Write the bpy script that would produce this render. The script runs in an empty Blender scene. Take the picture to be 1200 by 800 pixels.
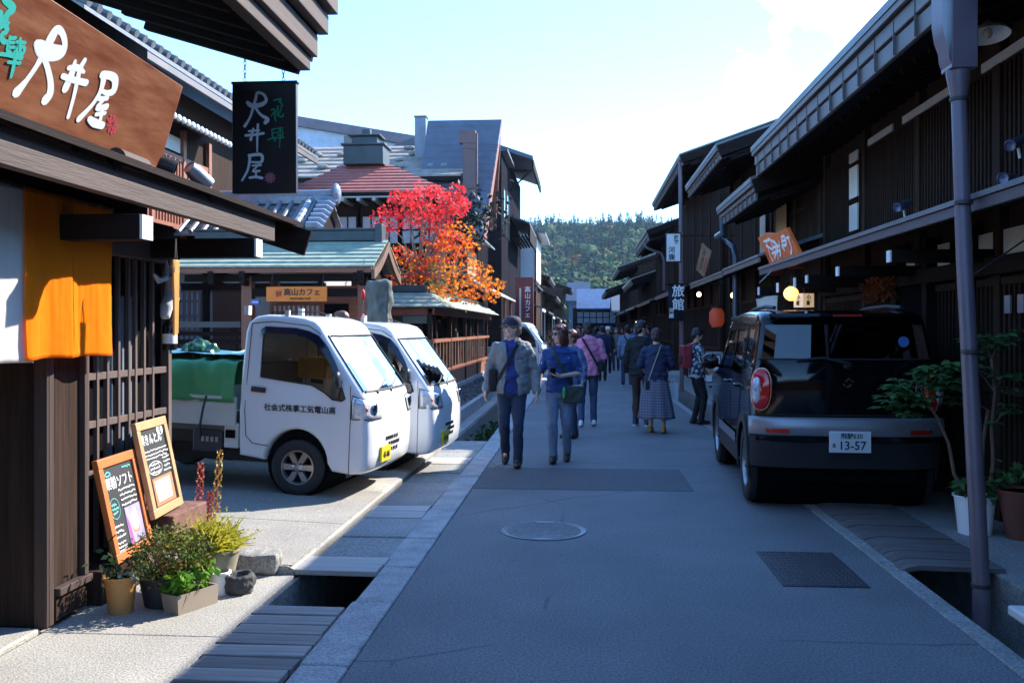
import bpy, bmesh, math, random
from mathutils import Vector, Matrix, noise
from mathutils.geometry import tessellate_polygon
R = math.radians
rnd = random.Random(7)
S = bpy.context.scene
COL = S.collection
# ------------------------------------------------------------------ camera
FPX, EYE, HOR, VPX = 1080.0, 1.54, 385.0, 682.0          # focal length in photo pixels, eye height, horizon row, street vanishing column
YAW = math.atan((VPX - 600) / FPX)
cam = bpy.data.cameras.new('camera'); camo = bpy.data.objects.new('camera', cam); COL.objects.link(camo)
cam.sensor_width = 36; cam.lens = FPX / 1200 * 36; cam.clip_end = 4000; cam.clip_start = .05
cam.shift_y = -(400 - HOR) / 1200
camo.location = (0, 0, EYE); camo.rotation_euler = (R(90), 0, YAW)
S.camera = camo
# ------------------------------------------------------------------ light
SUN = Vector((1.02, 0.90, 1.0)).normalized()              # towards the sun
EL = math.asin(SUN.z); AZ = math.atan2(SUN.x, SUN.y)
W = bpy.data.worlds.new('World'); S.world = W; W.use_nodes = True
nt = W.node_tree; nt.nodes.clear()
def N(tree, t, **kw):
    n = tree.nodes.new(t)
    for k, v in kw.items(): setattr(n, k, v)
    return n
out = N(nt, 'ShaderNodeOutputWorld'); bg = N(nt, 'ShaderNodeBackground'); sky = N(nt, 'ShaderNodeTexSky')
sky.sky_type = 'NISHITA'; sky.sun_disc = False; sky.sun_elevation = EL; sky.sun_rotation = AZ
sky.air_density = 1.0; sky.dust_density = 0.0; sky.ozone_density = 6.0
bg.inputs[1].default_value = 0.15
# clouds: bright cumulus high over the right-hand roofs, thin scraps elsewhere
tc = N(nt, 'ShaderNodeTexCoord')
nz = N(nt, 'ShaderNodeTexNoise'); nz.inputs['Scale'].default_value = 5.5; nz.inputs['Detail'].default_value = 9; nz.inputs['Roughness'].default_value = .58
nt.links.new(tc.outputs['Generated'], nz.inputs['Vector'])
def cloud_mask(direction, inner, outer):
    d = N(nt, 'ShaderNodeVectorMath', operation='DOT_PRODUCT'); nt.links.new(tc.outputs['Generated'], d.inputs[0]); d.inputs[1].default_value = Vector(direction).normalized()
    m = N(nt, 'ShaderNodeMapRange'); m.inputs[1].default_value = outer; m.inputs[2].default_value = inner; m.inputs[3].default_value = 0; m.inputs[4].default_value = 1
    nt.links.new(d.outputs['Value'], m.inputs[0]); return m
m1 = cloud_mask((.33, .93, .37), .995, .95)
a1 = N(nt, 'ShaderNodeMath', operation='MULTIPLY_ADD'); nt.links.new(m1.outputs[0], a1.inputs[0]); a1.inputs[1].default_value = .33; nt.links.new(nz.outputs['Fac'], a1.inputs[2])
r1 = N(nt, 'ShaderNodeMapRange'); r1.inputs[1].default_value = .70; r1.inputs[2].default_value = .90
nt.links.new(a1.outputs[0], r1.inputs[0])
mixc = N(nt, 'ShaderNodeMixRGB'); mixc.inputs[2].default_value = (9.5, 9.6, 9.8, 1)
tint = N(nt, 'ShaderNodeMixRGB', blend_type='MULTIPLY'); tint.inputs[0].default_value = 1; tint.inputs[2].default_value = (.79, .97, 1.06, 1); nt.links.new(sky.outputs[0], tint.inputs[1])   # the camera's cool white balance
nt.links.new(r1.outputs[0], mixc.inputs[0]); nt.links.new(tint.outputs[0], mixc.inputs[1])
nt.links.new(mixc.outputs[0], bg.inputs[0]); nt.links.new(bg.outputs[0], out.inputs[0])
sl = bpy.data.lights.new('sun', 'SUN'); sl.energy = 3.2; sl.angle = R(.53); sl.color = (1, .93, .82)
so = bpy.data.objects.new('sun', sl); COL.objects.link(so); so.rotation_euler = SUN.to_track_quat('Z', 'Y').to_euler(); so.location = (20, 15, 30)
S.view_settings.view_transform = 'Standard'; S.view_settings.look = 'None'; S.view_settings.gamma = 1; S.view_settings.exposure = 2.0
S.render.engine = 'CYCLES'; S.cycles.max_bounces = 6; S.cycles.transparent_max_bounces = 12; S.cycles.caustics_reflective = False; S.cycles.caustics_refractive = False; S.cycles.sample_clamp_indirect = 6
# ------------------------------------------------------------------ measuring: a photo pixel to a place in the street
ca, sa = math.cos(YAW), math.sin(YAW)
def ray(x, y):
    u = (x - 600) / FPX; return Vector((u * ca - sa, u * sa + ca, (HOR - y) / FPX))
def G(x, y, z=0):
    r = ray(x, y); t = (z - EYE) / r.z; return Vector((r.x * t, r.y * t, z))
def PX(x, y, X):
    r = ray(x, y); t = X / r.x; return Vector((X, r.y * t, EYE + r.z * t))
def PY(x, y, Y):
    r = ray(x, y); t = Y / r.y; return Vector((r.x * t, Y, EYE + r.z * t))
# ------------------------------------------------------------------ materials
def M(name, col, rough=.6, metal=0, var=.18, vs=3., bump=0, bs=40, grain=None, col2=None, spec=.5, coat=0, fine=0, rv=.1, emit=None, es=0):
    m = bpy.data.materials.new(name); m.use_nodes = True; t = m.node_tree; b = t.nodes['Principled BSDF']; L = t.links.new
    b.inputs['Roughness'].default_value = rough; b.inputs['Metallic'].default_value = metal; b.inputs['Specular IOR Level'].default_value = spec
    b.inputs['Coat Weight'].default_value = coat; b.inputs['Coat Roughness'].default_value = .04
    c = N(t, 'ShaderNodeTexCoord'); mp = N(t, 'ShaderNodeMapping'); L(c.outputs['Object'], mp.inputs[0])
    if grain: mp.inputs['Scale'].default_value = grain
    n1 = N(t, 'ShaderNodeTexNoise'); n1.inputs['Scale'].default_value = vs; n1.inputs['Detail'].default_value = 7; n1.inputs['Roughness'].default_value = .62
    L(mp.outputs[0], n1.inputs['Vector'])
    mr = N(t, 'ShaderNodeMapRange'); mr.inputs[1].default_value = .28; mr.inputs[2].default_value = .72; L(n1.outputs['Fac'], mr.inputs[0])
    mx = N(t, 'ShaderNodeMixRGB'); L(mr.outputs[0], mx.inputs[0])
    c1 = [max(0, x * (1 - var)) for x in col]; c2 = col2 or [min(1, x * (1 + var)) for x in col]
    mx.inputs[1].default_value = (*c1, 1); mx.inputs[2].default_value = (*c2, 1)
    src = mx.outputs[0]
    if fine:
        n3 = N(t, 'ShaderNodeTexNoise'); n3.inputs['Scale'].default_value = fine; n3.inputs['Detail'].default_value = 2; L(c.outputs['Object'], n3.inputs['Vector'])
        m3 = N(t, 'ShaderNodeMapRange'); m3.inputs[1].default_value = .3; m3.inputs[2].default_value = .7; m3.inputs[3].default_value = .62; m3.inputs[4].default_value = 1.38; L(n3.outputs['Fac'], m3.inputs[0])
        mm = N(t, 'ShaderNodeMixRGB', blend_type='MULTIPLY'); mm.inputs[0].default_value = 1; L(src, mm.inputs[1]); L(m3.outputs[0], mm.inputs[2]); src = mm.outputs[0]
    oi = N(t, 'ShaderNodeObjectInfo'); m4 = N(t, 'ShaderNodeMapRange'); m4.inputs[3].default_value = 1 - rv; m4.inputs[4].default_value = 1 + rv; L(oi.outputs['Random'], m4.inputs[0])
    mo = N(t, 'ShaderNodeMixRGB', blend_type='MULTIPLY'); mo.inputs[0].default_value = 1; L(src, mo.inputs[1]); L(m4.outputs[0], mo.inputs[2])
    L(mo.outputs[0], b.inputs['Base Color'])
    if bump:
        n2 = N(t, 'ShaderNodeTexNoise'); n2.inputs['Scale'].default_value = bs; n2.inputs['Detail'].default_value = 6; L(mp.outputs[0], n2.inputs['Vector'])
        bp = N(t, 'ShaderNodeBump'); bp.inputs['Strength'].default_value = bump; bp.inputs['Distance'].default_value = .01; L(n2.outputs['Fac'], bp.inputs['Height']); L(bp.outputs[0], b.inputs['Normal'])
        rr = N(t, 'ShaderNodeMapRange'); rr.inputs[3].default_value = max(.05, rough - .12); rr.inputs[4].default_value = min(1, rough + .12); L(n1.outputs['Fac'], rr.inputs[0]); L(rr.outputs[0], b.inputs['Roughness'])
    if emit:
        b.inputs['Emission Color'].default_value = (*emit, 1); b.inputs['Emission Strength'].default_value = es
    return m
def asphalt(m, wear=(.30, .31, .32)):                       # cracks, stains and dusty edges on top of the speckle
    t = m.node_tree; b = t.nodes['Principled BSDF']; L = t.links.new; src = b.inputs['Base Color'].links[0].from_socket; c = N(t, 'ShaderNodeTexCoord')
    n = N(t, 'ShaderNodeTexNoise'); n.inputs['Scale'].default_value = .9; n.inputs['Detail'].default_value = 5; L(c.outputs['Object'], n.inputs['Vector'])
    ds = N(t, 'ShaderNodeMixRGB'); ds.inputs[0].default_value = .12; L(c.outputs['Object'], ds.inputs[1]); n2 = N(t, 'ShaderNodeTexNoise'); n2.inputs['Scale'].default_value = 2.2; n2.inputs['Detail'].default_value = 6; L(c.outputs['Object'], n2.inputs['Vector']); L(n2.outputs['Color'], ds.inputs[2])
    v = N(t, 'ShaderNodeTexVoronoi', feature='DISTANCE_TO_EDGE'); v.inputs['Scale'].default_value = .42; L(ds.outputs[0], v.inputs['Vector']); cr = N(t, 'ShaderNodeMapRange'); cr.inputs[1].default_value = .0; cr.inputs[2].default_value = .006; cr.inputs[3].default_value = .55; cr.inputs[4].default_value = 1; L(v.outputs['Distance'], cr.inputs[0])
    k = N(t, 'ShaderNodeMapRange'); k.inputs[1].default_value = .50; k.inputs[2].default_value = .56; L(n.outputs['Fac'], k.inputs[0]); mk = N(t, 'ShaderNodeMixRGB'); L(k.outputs[0], mk.inputs[0]); mk.inputs[1].default_value = (1, 1, 1, 1); L(cr.outputs[0], mk.inputs[2])
    s = N(t, 'ShaderNodeMapRange'); s.inputs[1].default_value = .3; s.inputs[2].default_value = .7; s.inputs[3].default_value = .84; s.inputs[4].default_value = 1.14; L(n.outputs['Fac'], s.inputs[0])
    sp = N(t, 'ShaderNodeTexNoise'); sp.inputs['Scale'].default_value = 5; sp.inputs['Detail'].default_value = 3; L(c.outputs['Object'], sp.inputs['Vector']); sq = N(t, 'ShaderNodeMapRange'); sq.inputs[1].default_value = .70; sq.inputs[2].default_value = .78; sq.inputs[3].default_value = 1; sq.inputs[4].default_value = .72; L(sp.outputs['Fac'], sq.inputs[0])
    for f in (mk.outputs[0], s.outputs[0], sq.outputs[0]): mm = N(t, 'ShaderNodeMixRGB', blend_type='MULTIPLY'); mm.inputs[0].default_value = 1; L(src, mm.inputs[1]); L(f, mm.inputs[2]); src = mm.outputs[0]
    L(src, b.inputs['Base Color'])
def glass_mat(name, tint, refl=.0):
    m = bpy.data.materials.new(name); m.use_nodes = True; t = m.node_tree; t.nodes.clear(); L = t.links.new
    o = N(t, 'ShaderNodeOutputMaterial'); mix = N(t, 'ShaderNodeMixShader'); tr = N(t, 'ShaderNodeBsdfTransparent'); gl = N(t, 'ShaderNodeBsdfGlossy'); fr = N(t, 'ShaderNodeFresnel')
    tr.inputs[0].default_value = (*tint, 1); gl.inputs['Roughness'].default_value = .02; fr.inputs[0].default_value = 1.52
    ad = N(t, 'ShaderNodeMath', operation='ADD'); ad.inputs[1].default_value = refl; L(fr.outputs[0], ad.inputs[0])
    L(ad.outputs[0], mix.inputs[0]); L(tr.outputs[0], mix.inputs[1]); L(gl.outputs[0], mix.inputs[2]); L(mix.outputs[0], o.inputs[0]); return m
def two_tone(name, a, b, rough, tr=.35):                   # leaves that let some light through
    m = bpy.data.materials.new(name); m.use_nodes = True; t = m.node_tree; t.nodes.clear(); L = t.links.new
    o = N(t, 'ShaderNodeOutputMaterial'); mix = N(t, 'ShaderNodeMixShader'); d = N(t, 'ShaderNodeBsdfPrincipled'); d.inputs['Specular IOR Level'].default_value = .2; tl = N(t, 'ShaderNodeBsdfTranslucent')
    g = N(t, 'ShaderNodeNewGeometry'); mx = N(t, 'ShaderNodeMixRGB'); mx.inputs[1].default_value = (*a, 1); mx.inputs[2].default_value = (*b, 1)
    L(g.outputs['Random Per Island'], mx.inputs[0]); d.inputs['Roughness'].default_value = rough
    L(mx.outputs[0], d.inputs['Base Color']); L(mx.outputs[0], tl.inputs[0]); mix.inputs[0].default_value = tr
    L(d.outputs[0], mix.inputs[1]); L(tl.outputs[0], mix.inputs[2]); L(mix.outputs[0], o.inputs[0]); return m
V_, H_Y, H_X = (9, 9, .5), (9, .5, 9), (.5, 9, 9)           # grain running up, along the street, across the street
m_asph = M('asphalt', (.185, .192, .20), .85, var=.12, vs=.8, bump=.8, bs=130, fine=75)
asphalt(m_asph)
m_patch = M('asphalt_patch', (.085, .088, .095), .8, var=.12, vs=1.5, bump=.6, bs=150, fine=80)
m_conc = M('aggregate_concrete', (.28, .265, .235), .85, var=.14, vs=2.2, bump=.5, bs=110, fine=85)
m_plaza = M('worn_concrete', (.27, .26, .24), .85, var=.3, vs=1.3, bump=.4, bs=90, fine=70)
m_slab = M('ditch_slab', (.25, .25, .24), .85, var=.2, vs=2.5, bump=.5, bs=80, fine=60)
m_gran = M('granite', (.30, .305, .31), .8, var=.3, vs=5, bump=.7, bs=45, fine=90)
m_earth = M('ditch_earth', (.03, .028, .024), .9, var=.4, vs=4, bump=.6, bs=20)
m_stone = M('rough_stone', (.23, .225, .205), .9, var=.35, vs=6, bump=.9, bs=22, fine=60)
m_lava = M('lava_stone', (.055, .055, .055), .95, var=.5, vs=25, bump=1, bs=40)
m_moss = M('mossy_stone', (.05, .055, .045), .95, var=.4, vs=5, bump=.9, bs=18, col2=(.20, .205, .175), grain=(1, 1, .4))
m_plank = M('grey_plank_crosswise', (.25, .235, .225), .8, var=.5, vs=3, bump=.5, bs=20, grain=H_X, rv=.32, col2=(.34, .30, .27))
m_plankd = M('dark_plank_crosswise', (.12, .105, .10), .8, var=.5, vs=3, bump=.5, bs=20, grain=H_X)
m_plankp = M('pale_plank_crosswise', (.42, .40, .38), .8, var=.25, vs=3, bump=.5, bs=20, grain=H_X)
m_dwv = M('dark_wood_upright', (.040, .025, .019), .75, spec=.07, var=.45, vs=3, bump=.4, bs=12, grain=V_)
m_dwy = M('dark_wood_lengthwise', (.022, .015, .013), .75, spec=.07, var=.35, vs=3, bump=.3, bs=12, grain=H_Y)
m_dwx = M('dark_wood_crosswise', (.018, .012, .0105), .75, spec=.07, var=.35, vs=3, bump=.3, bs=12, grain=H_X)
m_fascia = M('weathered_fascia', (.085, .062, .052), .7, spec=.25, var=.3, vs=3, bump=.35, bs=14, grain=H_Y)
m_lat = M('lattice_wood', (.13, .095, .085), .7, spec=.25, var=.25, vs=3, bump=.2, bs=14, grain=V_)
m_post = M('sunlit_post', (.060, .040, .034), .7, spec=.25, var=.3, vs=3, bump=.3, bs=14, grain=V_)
m_gut = M('gutter_metal', (.145, .122, .115), .5, .3, var=.15, vs=2, bump=.15, bs=10)
m_pipe = M('plum_pipe', (.14, .10, .12), .38, 0, var=.12, vs=2.5, bump=.05, bs=12)
m_brown = M('red_brown_wood', (.24, .085, .045), .55, var=.3, vs=3, bump=.3, bs=14, grain=H_X)
m_brownv = M('red_brown_wood_upright', (.23, .078, .042), .55, var=.3, vs=3, bump=.3, bs=14, grain=V_)
m_plaster = M('white_plaster', (.62, .61, .58), .9, var=.08, vs=2, bump=.2, bs=30)
m_tan = M('tan_plaster', (.45, .30, .15), .9, var=.12, vs=2)
m_white = M('white_paint', (.80, .80, .80), .5, var=.04, vs=6)
m_black = M('black_plastic', (.012, .012, .013), .5, var=.2)
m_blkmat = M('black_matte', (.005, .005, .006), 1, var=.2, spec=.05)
m_rubber = M('tyre_rubber', (.02, .02, .021), .8, var=.2, bump=.2, bs=60)
m_steel = M('steel', (.45, .45, .46), .35, .9, var=.1)
m_iron = M('cast_iron', (.055, .05, .055), .55, .5, var=.25, vs=12, bump=.4, bs=50)
m_chrome = M('chrome', (.50, .50, .52), .15, 1, var=.03)
m_tile = M('grey_tile', (.13, .135, .145), .45, var=.25, vs=5, bump=.2, bs=20)
m_tilew = M('pale_tile_end', (.66, .66, .66), .55, var=.12, vs=8)
m_copper = M('verdigris_copper', (.24, .31, .24), .7, var=.25, vs=5, bump=.15, bs=15, col2=(.36, .42, .34), spec=.2)
m_copperd = M('dark_copper', (.035, .05, .055), .5, var=.3, vs=4)
m_redroof = M('red_shingle', (.40, .12, .095), .65, var=.25, vs=6, bump=.2, bs=20)
m_glass = glass_mat('car_glass', (.55, .60, .60), .02)
m_wsglass = glass_mat('windscreen_glass', (.42, .47, .48), .22)
m_glassd = glass_mat('dark_glass', (.02, .022, .028), .05)
m_shoji = M('shoji_pane', (.50, .50, .56), .35, var=.05)
def grey(v): return (v, v, v)
# ------------------------------------------------------------------ mesh building
Z3 = Vector((0, 0, 1))
def frame(o, xd, up):
    x = Vector(xd).normalized(); z = x.cross(Vector(up)).normalized(); y = z.cross(x)
    m = Matrix((x, y, z)).transposed().to_4x4(); m.translation = Vector(o); return m
class MB:
    def __init__(s): s.v = []; s.f = []; s.m = []; s.c = 0
    def mat(s, i): s.c = i; return s
    def add(s, vs, fs, T=None):
        o = len(s.v)
        s.v += [(T @ Vector(p)) if T else Vector(p) for p in vs]
        for f in fs: s.f.append([o + i for i in f]); s.m.append(s.c)
        return s
    def bx(s, x0, x1, y0, y1, z0, z1, T=None):
        p = [(x0, y0, z0), (x1, y0, z0), (x1, y1, z0), (x0, y1, z0), (x0, y0, z1), (x1, y0, z1), (x1, y1, z1), (x0, y1, z1)]
        return s.add(p, [(0, 3, 2, 1), (4, 5, 6, 7), (0, 1, 5, 4), (1, 2, 6, 5), (2, 3, 7, 6), (3, 0, 4, 7)], T)
    def bar(s, a, b, w, h, up=Z3):                          # a square bar from a to b, w wide, h high
        a = Vector(a); b = Vector(b); d = b - a; L = d.length; d.normalize(); up = Vector(up)
        if abs(d.dot(up)) > .99: up = Vector((0, 1, 0))
        x = d.cross(up).normalized(); y = x.cross(d)
        T = Matrix((x, d, y)).transposed().to_4x4(); T.translation = a
        return s.bx(-w / 2, w / 2, 0, L, -h / 2, h / 2, T)
    def tube(s, pts, r, n=8, cap=True):
        pts = [Vector(p) for p in pts]; k = len(pts); rs = r if isinstance(r, (list, tuple)) else [r] * k
        vs = []; px = None
        for i, p in enumerate(pts):
            d = (pts[min(i + 1, k - 1)] - pts[max(i - 1, 0)]).normalized()
            if px is None:
                px = d.cross(Z3)
                if px.length < .05: px = Vector((1, 0, 0))
            px = (px - d * px.dot(d)).normalized(); q = d.cross(px)
            for j in range(n):
                t = 2 * math.pi * j / n; vs.append(p + (px * math.cos(t) + q * math.sin(t)) * rs[i])
        fs = [(i * n + j, i * n + (j + 1) % n, (i + 1) * n + (j + 1) % n, (i + 1) * n + j) for i in range(k - 1) for j in range(n)]
        if cap: fs += [tuple(range(n))[::-1], tuple((k - 1) * n + j for j in range(n))]
        return s.add(vs, fs)
    def lathe(s, prof, n=20, T=None, sq=1.0):               # prof: (radius, z)
        vs = []; k = len(prof)
        for r, z in prof:
            for j in range(n):
                t = 2 * math.pi * j / n; vs.append((r * math.cos(t), r * math.sin(t) * sq, z))
        fs = [(i * n + j, i * n + (j + 1) % n, (i + 1) * n + (j + 1) % n, (i + 1) * n + j) for i in range(k - 1) for j in range(n)]
        if prof[0][0] > 1e-4: fs.append(tuple(range(n))[::-1])
        if prof[-1][0] > 1e-4: fs.append(tuple((k - 1) * n + j for j in range(n)))
        return s.add(vs, fs, T)
    def prism(s, poly, z0, z1, T=None, holes=()):           # outline in local x,y, thickness z0..z1, may have holes
        loops = [list(poly)] + [list(h) for h in holes]; flat = [p for l in loops for p in l]; n = len(flat)
        tri = tessellate_polygon([[Vector((p[0], p[1], 0)) for p in l] for l in loops])
        vs = [(p[0], p[1], z0) for p in flat] + [(p[0], p[1], z1) for p in flat]; fs = []
        for a, b, c in tri:
            A, B, C_ = flat[a], flat[b], flat[c]
            if (B[0] - A[0]) * (C_[1] - A[1]) - (B[1] - A[1]) * (C_[0] - A[0]) < 0: b, c = c, b
            fs += [(a + n, b + n, c + n), (a, c, b)]
        o = 0
        for li, l in enumerate(loops):
            k = len(l); area = sum(l[i][0] * l[(i + 1) % k][1] - l[(i + 1) % k][0] * l[i][1] for i in range(k))
            flip = (area < 0) != (li > 0 and False)
            for i in range(k):
                q = (o + i, o + (i + 1) % k, o + (i + 1) % k + n, o + i + n)
                hole = li > 0
                fs.append(q if ((area > 0) != hole) else q[::-1])
            o += k
        return s.add(vs, fs, T)
    def grid(s, P, closed=False):                           # P: rows of points
        k = len(P[0]); vs = [p for r in P for p in r]; fs = []
        for i in range(len(P) - 1):
            for j in range(k if closed else k - 1):
                fs.append((i * k + j, i * k + (j + 1) % k, (i + 1) * k + (j + 1) % k, (i + 1) * k + j))
        return s.add(vs, fs)
    def ell(s, c, r, n=12, m=8, T=None):
        c = Vector(c); rx, ry, rz = r if isinstance(r, (tuple, list)) else (r, r, r); vs = [(c.x, c.y, c.z - rz)]
        for i in range(1, m):
            a = -math.pi / 2 + math.pi * i / m
            for j in range(n):
                t = 2 * math.pi * j / n; vs.append((c.x + rx * math.cos(a) * math.cos(t), c.y + ry * math.cos(a) * math.sin(t), c.z + rz * math.sin(a)))
        vs.append((c.x, c.y, c.z + rz)); fs = [(0, 1 + (j + 1) % n, 1 + j) for j in range(n)]
        for i in range(m - 2):
            for j in range(n): a = 1 + i * n; fs.append((a + j, a + (j + 1) % n, a + n + (j + 1) % n, a + n + j))
        e = len(vs) - 1; a = 1 + (m - 2) * n; fs += [(e, a + j, a + (j + 1) % n) for j in range(n)]
        return s.add(vs, fs, T)
    def stroke(s, pts, ws, T, t=.0012, n=5):                 # a brush stroke: smooth path with a width at each point
        s.k = getattr(s, 'k', 0) + 1; t += .00022 * (s.k % 40)
        P = [Vector((p[0], p[1], 0)) for p in pts]; k = len(P); Q = []; Wd = []
        for i in range(k - 1):
            p0, p1, p2, p3 = P[max(i - 1, 0)], P[i], P[i + 1], P[min(i + 2, k - 1)]
            for j in range(n):
                u = j / n
                Q.append(.5 * ((2 * p1) + (p2 - p0) * u + (2 * p0 - 5 * p1 + 4 * p2 - p3) * u * u + (3 * p1 - p0 - 3 * p2 + p3) * u ** 3)); Wd.append(ws[i] * (1 - u) + ws[i + 1] * u)
        Q.append(P[-1]); Wd.append(ws[-1]); A = []; B = []
        for i, q in enumerate(Q):
            d = (Q[min(i + 1, len(Q) - 1)] - Q[max(i - 1, 0)]).normalized(); nn = Vector((-d.y, d.x, 0)) * Wd[i] / 2; A.append(q + nn); B.append(q - nn)
        for i in range(len(Q) - 1):
            q = [A[i], B[i], B[i + 1], A[i + 1]]; s.add([(p.x, p.y, t + i * 2e-6) for p in q], [(0, 1, 2, 3)], T)
        for c, w in ((Q[0], Wd[0]), (Q[-1], Wd[-1])):
            s.add([(c.x + w / 2 * math.cos(a), c.y + w / 2 * math.sin(a), t + .00011) for a in [2 * math.pi * j / 8 for j in range(8)]], [tuple(range(8))], T)
        return s
    def text(s, body, size, T, ext=.0015, bold=0, vertical=False, lead=1.05):
        if vertical:
            n = len(body)
            for i, ch in enumerate(body): s.text(ch, size, T @ Matrix.Translation((0, ((n - 1) / 2 - i) * size * lead, 0)), ext, bold)
            return s
        cu = bpy.data.curves.new('t', 'FONT'); cu.body = body; cu.size = size; cu.extrude = ext; cu.offset = bold; cu.align_x = 'CENTER'; cu.resolution_u = 2
        o = bpy.data.objects.new('t', cu); COL.objects.link(o); dg = bpy.context.evaluated_depsgraph_get(); me = o.evaluated_get(dg).to_mesh()
        vs = [v.co.copy() for v in me.vertices]; fs = [tuple(p.vertices) for p in me.polygons]; o.evaluated_get(dg).to_mesh_clear()
        bpy.data.objects.remove(o); bpy.data.curves.remove(cu)
        if vs:
            lo = min(v.y for v in vs); hi = max(v.y for v in vs); l = min(v.x for v in vs); r = max(v.x for v in vs); d = Vector(((l + r) / 2, (lo + hi) / 2, -ext))
            s.add([v - d for v in vs], fs, T)
        return s
    def build(s, name, mats, parent=None, bevel=0, smooth=38, world=True, seg=2):
        me = bpy.data.meshes.new(name); o = bpy.data.objects.new(name, me); COL.objects.link(o)
        off = Vector((0, 0, 0))
        if parent is not None:
            o.parent = parent
            if world:
                p = parent
                while p is not None: off += p.location; p = p.parent
        elif world is not True and world is not False: off = Vector(world); o.location = off
        me.from_pydata([tuple(v - off) for v in s.v], [], s.f)
        for m in (mats if isinstance(mats, (list, tuple)) else [mats]): me.materials.append(m)
        me.polygons.foreach_set('material_index', s.m); me.update()
        if smooth:
            me.polygons.foreach_set('use_smooth', [True] * len(s.f)); me.set_sharp_from_angle(angle=R(smooth))
        if bevel:
            md = o.modifiers.new('b', 'BEVEL'); md.width = bevel; md.segments = seg; md.limit_method = 'ANGLE'; md.angle_limit = R(40); md.harden_normals = False
        return o
def tag(o, label=None, cat=None, group=None, kind=None):
    if label: o['label'] = label
    if cat: o['category'] = cat
    if group: o['group'] = group
    if kind: o['kind'] = kind
    return o
def thing(name, label, cat, loc=(0, 0, 0), rotz=0, group=None):
    o = bpy.data.objects.new(name, None); COL.objects.link(o); o.empty_display_size = .1; o.location = loc; o.rotation_euler = (0, 0, rotz); return tag(o, label, cat, group)
def copy_tree(o, parent=None):
    c = o.copy(); COL.objects.link(c)
    if parent: c.parent = parent
    for ch in list(o.children): copy_tree(ch, c)
    return c
def remesh(mb, voxel, smooth=4, amp=0, scale=6., seed=0, fold=None):   # melts overlapping pieces into one continuous skin
    me = bpy.data.meshes.new('r'); me.from_pydata([tuple(v) for v in mb.v], [], mb.f); o = bpy.data.objects.new('r', me); COL.objects.link(o)
    md = o.modifiers.new('r', 'REMESH'); md.mode = 'VOXEL'; md.voxel_size = voxel
    if smooth: ms = o.modifiers.new('s', 'SMOOTH'); ms.factor = .5; ms.iterations = smooth
    dg = bpy.context.evaluated_depsgraph_get(); ev = o.evaluated_get(dg); m2 = ev.to_mesh()
    r = MB(); r.v = [v.co.copy() for v in m2.vertices]; r.f = [list(p.vertices) for p in m2.polygons]; r.m = [0] * len(r.f); nor = [v.normal.copy() for v in m2.vertices]
    ev.to_mesh_clear(); bpy.data.objects.remove(o); bpy.data.meshes.remove(me)
    if amp:
        sv = Vector((seed * 7.3, seed * 3.1, seed * 1.7))
        for i, v in enumerate(r.v):
            q = v * scale if fold is None else Vector((v.x * fold[0], v.y * fold[1], v.z * fold[2]))
            r.v[i] = v + nor[i] * amp * (noise.noise(q + sv) + .5 * noise.noise(q * 2.3 + sv))
    return r
def leaf(mb, p, size, rn, up=.5, shape=0):
    n = Vector((rn.gauss(0, 1), rn.gauss(0, 1), rn.gauss(0, 1) + up)).normalized(); x = n.orthogonal().normalized(); x.rotate(Matrix.Rotation(rn.uniform(0, 6.28), 3, n)); y = n.cross(x); p = Vector(p)
    if shape == 0: q = [p - x * size * .5, p + y * size * .28 + n * size * .06, p + x * size * .5, p - y * size * .28 + n * size * .06]
    else:
        q = []
        for i in range(10):
            a = 2 * math.pi * i / 10; r_ = size * (.55 if i % 2 == 0 else .24); q.append(p + x * r_ * math.cos(a) + y * r_ * math.sin(a))
    mb.add(q, [tuple(range(len(q)))])
def struct(name, mb, mat, **kw): return tag(mb.build(name, mat, **kw), kind='structure')
# ================================================================== GROUND
g = MB(); g.add([(-1500, -300, -.56), (1500, -300, -.56), (1500, 2500, -.56), (-1500, 2500, -.56)], [(0, 1, 2, 3)]); struct('ground', g, m_earth)
g = MB(); g.bx(-1.05, 1.93, -6, 140, -.5, 0); struct('road', g, m_asph)
g = MB(); g.bx(-1.045, 1.06, 8.83, 10.17, 0, .004); struct('road_patch', g, m_patch)
g = MB()
y = -1.0
while y < 60:
    L = rnd.uniform(.75, 1.15)
    if not (5.45 < y < 5.5): g.bx(-1.285 + rnd.uniform(-.012, .012), -1.056, y, y + L - .008, -.5, .012 + rnd.uniform(-.004, .004))
    y += L
struct('kerb', g, m_gran, bevel=.012)
g = MB()
y = -1.0
while y < 60:
    L = rnd.uniform(.8, 1.2); g.bx(1.936, 2.05, y, y + L - .006, -.5, .006 + rnd.uniform(-.002, .003)); y += L
struct('kerb', g, m_slab, bevel=.008)
# pavement in front of the left shop, in cast slabs, and the raised plaza beyond it
g = MB()
for y0, y1 in ((-6, 1.6), (1.606, 4.486), (4.492, 5.64)): g.bx(-9, -1.792, y0, y1, -.5, 0)
struct('pavement', g, m_conc, bevel=.006)
g = MB(); g.bx(-2.98, -2.72, -3, 4.45, 0, .035); struct('shop_step', g, m_conc, bevel=.01)
def plz(x): return .05 + .04 * min(max(-1.8 - x, 0), 3.2)
g = MB(); xs = [-1.8, -1.84, -2.2, -2.6, -3, -4, -5, -7, -20]
P = [[(x, y, plz(x) if i else .03) for i, x in enumerate(xs)] for y in (5.66, 8, 11, 13.2)]
g.grid(P); g.grid([[(x, 5.66, -.3) for x in xs], P[0]]); g.grid([[(-1.8, yy, -.5) for yy in (5.66, 13.2)], [(-1.8, yy, .03) for yy in (5.66, 13.2)]])
struct('plaza', g, m_plaza)
g = MB()
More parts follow.
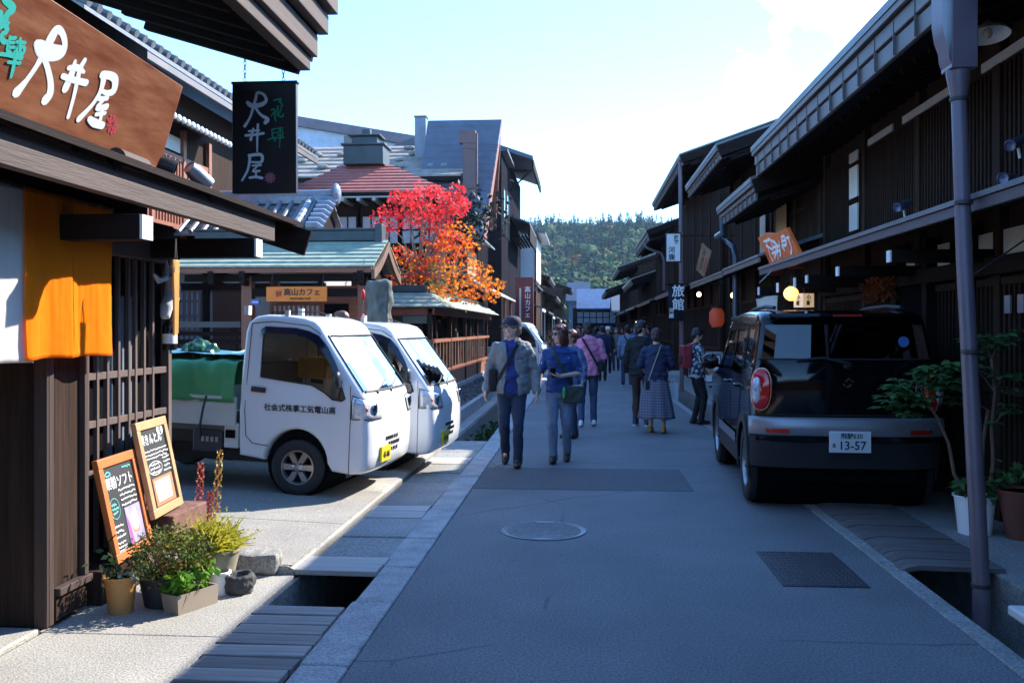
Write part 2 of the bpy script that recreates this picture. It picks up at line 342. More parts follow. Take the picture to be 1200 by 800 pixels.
for y0, y1 in ((5.675, 6.9), (6.91, 8.3)):
    a = [(-1.815, y0), (-3.0, y0), (-3.0, y1), (-1.815, y1)]
    g.add([(x, y, plz(x) + .004 + .02 * (k > 3)) for k, (x, y) in enumerate(a)] , [(0, 3, 2, 1)])
struct('plaza_strip', g, m_conc)
g = MB(); g.bx(-40, -1.79, 13.2, 140, -.5, .0); struct('ground_beyond_plaza', g, m_plaza)
g = MB(); g.bx(2.62, 40, -6, 5.2, -.5, .0); g.bx(2.62, 40, 5.21, 140, -.5, .0); struct('pavement_right', g, m_slab, bevel=.006)
# left ditch: walls, timber covers, stone covers
g = MB(); g.bx(-1.788, -1.77, -6, 60, -.5, -.02); struct('ditch_wall', g, m_stone)
def plank(name, label, x0, x1, y0, y1, z, m, group, t=.035, tilt=0):
    b = MB(); n = 6; sk = rnd.uniform(-.012, .012); x0 += rnd.uniform(-.01, .01); x1 += rnd.uniform(-.01, .01)
    b.bx(x0, x1, y0 + sk * 0, y1, z - t, z); o = b.build(name, m, world=((x0 + x1) / 2, (y0 + y1) / 2, z - t), bevel=.005); o.rotation_euler = (rnd.uniform(-.012, .012), rnd.uniform(-.006, .006) + tilt, rnd.uniform(-.012, .012)); return tag(o, label, 'plank', group)
names = ['nearest', 'second nearest', 'third nearest', 'fourth nearest', 'fifth nearest', 'sixth nearest', 'seventh nearest', 'eighth nearest']
y = 3.09; i = 0
while y < 4.95:
    vis = y > 3.6
    k = int(round((y - 3.73) / .16))
    lab = 'weathered grey ditch plank, last one before the open hole' if y > 4.8 else ('weathered grey ditch plank, %s in the left timber row' % names[max(0, min(k, 7))])
    if y > 3.7: plank('ditch_plank', lab, -1.775, -1.30, y, y + .144, .012 + rnd.uniform(-.006, .006), m_plank, 'timber ditch covers on the left')
    y += .16
plank('ditch_plank', 'pale plank edging the far side of the open ditch hole', -1.80, -1.27, 5.66, 5.85, .03, m_plankp, 'timber ditch covers on the left')
plank('ditch_plank', 'second pale plank behind the open ditch hole, touching the stone covers', -1.80, -1.27, 5.86, 6.03, .026, m_plankp, 'timber ditch covers on the left')
for y0, nm in ((7.38, 'in front of the first white truck'), (10.35, 'beside the second white truck')):
    plank('ditch_plank', 'pale ditch plank ' + nm + ', nearer of two', -1.775, -1.29, y0, y0 + .26, .014, m_plankp, 'timber ditch covers on the left')
    plank('ditch_plank', 'pale ditch plank ' + nm + ', farther of two', -1.775, -1.29, y0 + .27, y0 + .5, .014, m_plankp, 'timber ditch covers on the left')
k = 0
for y0, y1 in ((6.05, 7.37), (7.9, 10.34), (10.87, 12.6)):
    n = max(1, round((y1 - y0) / .62)); st = (y1 - y0) / n
    for j in range(n):
        b = MB(); b.bx(-1.775, -1.29, y0 + j * st, y0 + (j + 1) * st - .012, -.09, .005 + rnd.uniform(-.006, .006)); o = b.build('ditch_slab', m_slab, world=(-1.53, y0 + j * st, -.09), bevel=.008); k += 1
        tag(o, 'grey concrete ditch slab, number %d counted from the open hole' % k if 0 else ('grey concrete ditch slab, %s from the open hole' % ['first', 'second', 'third', 'fourth', 'fifth', 'sixth', 'seventh', 'eighth', 'ninth', 'tenth'][k - 1]), 'slab', 'concrete ditch slabs on the left')
# right ditch: a bent timber cover, an open hole with the drain pipe
g = MB(); g.bx(2.052, 2.07, -6, 60, -.5, -.02); struct('ditch_wall', g, m_stone)
g = MB(); g.bx(2.60, 2.619, 3, 60, -.5, .0); g.bx(2.60, 2.9, 3.2, 5.15, .0, .13); struct('ditch_wall', g, m_stone, bevel=.02)
ct = thing('ditch_cover', 'grey timber ditch cover of crosswise boards under the black car', 'ditch cover', (2.3, 6, 0))
y = 6.02
j = 0
while y < 14:
    w = .21 if y < 8 else .55; dz = rnd.uniform(-.006, .006)
    b = MB(); x = 2.0
    P = []
    for yy in (y, y + w - .02): P.append([(2.02, yy, .008 + dz), (2.07, yy, .03 + dz), (2.14, yy, .042 + dz), (2.66, yy, .03 + dz)])
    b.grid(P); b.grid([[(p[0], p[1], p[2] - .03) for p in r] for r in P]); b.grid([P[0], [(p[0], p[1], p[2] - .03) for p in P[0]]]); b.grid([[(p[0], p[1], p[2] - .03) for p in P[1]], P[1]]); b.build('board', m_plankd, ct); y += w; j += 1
# manhole and grating
mh = thing('manhole_cover', 'round asphalt-filled manhole cover with pale worn steel rim', 'manhole cover', (-.29, 7.02, 0))
b = MB(); b.lathe([(.305, .0), (.305, .0075), (.322, .008), (.325, .004)], 64, Matrix.Translation((-.29, 7.02, 0))); b.bx(-.36, -.22, 7.28, 7.33, .004, .0085); b.bx(-.35, -.23, 6.705, 6.75, .004, .0095); b.build('rim', M('worn_steel', (.22, .22, .23), .45, .7, var=.3, vs=20), mh)
b = MB(); b.prism([(-.29 + .284 * math.cos(a), 7.02 + .284 * math.sin(a)) for a in [2 * math.pi * k / 48 for k in range(48)]], .001, .0055); b.build('lid', m_asph, mh)
gr = thing('drain_grate', 'square iron drain grate with small studs in the road', 'drain grate', (1.45, 6.05, 0))
b = MB(); b.bx(1.2, 1.71, 5.62, 6.48, 0, .006); b.mat(1)
for i in range(14):
    for j in range(20):
        x = 1.23 + i * .0345; yy = 5.65 + j * .042; b.bx(x - .011, x + .011, yy - .007, yy + .007, .006, .011) if (i + j) % 2 else b.bx(x - .007, x + .007, yy - .011, yy + .011, .006, .011)
b.build('plate', [m_iron, M('worn_iron', (.16, .14, .15), .5, .6)], gr)
# gravel bed, its low stone edging and the open ditch beside the far fence
g = MB(); g.bx(-2.86, -2.08, 14.4, 40, -.1, .16); struct('gravel_bed', g, m_earth)
g = MB()
for i in range(2600):
    x = rnd.uniform(-2.85, -2.09); y = 14.45 + 22 * rnd.random() ** 1.6; r = rnd.uniform(.02, .05); a = rnd.uniform(0, 3)
    g.ell((0, 0, 0), (r, r * rnd.uniform(.6, 1), r * .6), 6, 4, Matrix.Translation((x, y, .17)) @ Matrix.Rotation(a, 4, 'Z'))
tag(g.build('gravel', M('dark_pebbles', (.06, .065, .075), .7, var=.6, vs=9)), 'dark grey pebbles filling the bed beside the wooden fence', 'gravel', kind='stuff')
for x0, x1, zz, nm in ((-2.08, -1.98, .2, 'low stone kerb between gravel bed and open ditch'), (-2.98, -2.865, .27, 'stone sill running under the wooden picket fence')):
    g = MB(); y = 14.4
    while y < 38: g.bx(x0, x1, y, y + 1.17, -.1, zz); y += 1.18
    tag(g.build('stone_kerb', m_gran, world=(x0, 14.4, 0), bevel=.012), nm, 'kerb')
g = MB()
for i in range(420):
    leaf(g, (rnd.uniform(-1.75, -1.4), rnd.uniform(12.8, 16.5), rnd.uniform(-.5, -.12)), rnd.uniform(.05, .14), rnd)
tag(g.build('ditch_weeds', two_tone('weed_green', (.02, .05, .015), (.05, .09, .02), .6)), 'green weeds growing in the open roadside ditch', 'weeds', kind='stuff')
# ================================================================== LEFT SHOP
LY = -3.0
sh = thing('shop_house', 'dark timber shop house with low eaves, lattice window and sunlit board ends', 'shop', (-3, 5, 0))
b = MB(); b.bx(-8, -3.12, LY, 6.42, .0, 3.55); b.build('wall', m_dwv, sh)
b = MB(); b.bx(-5.2, -2.72, 4.47, 4.56, .03, 2.15); b.bx(-3.1, -2.705, 4.562, 4.86, .03, .16); b.bx(-3.0, -2.725, 4.562, 4.84, .2, 2.15); b.bx(-2.99, -2.66, 4.93, 5.72, 0, .19); b.build('door_pocket', m_dwv, sh, bevel=.004)
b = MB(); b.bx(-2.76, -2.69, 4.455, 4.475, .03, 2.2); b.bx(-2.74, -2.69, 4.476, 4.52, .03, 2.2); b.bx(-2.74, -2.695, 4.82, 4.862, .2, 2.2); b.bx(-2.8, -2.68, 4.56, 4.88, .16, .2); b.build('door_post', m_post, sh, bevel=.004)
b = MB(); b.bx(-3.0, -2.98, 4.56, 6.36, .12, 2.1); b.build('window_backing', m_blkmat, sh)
lw = MB()
lx = -2.93
for yy, w in ((4.9, .05), (6.33, .05)): lw.bx(lx - .04, lx + .02, yy - w / 2, yy + w / 2, .1, 2.08)
for px in (101, 113, 125, 138, 150, 158, 168, 178): yy = PX(px, 440, lx).y; lw.bx(lx - .015, lx + .012, yy - .014, yy + .014, .12, 2.05)
for py in (439, 493, 549, 662): z = PX(130, py, lx).z; lw.bx(lx - .02, lx + .007, 4.92, 6.31, z - .022, z + .022)
lw.bx(lx - .05, lx + .04, 4.87, 6.36, .08, .13); lw.bx(lx - .05, lx + .04, 4.87, 6.36, 2.0, 2.12)
lo = lw.build('lattice_window', m_lat, sh, bevel=.003)
b = MB()
for px, w in ((128, .03), (140, .05), (151, .04)): yy = PX(px, 440, -2.97).y; b.bx(-2.972, -2.965, yy, yy + w, .3, 1.75)
b.build('pane', M('blue_grey_reflection', (.20, .24, .30), .25), lo)  # pale strips painted in as reflections on the dark window behind the lattice
b = MB(); b.bx(-3.15, -2.96, 4.5, 6.5, 2.12, 2.28); b.bx(-3.2, -3.0, 6.3, 6.46, .0, 2.2); b.bx(-3.12, -2.9, 4.56, 6.4, .0, .1); b.build('timber_frame', m_dwy, sh, bevel=.005)
# low pent roof over the shop front
ex, pe = -2.2, PX(349, 270, -2.2).y
b = MB(); b.prism([(-3.2, 2.66), (-2.16, 2.36), (-2.16, 2.325), (-3.2, 2.58)], 0, pe - LY, Matrix(((1, 0, 0, 0), (0, 0, 1, LY), (0, 1, 0, 0), (0, 0, 0, 1)))); b.build('pent_roof', m_dwy, sh)
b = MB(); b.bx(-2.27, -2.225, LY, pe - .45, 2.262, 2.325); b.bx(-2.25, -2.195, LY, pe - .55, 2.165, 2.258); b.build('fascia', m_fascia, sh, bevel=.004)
b = MB(); b.bar((-3.2, pe, 2.55), (-2.12, pe, 2.20), .035, .2); b.build('barge_board', m_dwx, sh, bevel=.004)
for px, zt, zb in ((172, 252, 282), (303, 280, 302)):
    q = PX(px, zt, -2.17); z0 = PX(px, zb, -2.17).z
    b = MB(); b.bx(-3.1, -2.175, q.y - .07, q.y + .05, z0, q.z); bo = b.build('beam', m_dwx, sh, bevel=.005)
    b = MB(); b.bx(-2.174, -2.16, q.y - .066, q.y + .046, z0 + .004, q.z - .004); b.build('beam_end', m_white, bo)
b = MB()
for k in range(34):
    yy = LY + .3 * k
    if yy < pe - .1: b.bar((-3.15, yy, 2.545), (-2.28, yy, 2.285), .05, .06)
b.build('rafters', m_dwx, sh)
for px in (92, 132, 245): q = PX(px, 210 if px > 200 else (178 if px > 100 else 168), -2.24); b = MB(); b.lathe([(.0, -.02), (.035, -.02), (.035, .02), (0, .02)], 12, Matrix.Translation((-2.235, q.y, 2.328)) @ Matrix.Rotation(R(90), 4, 'Y')); b.build('roof_knob', m_black, sh)
# upper roof
ue = 6.66
b = MB(); sl_ = .32; b.prism([(-6.5, 3.50 + 4.5 * sl_), (-1.98, 3.50), (-1.9, 3.94), (-6.5, 3.94 + 4.5 * sl_)], 0, ue - LY, Matrix(((1, 0, 0, 0), (0, 0, 1, LY), (0, 1, 0, 0), (0, 0, 0, 1)))); b.build('roof', m_dwy, sh)
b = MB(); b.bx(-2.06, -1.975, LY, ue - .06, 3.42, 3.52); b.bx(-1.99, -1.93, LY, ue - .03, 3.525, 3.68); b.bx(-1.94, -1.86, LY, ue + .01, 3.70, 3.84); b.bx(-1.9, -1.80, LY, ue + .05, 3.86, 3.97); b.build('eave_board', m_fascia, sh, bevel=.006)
b = MB(); b.bar((-6.4, ue + .02, 3.6 + 4.4 * sl_), (-2.0, ue + .02, 3.6), .04, .26); b.build('barge_board', m_dwx, sh)
b = MB()
for k in range(30):
    yy = LY + .33 * k
    if yy < ue: b.bar((-3.2, yy, 3.78), (-2.05, yy, 3.43), .06, .08)
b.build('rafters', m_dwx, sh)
# ------------------------------------------------------------------ big wooden signboard
def on_plane(T, x, y):                                     # where a photo pixel falls on a board, in the board's own coordinates
    o = T.translation; n = T.to_3x3().col[2]; r = ray(x, y); c = Vector((0, 0, EYE)); t = (o - c).dot(n) / r.dot(n); q = T.inverted() @ (c + r * t); return (q.x, q.y)
B0 = PX(187, 197, -2.56); T0 = PX(215, 102, -2.33)
SG = frame(B0, (0, 1, 0), (T0 - B0))
sgn = thing('shop_signboard', 'big reddish brown wooden signboard with white brush characters leaning over the eave', 'signboard', B0)
tr, br = on_plane(SG, 215, 102), on_plane(SG, 187, 197); tl, bl = on_plane(SG, 61, 0), on_plane(SG, 0, 130)
sl1 = (tr[1] - tl[1]) / (tr[0] - tl[0]); sl2 = (br[1] - bl[1]) / (br[0] - bl[0])
poly = [(br[0], br[1]), (tr[0], tr[1]), (tr[0] - 2.2, tr[1] - 2.2 * sl1), (br[0] - 2.2, br[1] - 2.2 * sl2)]
b = MB(); b.prism(poly[::-1], -.06, 0, SG); b.build('board', M('burr_wood', (.30, .07, .025), .42, var=.45, vs=5, bump=.25, bs=9, grain=(1, .5, 2.6), col2=(.34, .135, .06), rv=0), sgn, bevel=.008)
ink = MB()
def Sx(pts, ws, T=SG, k=4., mb=None, o=(0, 0)):
    (mb or ink).stroke([on_plane(T, o[0] + x / k, o[1] + y / k) for x, y in pts], [w * .0019 for w in ws], T)
SC = [([(172, 205), (195, 232), (245, 258), (288, 250), (303, 205), (290, 155), (265, 140), (240, 178), (212, 235), (170, 310), (125, 375), (78, 432)], [22, 40, 34, 26, 18, 18, 24, 30, 26, 16, 16, 30]),
      ([(200, 255), (222, 320), (236, 390), (232, 440), (212, 468)], [18, 17, 20, 26, 30]), ([(180, 212), (225, 245), (285, 245)], [30, 48, 34]),
      ([(350, 288), (335, 345), (305, 415)], [12, 24, 26]), ([(395, 283), (372, 330), (345, 450), (318, 548)], [16, 18, 14, 14]), ([(320, 318), (360, 318), (392, 338)], [14, 20, 10]), ([(292, 356), (335, 372), (402, 388)], [16, 18, 20]),
      ([(478, 350), (520, 356), (538, 378), (530, 425), (500, 435), (475, 425)], [24, 24, 26, 26, 16, 12]), ([(486, 355), (470, 425), (430, 490), (368, 556)], [24, 18, 15, 22]),
      ([(460, 462), (500, 460)], [14, 16]), ([(486, 464), (452, 505), (496, 500)], [12, 16, 22]), ([(478, 506), (470, 550), (462, 575)], [16, 14, 16]), ([(448, 535), (490, 530)], [14, 12]), ([(416, 556), (440, 575), (478, 588)], [18, 26, 22])]
for p, w in SC: Sx(p, w)
ink.build('lettering', M('white_lacquer', (.85, .85, .84), .5, var=.02, rv=0), sgn, smooth=0)
ink = MB()
for p, w in [([(20, 0), (60, 40), (30, 70), (28, 110), (40, 108)], [16, 20, 16, 14, 8]), ([(48, 60), (30, 80)], [10, 12]), ([(0, 60), (5, 90), (0, 130)], [14, 14, 10]), ([(0, 130), (22, 120), (30, 145), (5, 165), (15, 195), (35, 195)], [10, 12, 14, 12, 14, 10]),
             ([(45, 175), (35, 235), (62, 262)], [10, 12, 10]), ([(45, 180), (70, 178)], [10, 10]), ([(45, 200), (66, 200)], [8, 8]), ([(42, 222), (66, 222)], [8, 8]), ([(66, 240), (58, 262)], [8, 8]),
             ([(78, 195), (116, 200)], [10, 8]), ([(80, 215), (110, 222), (104, 250), (76, 245), (80, 215)], [9, 9, 9, 9, 9]), ([(92, 180), (92, 262)], [8, 9]), ([(0, 252), (40, 258), (96, 270)], [10, 10, 14]), ([(70, 262), (58, 320), (48, 360)], [12, 11, 8]), ([(35, 290), (90, 295)], [9, 9])]: Sx(p, w)
ink.build('small_lettering', M('teal_lacquer', (.05, .50, .40), .5, var=.02, rv=0), sgn, smooth=0)
ink = MB()
cx, cy = 524, 583
for k in range(9):
    a = 2 * math.pi * k / 9; Sx([(cx + 8 * math.cos(a), cy + 14 * math.sin(a)), (cx + 24 * math.cos(a + .25), cy + 46 * math.sin(a + .25)), (cx + 16 * math.cos(a + .55), cy + 36 * math.sin(a + .55))], [5, 7, 4])
ink.build('seal', M('red_seal', (.55, .06, .08), .5, var=.02, rv=0), sgn, smooth=0)
# ------------------------------------------------------------------ hanging sign
HYy = 6.60
hs = thing('hanging_sign', 'dark hanging signboard with silver brush characters on two chains under the eave', 'sign', PY(310, 225, HYy))
p0, p1 = PY(272, 97, HYy), PY(347, 226, HYy)
b = MB(); b.bx(p0.x, p1.x, HYy, HYy + .045, p1.z, p0.z); b.bx(p0.x - .006, p1.x + .01, HYy - .008, HYy + .053, p0.z - .012, p0.z + .006); b.build('board', M('black_lacquer_board', (.018, .013, .014), .4, var=.3, vs=3, grain=V_, rv=0), hs, bevel=.003)
HS = frame((p0.x, HYy - .001, p1.z), (1, 0, 0), (0, 0, 1))
def Hx(mb, pts, ws): mb.stroke([on_plane(HS, 180 + x / 5., 60 + y / 5.) for x, y in pts], [w * .00135 for w in ws], HS, .002)
k1 = MB()
for p, w in [([(552, 302), (575, 320), (630, 315), (660, 290), (645, 255), (610, 245), (600, 275), (585, 330), (565, 390), (535, 440)], [20, 26, 24, 18, 14, 16, 16, 16, 12, 18]), ([(590, 320), (625, 370), (668, 400), (655, 420)], [14, 14, 22, 22]),
             ([(585, 455), (570, 520)], [12, 16]), ([(612, 430), (608, 520), (608, 590)], [14, 12, 8]), ([(560, 470), (620, 465)], [12, 10]), ([(540, 495), (600, 490), (645, 482)], [14, 14, 14]),
             ([(560, 612), (630, 608), (632, 650), (572, 650)], [16, 18, 16, 10]), ([(566, 612), (555, 690), (520, 758)], [16, 13, 12]), ([(580, 672), (630, 668)], [10, 12]), ([(612, 672), (582, 705), (622, 702)], [9, 10, 12]), ([(602, 700), (600, 740)], [11, 11]), ([(565, 742), (600, 738), (636, 744)], [14, 14, 16])]: Hx(k1, p, w)
k1.build('lettering', M('silver_lacquer', (.68, .68, .70), .5, var=.03, rv=0), hs, smooth=0)
k1 = MB()
for p, w in [([(705, 290), (745, 280), (738, 300)], [10, 10, 8]), ([(738, 290), (755, 320), (745, 330)], [9, 8, 6]), ([(690, 345), (710, 345), (712, 390), (716, 410)], [9, 10, 10, 6]), ([(690, 380), (706, 360)], [8, 8]), ([(728, 325), (730, 375), (755, 385), (760, 370)], [9, 10, 10, 8]), ([(748, 340), (738, 365)], [7, 8]),
             ([(695, 460), (700, 505), (722, 505)], [8, 9, 8]), ([(695, 460), (718, 455)], [8, 8]), ([(700, 480), (718, 478)], [7, 7]), ([(672, 520), (700, 512), (715, 522), (705, 528)], [9, 7, 8, 6]), ([(728, 455), (758, 452)], [8, 8]), ([(730, 470), (756, 468), (755, 495), (730, 495), (730, 470)], [7, 7, 7, 7, 7]), ([(728, 512), (762, 506)], [8, 9]), ([(744, 450), (742, 510), (738, 565)], [7, 8, 5])]: Hx(k1, p, w)
k1.build('small_lettering', M('green_lacquer', (.01, .26, .14), .5, var=.02, rv=0), hs, smooth=0)
k1 = MB()
for k in range(10):
    a = 2 * math.pi * k / 10; Hx(k1, [(683 + 6 * math.cos(a), 742 + 6 * math.sin(a)), (683 + 24 * math.cos(a), 742 + 24 * math.sin(a)), (683 + 30 * math.cos(a + .22), 742 + 30 * math.sin(a + .22))], [5, 10, 5])
k1.build('crest', M('pink_lacquer', (.45, .13, .17), .5, var=.02, rv=0), hs, smooth=0)
for px, top in ((287, 70), (332, 84)):
    q = PY(px, 96, HYy + .02); z1 = PY(px, top, HYy + .02).z; b = MB(); z = q.z; k = 0
    while z < z1 - .01:
        T = Matrix.Translation((q.x, q.y, z + .016)) @ Matrix.Rotation(R(90 * (k % 2)), 4, 'Z') @ Matrix.Rotation(R(90), 4, 'X')
        b.tube([T @ Vector((.009 * math.cos(a), .019 * math.sin(a), 0)) for a in [2 * math.pi * j / 10 for j in range(11)]], .0032, 5); z += .03; k += 1
    b.build('chain', m_iron, hs)
# ------------------------------------------------------------------ shop curtain, lights, hanging things
nx = -2.60
def cloth(x0, px0, px1, zt, zb, seed, slant=0):
    ya, yb = PX(px0, 330, x0).y, PX(px1, 330, x0).y; P = []
    for i in range(37):
        v = i / 36; row = []
        for j in range(41):
            u = j / 40; w = .004 + .014 * v; row.append((x0 + w * math.sin(u * 7 + seed) + .007 * noise.noise(Vector((u * 5, v * 2, seed))) + .004 * noise.noise(Vector((u * 16, v * 1.5, seed))) + .0025 * noise.noise(Vector((u * 9, v * 14, seed))), ya + (yb - ya) * (u + .012 * math.sin(v * 5 + seed) * v), zt + (zb - zt) * v * (1 + .004 * math.sin(u * 6 + seed))))
        P.append(row)
    m = MB(); m.grid(P); return m
nr = thing('noren_curtain', 'shop curtain with one white and two orange cloth panels under the eave', 'curtain', (nx, 4, 1.4))
m_or = two_tone('orange_cloth', (.97, .29, .004), (.97, .29, .004), .95, .5); m_wc = two_tone('white_cloth', (.80, .78, .73), (.80, .78, .73), .95, .4)
for (a, c, s, m, nm) in ((-70, 35, .3, m_wc, 'white_panel'), (27, 82, 1.1, m_or, 'orange_panel'), (83, 130, 2.4, m_or, 'orange_panel')):
    z0 = PX(0 if s < 1 else 130, 427 if s < 1 else 416, nx).z; o = cloth(nx + (.012 if s == 1.1 else 0), a, c, 2.20, z0, s).build(nm, m, nr, smooth=180); so_ = o.modifiers.new('s', 'SOLIDIFY'); so_.thickness = .004
b = MB(); b.tube([(nx, 1.5, 2.205), (nx, PX(132, 330, nx).y, 2.205)], .012); b.build('curtain_rod', m_dwy, nr)
def spot(name, label, P, d, m, r=.045, L=.15):
    t = thing(name, label, 'spotlight', P); d = Vector(d).normalized(); c = P + Vector((0, 0, .12)); q = d.to_track_quat('Z', 'Y').to_matrix().to_4x4(); q.translation = c
    b = MB(); b.lathe([(0, -L * .5), (r * .8, -L * .45), (r, -L * .2), (r, L * .5), (r * .85, L * .5), (r * .8, L * .38), (0, L * .36)], 18, q); b.build('lamp_head', m, t)
    b = MB(); b.tube([P, P + Vector((0, 0, .05)), c - Vector((0, 0, .03))], .014); b.lathe([(.045, 0), (.045, .015), (0, .02)], 14, Matrix.Translation(P)); b.build('bracket', m_black, t)
q = PX(232, 232, -2.3); spot('spotlight', 'silver cylinder spotlight clamped on the roof edge of the left shop', Vector((-2.3, q.y, 2.34)), (.25, .5, -.35), M('silver_paint', (.55, .57, .6), .25, .7, var=.05), .05, .17)
q = PX(207, 222, -2.3); spot('spotlight', 'black round spotlight tucked behind the silver spotlight on the roof edge', Vector((-2.36, q.y, 2.34)), (.5, .2, -.2), m_black, .055, .1)
q = PX(160, 178, -2.4); b = MB(); b.lathe([(.0, -.2), (.055, -.2), (.055, .08), (.048, .08), (.045, .0), (0, 0)], 18, Matrix.Translation((-2.35, q.y - .12, 2.40)) @ Matrix.Rotation(R(-90), 4, 'X')); tag(b.build('pipe_end', m_fascia), 'brown open pipe end lying under the signboard corner', 'pipe')
bs = thing('bamboo_tag', 'orange bamboo strip hanging on two strings from the white beam end', 'ornament', PX(207, 393, -2.25))
a, c = PX(206, 315, -2.25), PX(209, 393, -2.25); tp = PX(207, 286, -2.25)
b = MB(); b.prism([(-.02, 0), (.016, .01), (.022, .2), (.026, .42), (-.026, .42), (-.02, .2)], -.006, .006, frame((-2.25, a.y, c.z), (.25, 1, 0), (0, 0, 1))); b.build('strip', M('bamboo', (.52, .27, .06), .5, var=.2, vs=6), bs, bevel=.003)
for d in (-.02, .02): b = MB(); b.tube([(-2.25, a.y + d, a.z - .02), (-2.25, a.y, tp.z + .03)], .0035, 5); b.build('string', m_fascia, bs)
hf = thing('horned_ornament', 'pale carved hanging figure with a curved horn at the shop corner', 'ornament', PX(196, 372, -2.8))
b = MB(); hp = lambda x, y: PX(x, y, -2.8)
b.tube([hp(200, 322), hp(203, 335), hp(202, 348), hp(195, 360), hp(193, 373)], [.03, .055, .055, .045, .03], 10); r_ = remesh(b, .012, 4, .006, 9, 3); r_.build('body', M('pale_carving', (.46, .45, .45), .8, var=.3, vs=9), hf)
b = MB(); b.tube([hp(180, 321), hp(186, 329), hp(194, 326), hp(196, 312), hp(195, 305)], [.008, .02, .024, .014, .003], 8); b.build('horn', M('grey_horn', (.40, .42, .45), .4, var=.2), hf)
b = MB(); b.tube([hp(198, 322), hp(198, 300)], .004, 5); b.build('string', m_fascia, hf)
bt = thing('bottle', 'dark glass bottle with a white label hanging beside the lattice window', 'bottle', PX(199, 412, -2.85))
q = PX(199, 410, -2.85); s = PX(199, 372, -2.85).z - q.z
b = MB(); b.lathe([(0, 0), (.045, 0), (.048, .01), (.048, s * .72), (.035, s * .86), (.016, s * .95), (.016, s * 1.1), (0, s * 1.1)], 18, Matrix.Translation(q)); b.build('glass_body', M('bottle_glass', (.02, .015, .018), .08), bt)
b = MB(); b.lathe([(.0485, s * .2), (.0492, s * .2), (.0492, s * .5), (.0485, s * .5)], 18, Matrix.Translation(q)); b.build('label', m_white, bt)
b = MB(); b.tube([q + Vector((0, 0, s)), q + Vector((0, .01, s + .3))], .004, 5); b.build('string', m_fascia, bt)
# ================================================================== MENU BOARDS AND POTS BY THE LEFT SHOP
def menu_board(name, label, bl, br, tl, z, lean, wood, draw):
    BL, BR = G(*bl, z), G(*br, z); T = frame(BL, BR - BL, Vector((-lean, 0, .62))); w = (BR - BL).length; h = on_plane(T, *tl)[1]
    t = thing(name, label, 'menu board', BL)
    b = MB(); f = .055
    for a in ((0, w, 0, f), (0, w, h - f, h), (0, f, f, h - f), (w - f, w, f, h - f)): b.bx(a[0], a[1], a[2], a[3], -.02, .015, T)
    b.build('frame', wood, t, bevel=.004)
    b = MB(); b.bx(f - .003, w - f + .003, f - .003, h - f + .003, -.015, 0, T); b.build('slate', M('chalk_slate', (.018, .02, .024), .6, var=.3, vs=4), t)
    L1 = Matrix.Translation((0, 0, .002)); return t, T @ L1, w, h
def chalk(mb, T, x0, x1, y, w=.006):
    x = x0
    while x < x1 - .01:
        l = rnd.uniform(.008, .02); mb.stroke([(x, y + rnd.uniform(-.004, .004)), (x + l * .5, y + rnd.uniform(-.006, .006)), (x + l, y + rnd.uniform(-.004, .004))], [w, w, w * .6], T, 0, 2); x += l + .006
m_chalk = M('white_chalk', (.75, .75, .74), .9, rv=0, var=.05); m_teal = M('teal_chalk', (.12, .45, .42), .9, rv=0)
t, T, w, h = menu_board('menu_board', 'orange-framed chalk menu board with a soft ice cream picture', (136, 662), (178, 637), (107.5, 541), .20, .13, M('orange_wood', (.50, .13, .03), .5, var=.2, vs=4, grain=(1, 1, 3)), 0)
b = MB(); b.text('栗粉ソフト', .076, T @ Matrix.Translation((w * .47, h * .745, 0)), .001, .0012)
b.build('lettering', m_chalk, t, smooth=0); b = MB()
for k in range(4): chalk(b, T, w * (.42 if k < 3 else .4), w * .85, h * (.655 - .05 * k), .007)
b.build('lettering', m_chalk, t, smooth=0); b = MB()
for k in range(3): chalk(b, T, w * .13, w * .36, h * (.33 - .05 * k), .008)
for k in range(3): chalk(b, T, w * .13, w * .33, h * (.17 - .035 * k), .007)
b.build('lettering', m_chalk, t, smooth=0)
b = MB(); b.stroke([(w * .16, h * .84), (w * .24, h * .86), (w * .3, h * .83), (w * .2, h * .82), (w * .16, h * .84)], [.008] * 5, T, 0); chalk(b, T, w * .62, w * .85, h * .86, .009)
b.stroke([(w * .24 + w * .12 * math.cos(a), h * .5 + h * .1 * math.sin(a)) for a in [k * .52 for k in range(13)]], [.004] * 13, T, 0, 2)
for k in range(3): chalk(b, T, w * .17, w * .31, h * (.54 - .04 * k), .01)
b.build('coloured_lettering', m_teal, t, smooth=0)
b = MB(); b.mat(0).bx(w * .46, w * .87, h * .105, h * .47, 0, .002, T); P = lambda x, y, r: [(w * x + r * math.cos(a), h * y + r * math.sin(a)) for a in [k * .45 for k in range(14)]]
b.mat(1).prism([(w * .6, h * .2), (w * .75, h * .2), (w * .78, h * .28), (w * .57, h * .28)], .002, .003, T)
for k, (x, y, r) in enumerate(((.67, .30, .05), (.665, .345, .042), (.68, .385, .03), (.69, .415, .018))): b.mat(2).prism(P(x, y, r), .002, .0032 + k * .0004, T)
b.mat(3).prism([(w * .47, h * .11), (w * .56, h * .11), (w * .53, h * .3), (w * .47, h * .4)], .002, .003, T)
b.build('poster', [M('poster_violet', (.30, .27, .50), .4, var=.35, vs=6, rv=0), M('poster_orange', (.55, .20, .08), .4), M('poster_cream', (.75, .68, .62), .4), M('poster_plum', (.30, .10, .25), .4)], t)
t, T, w, h = menu_board('menu_board', 'pale-wood-framed chalk menu board with an orange card, behind the other board', (179.5, 609), (213, 590), (154, 497), .35, .13, M('pale_wood', (.42, .25, .12), .5, var=.2, vs=4), 0)
b = MB(); b.text('栗きんとん', .074, T @ Matrix.Translation((w * .42, h * .80, 0)), .001, .0012)
b.build('lettering', m_chalk, t, smooth=0); b = MB()
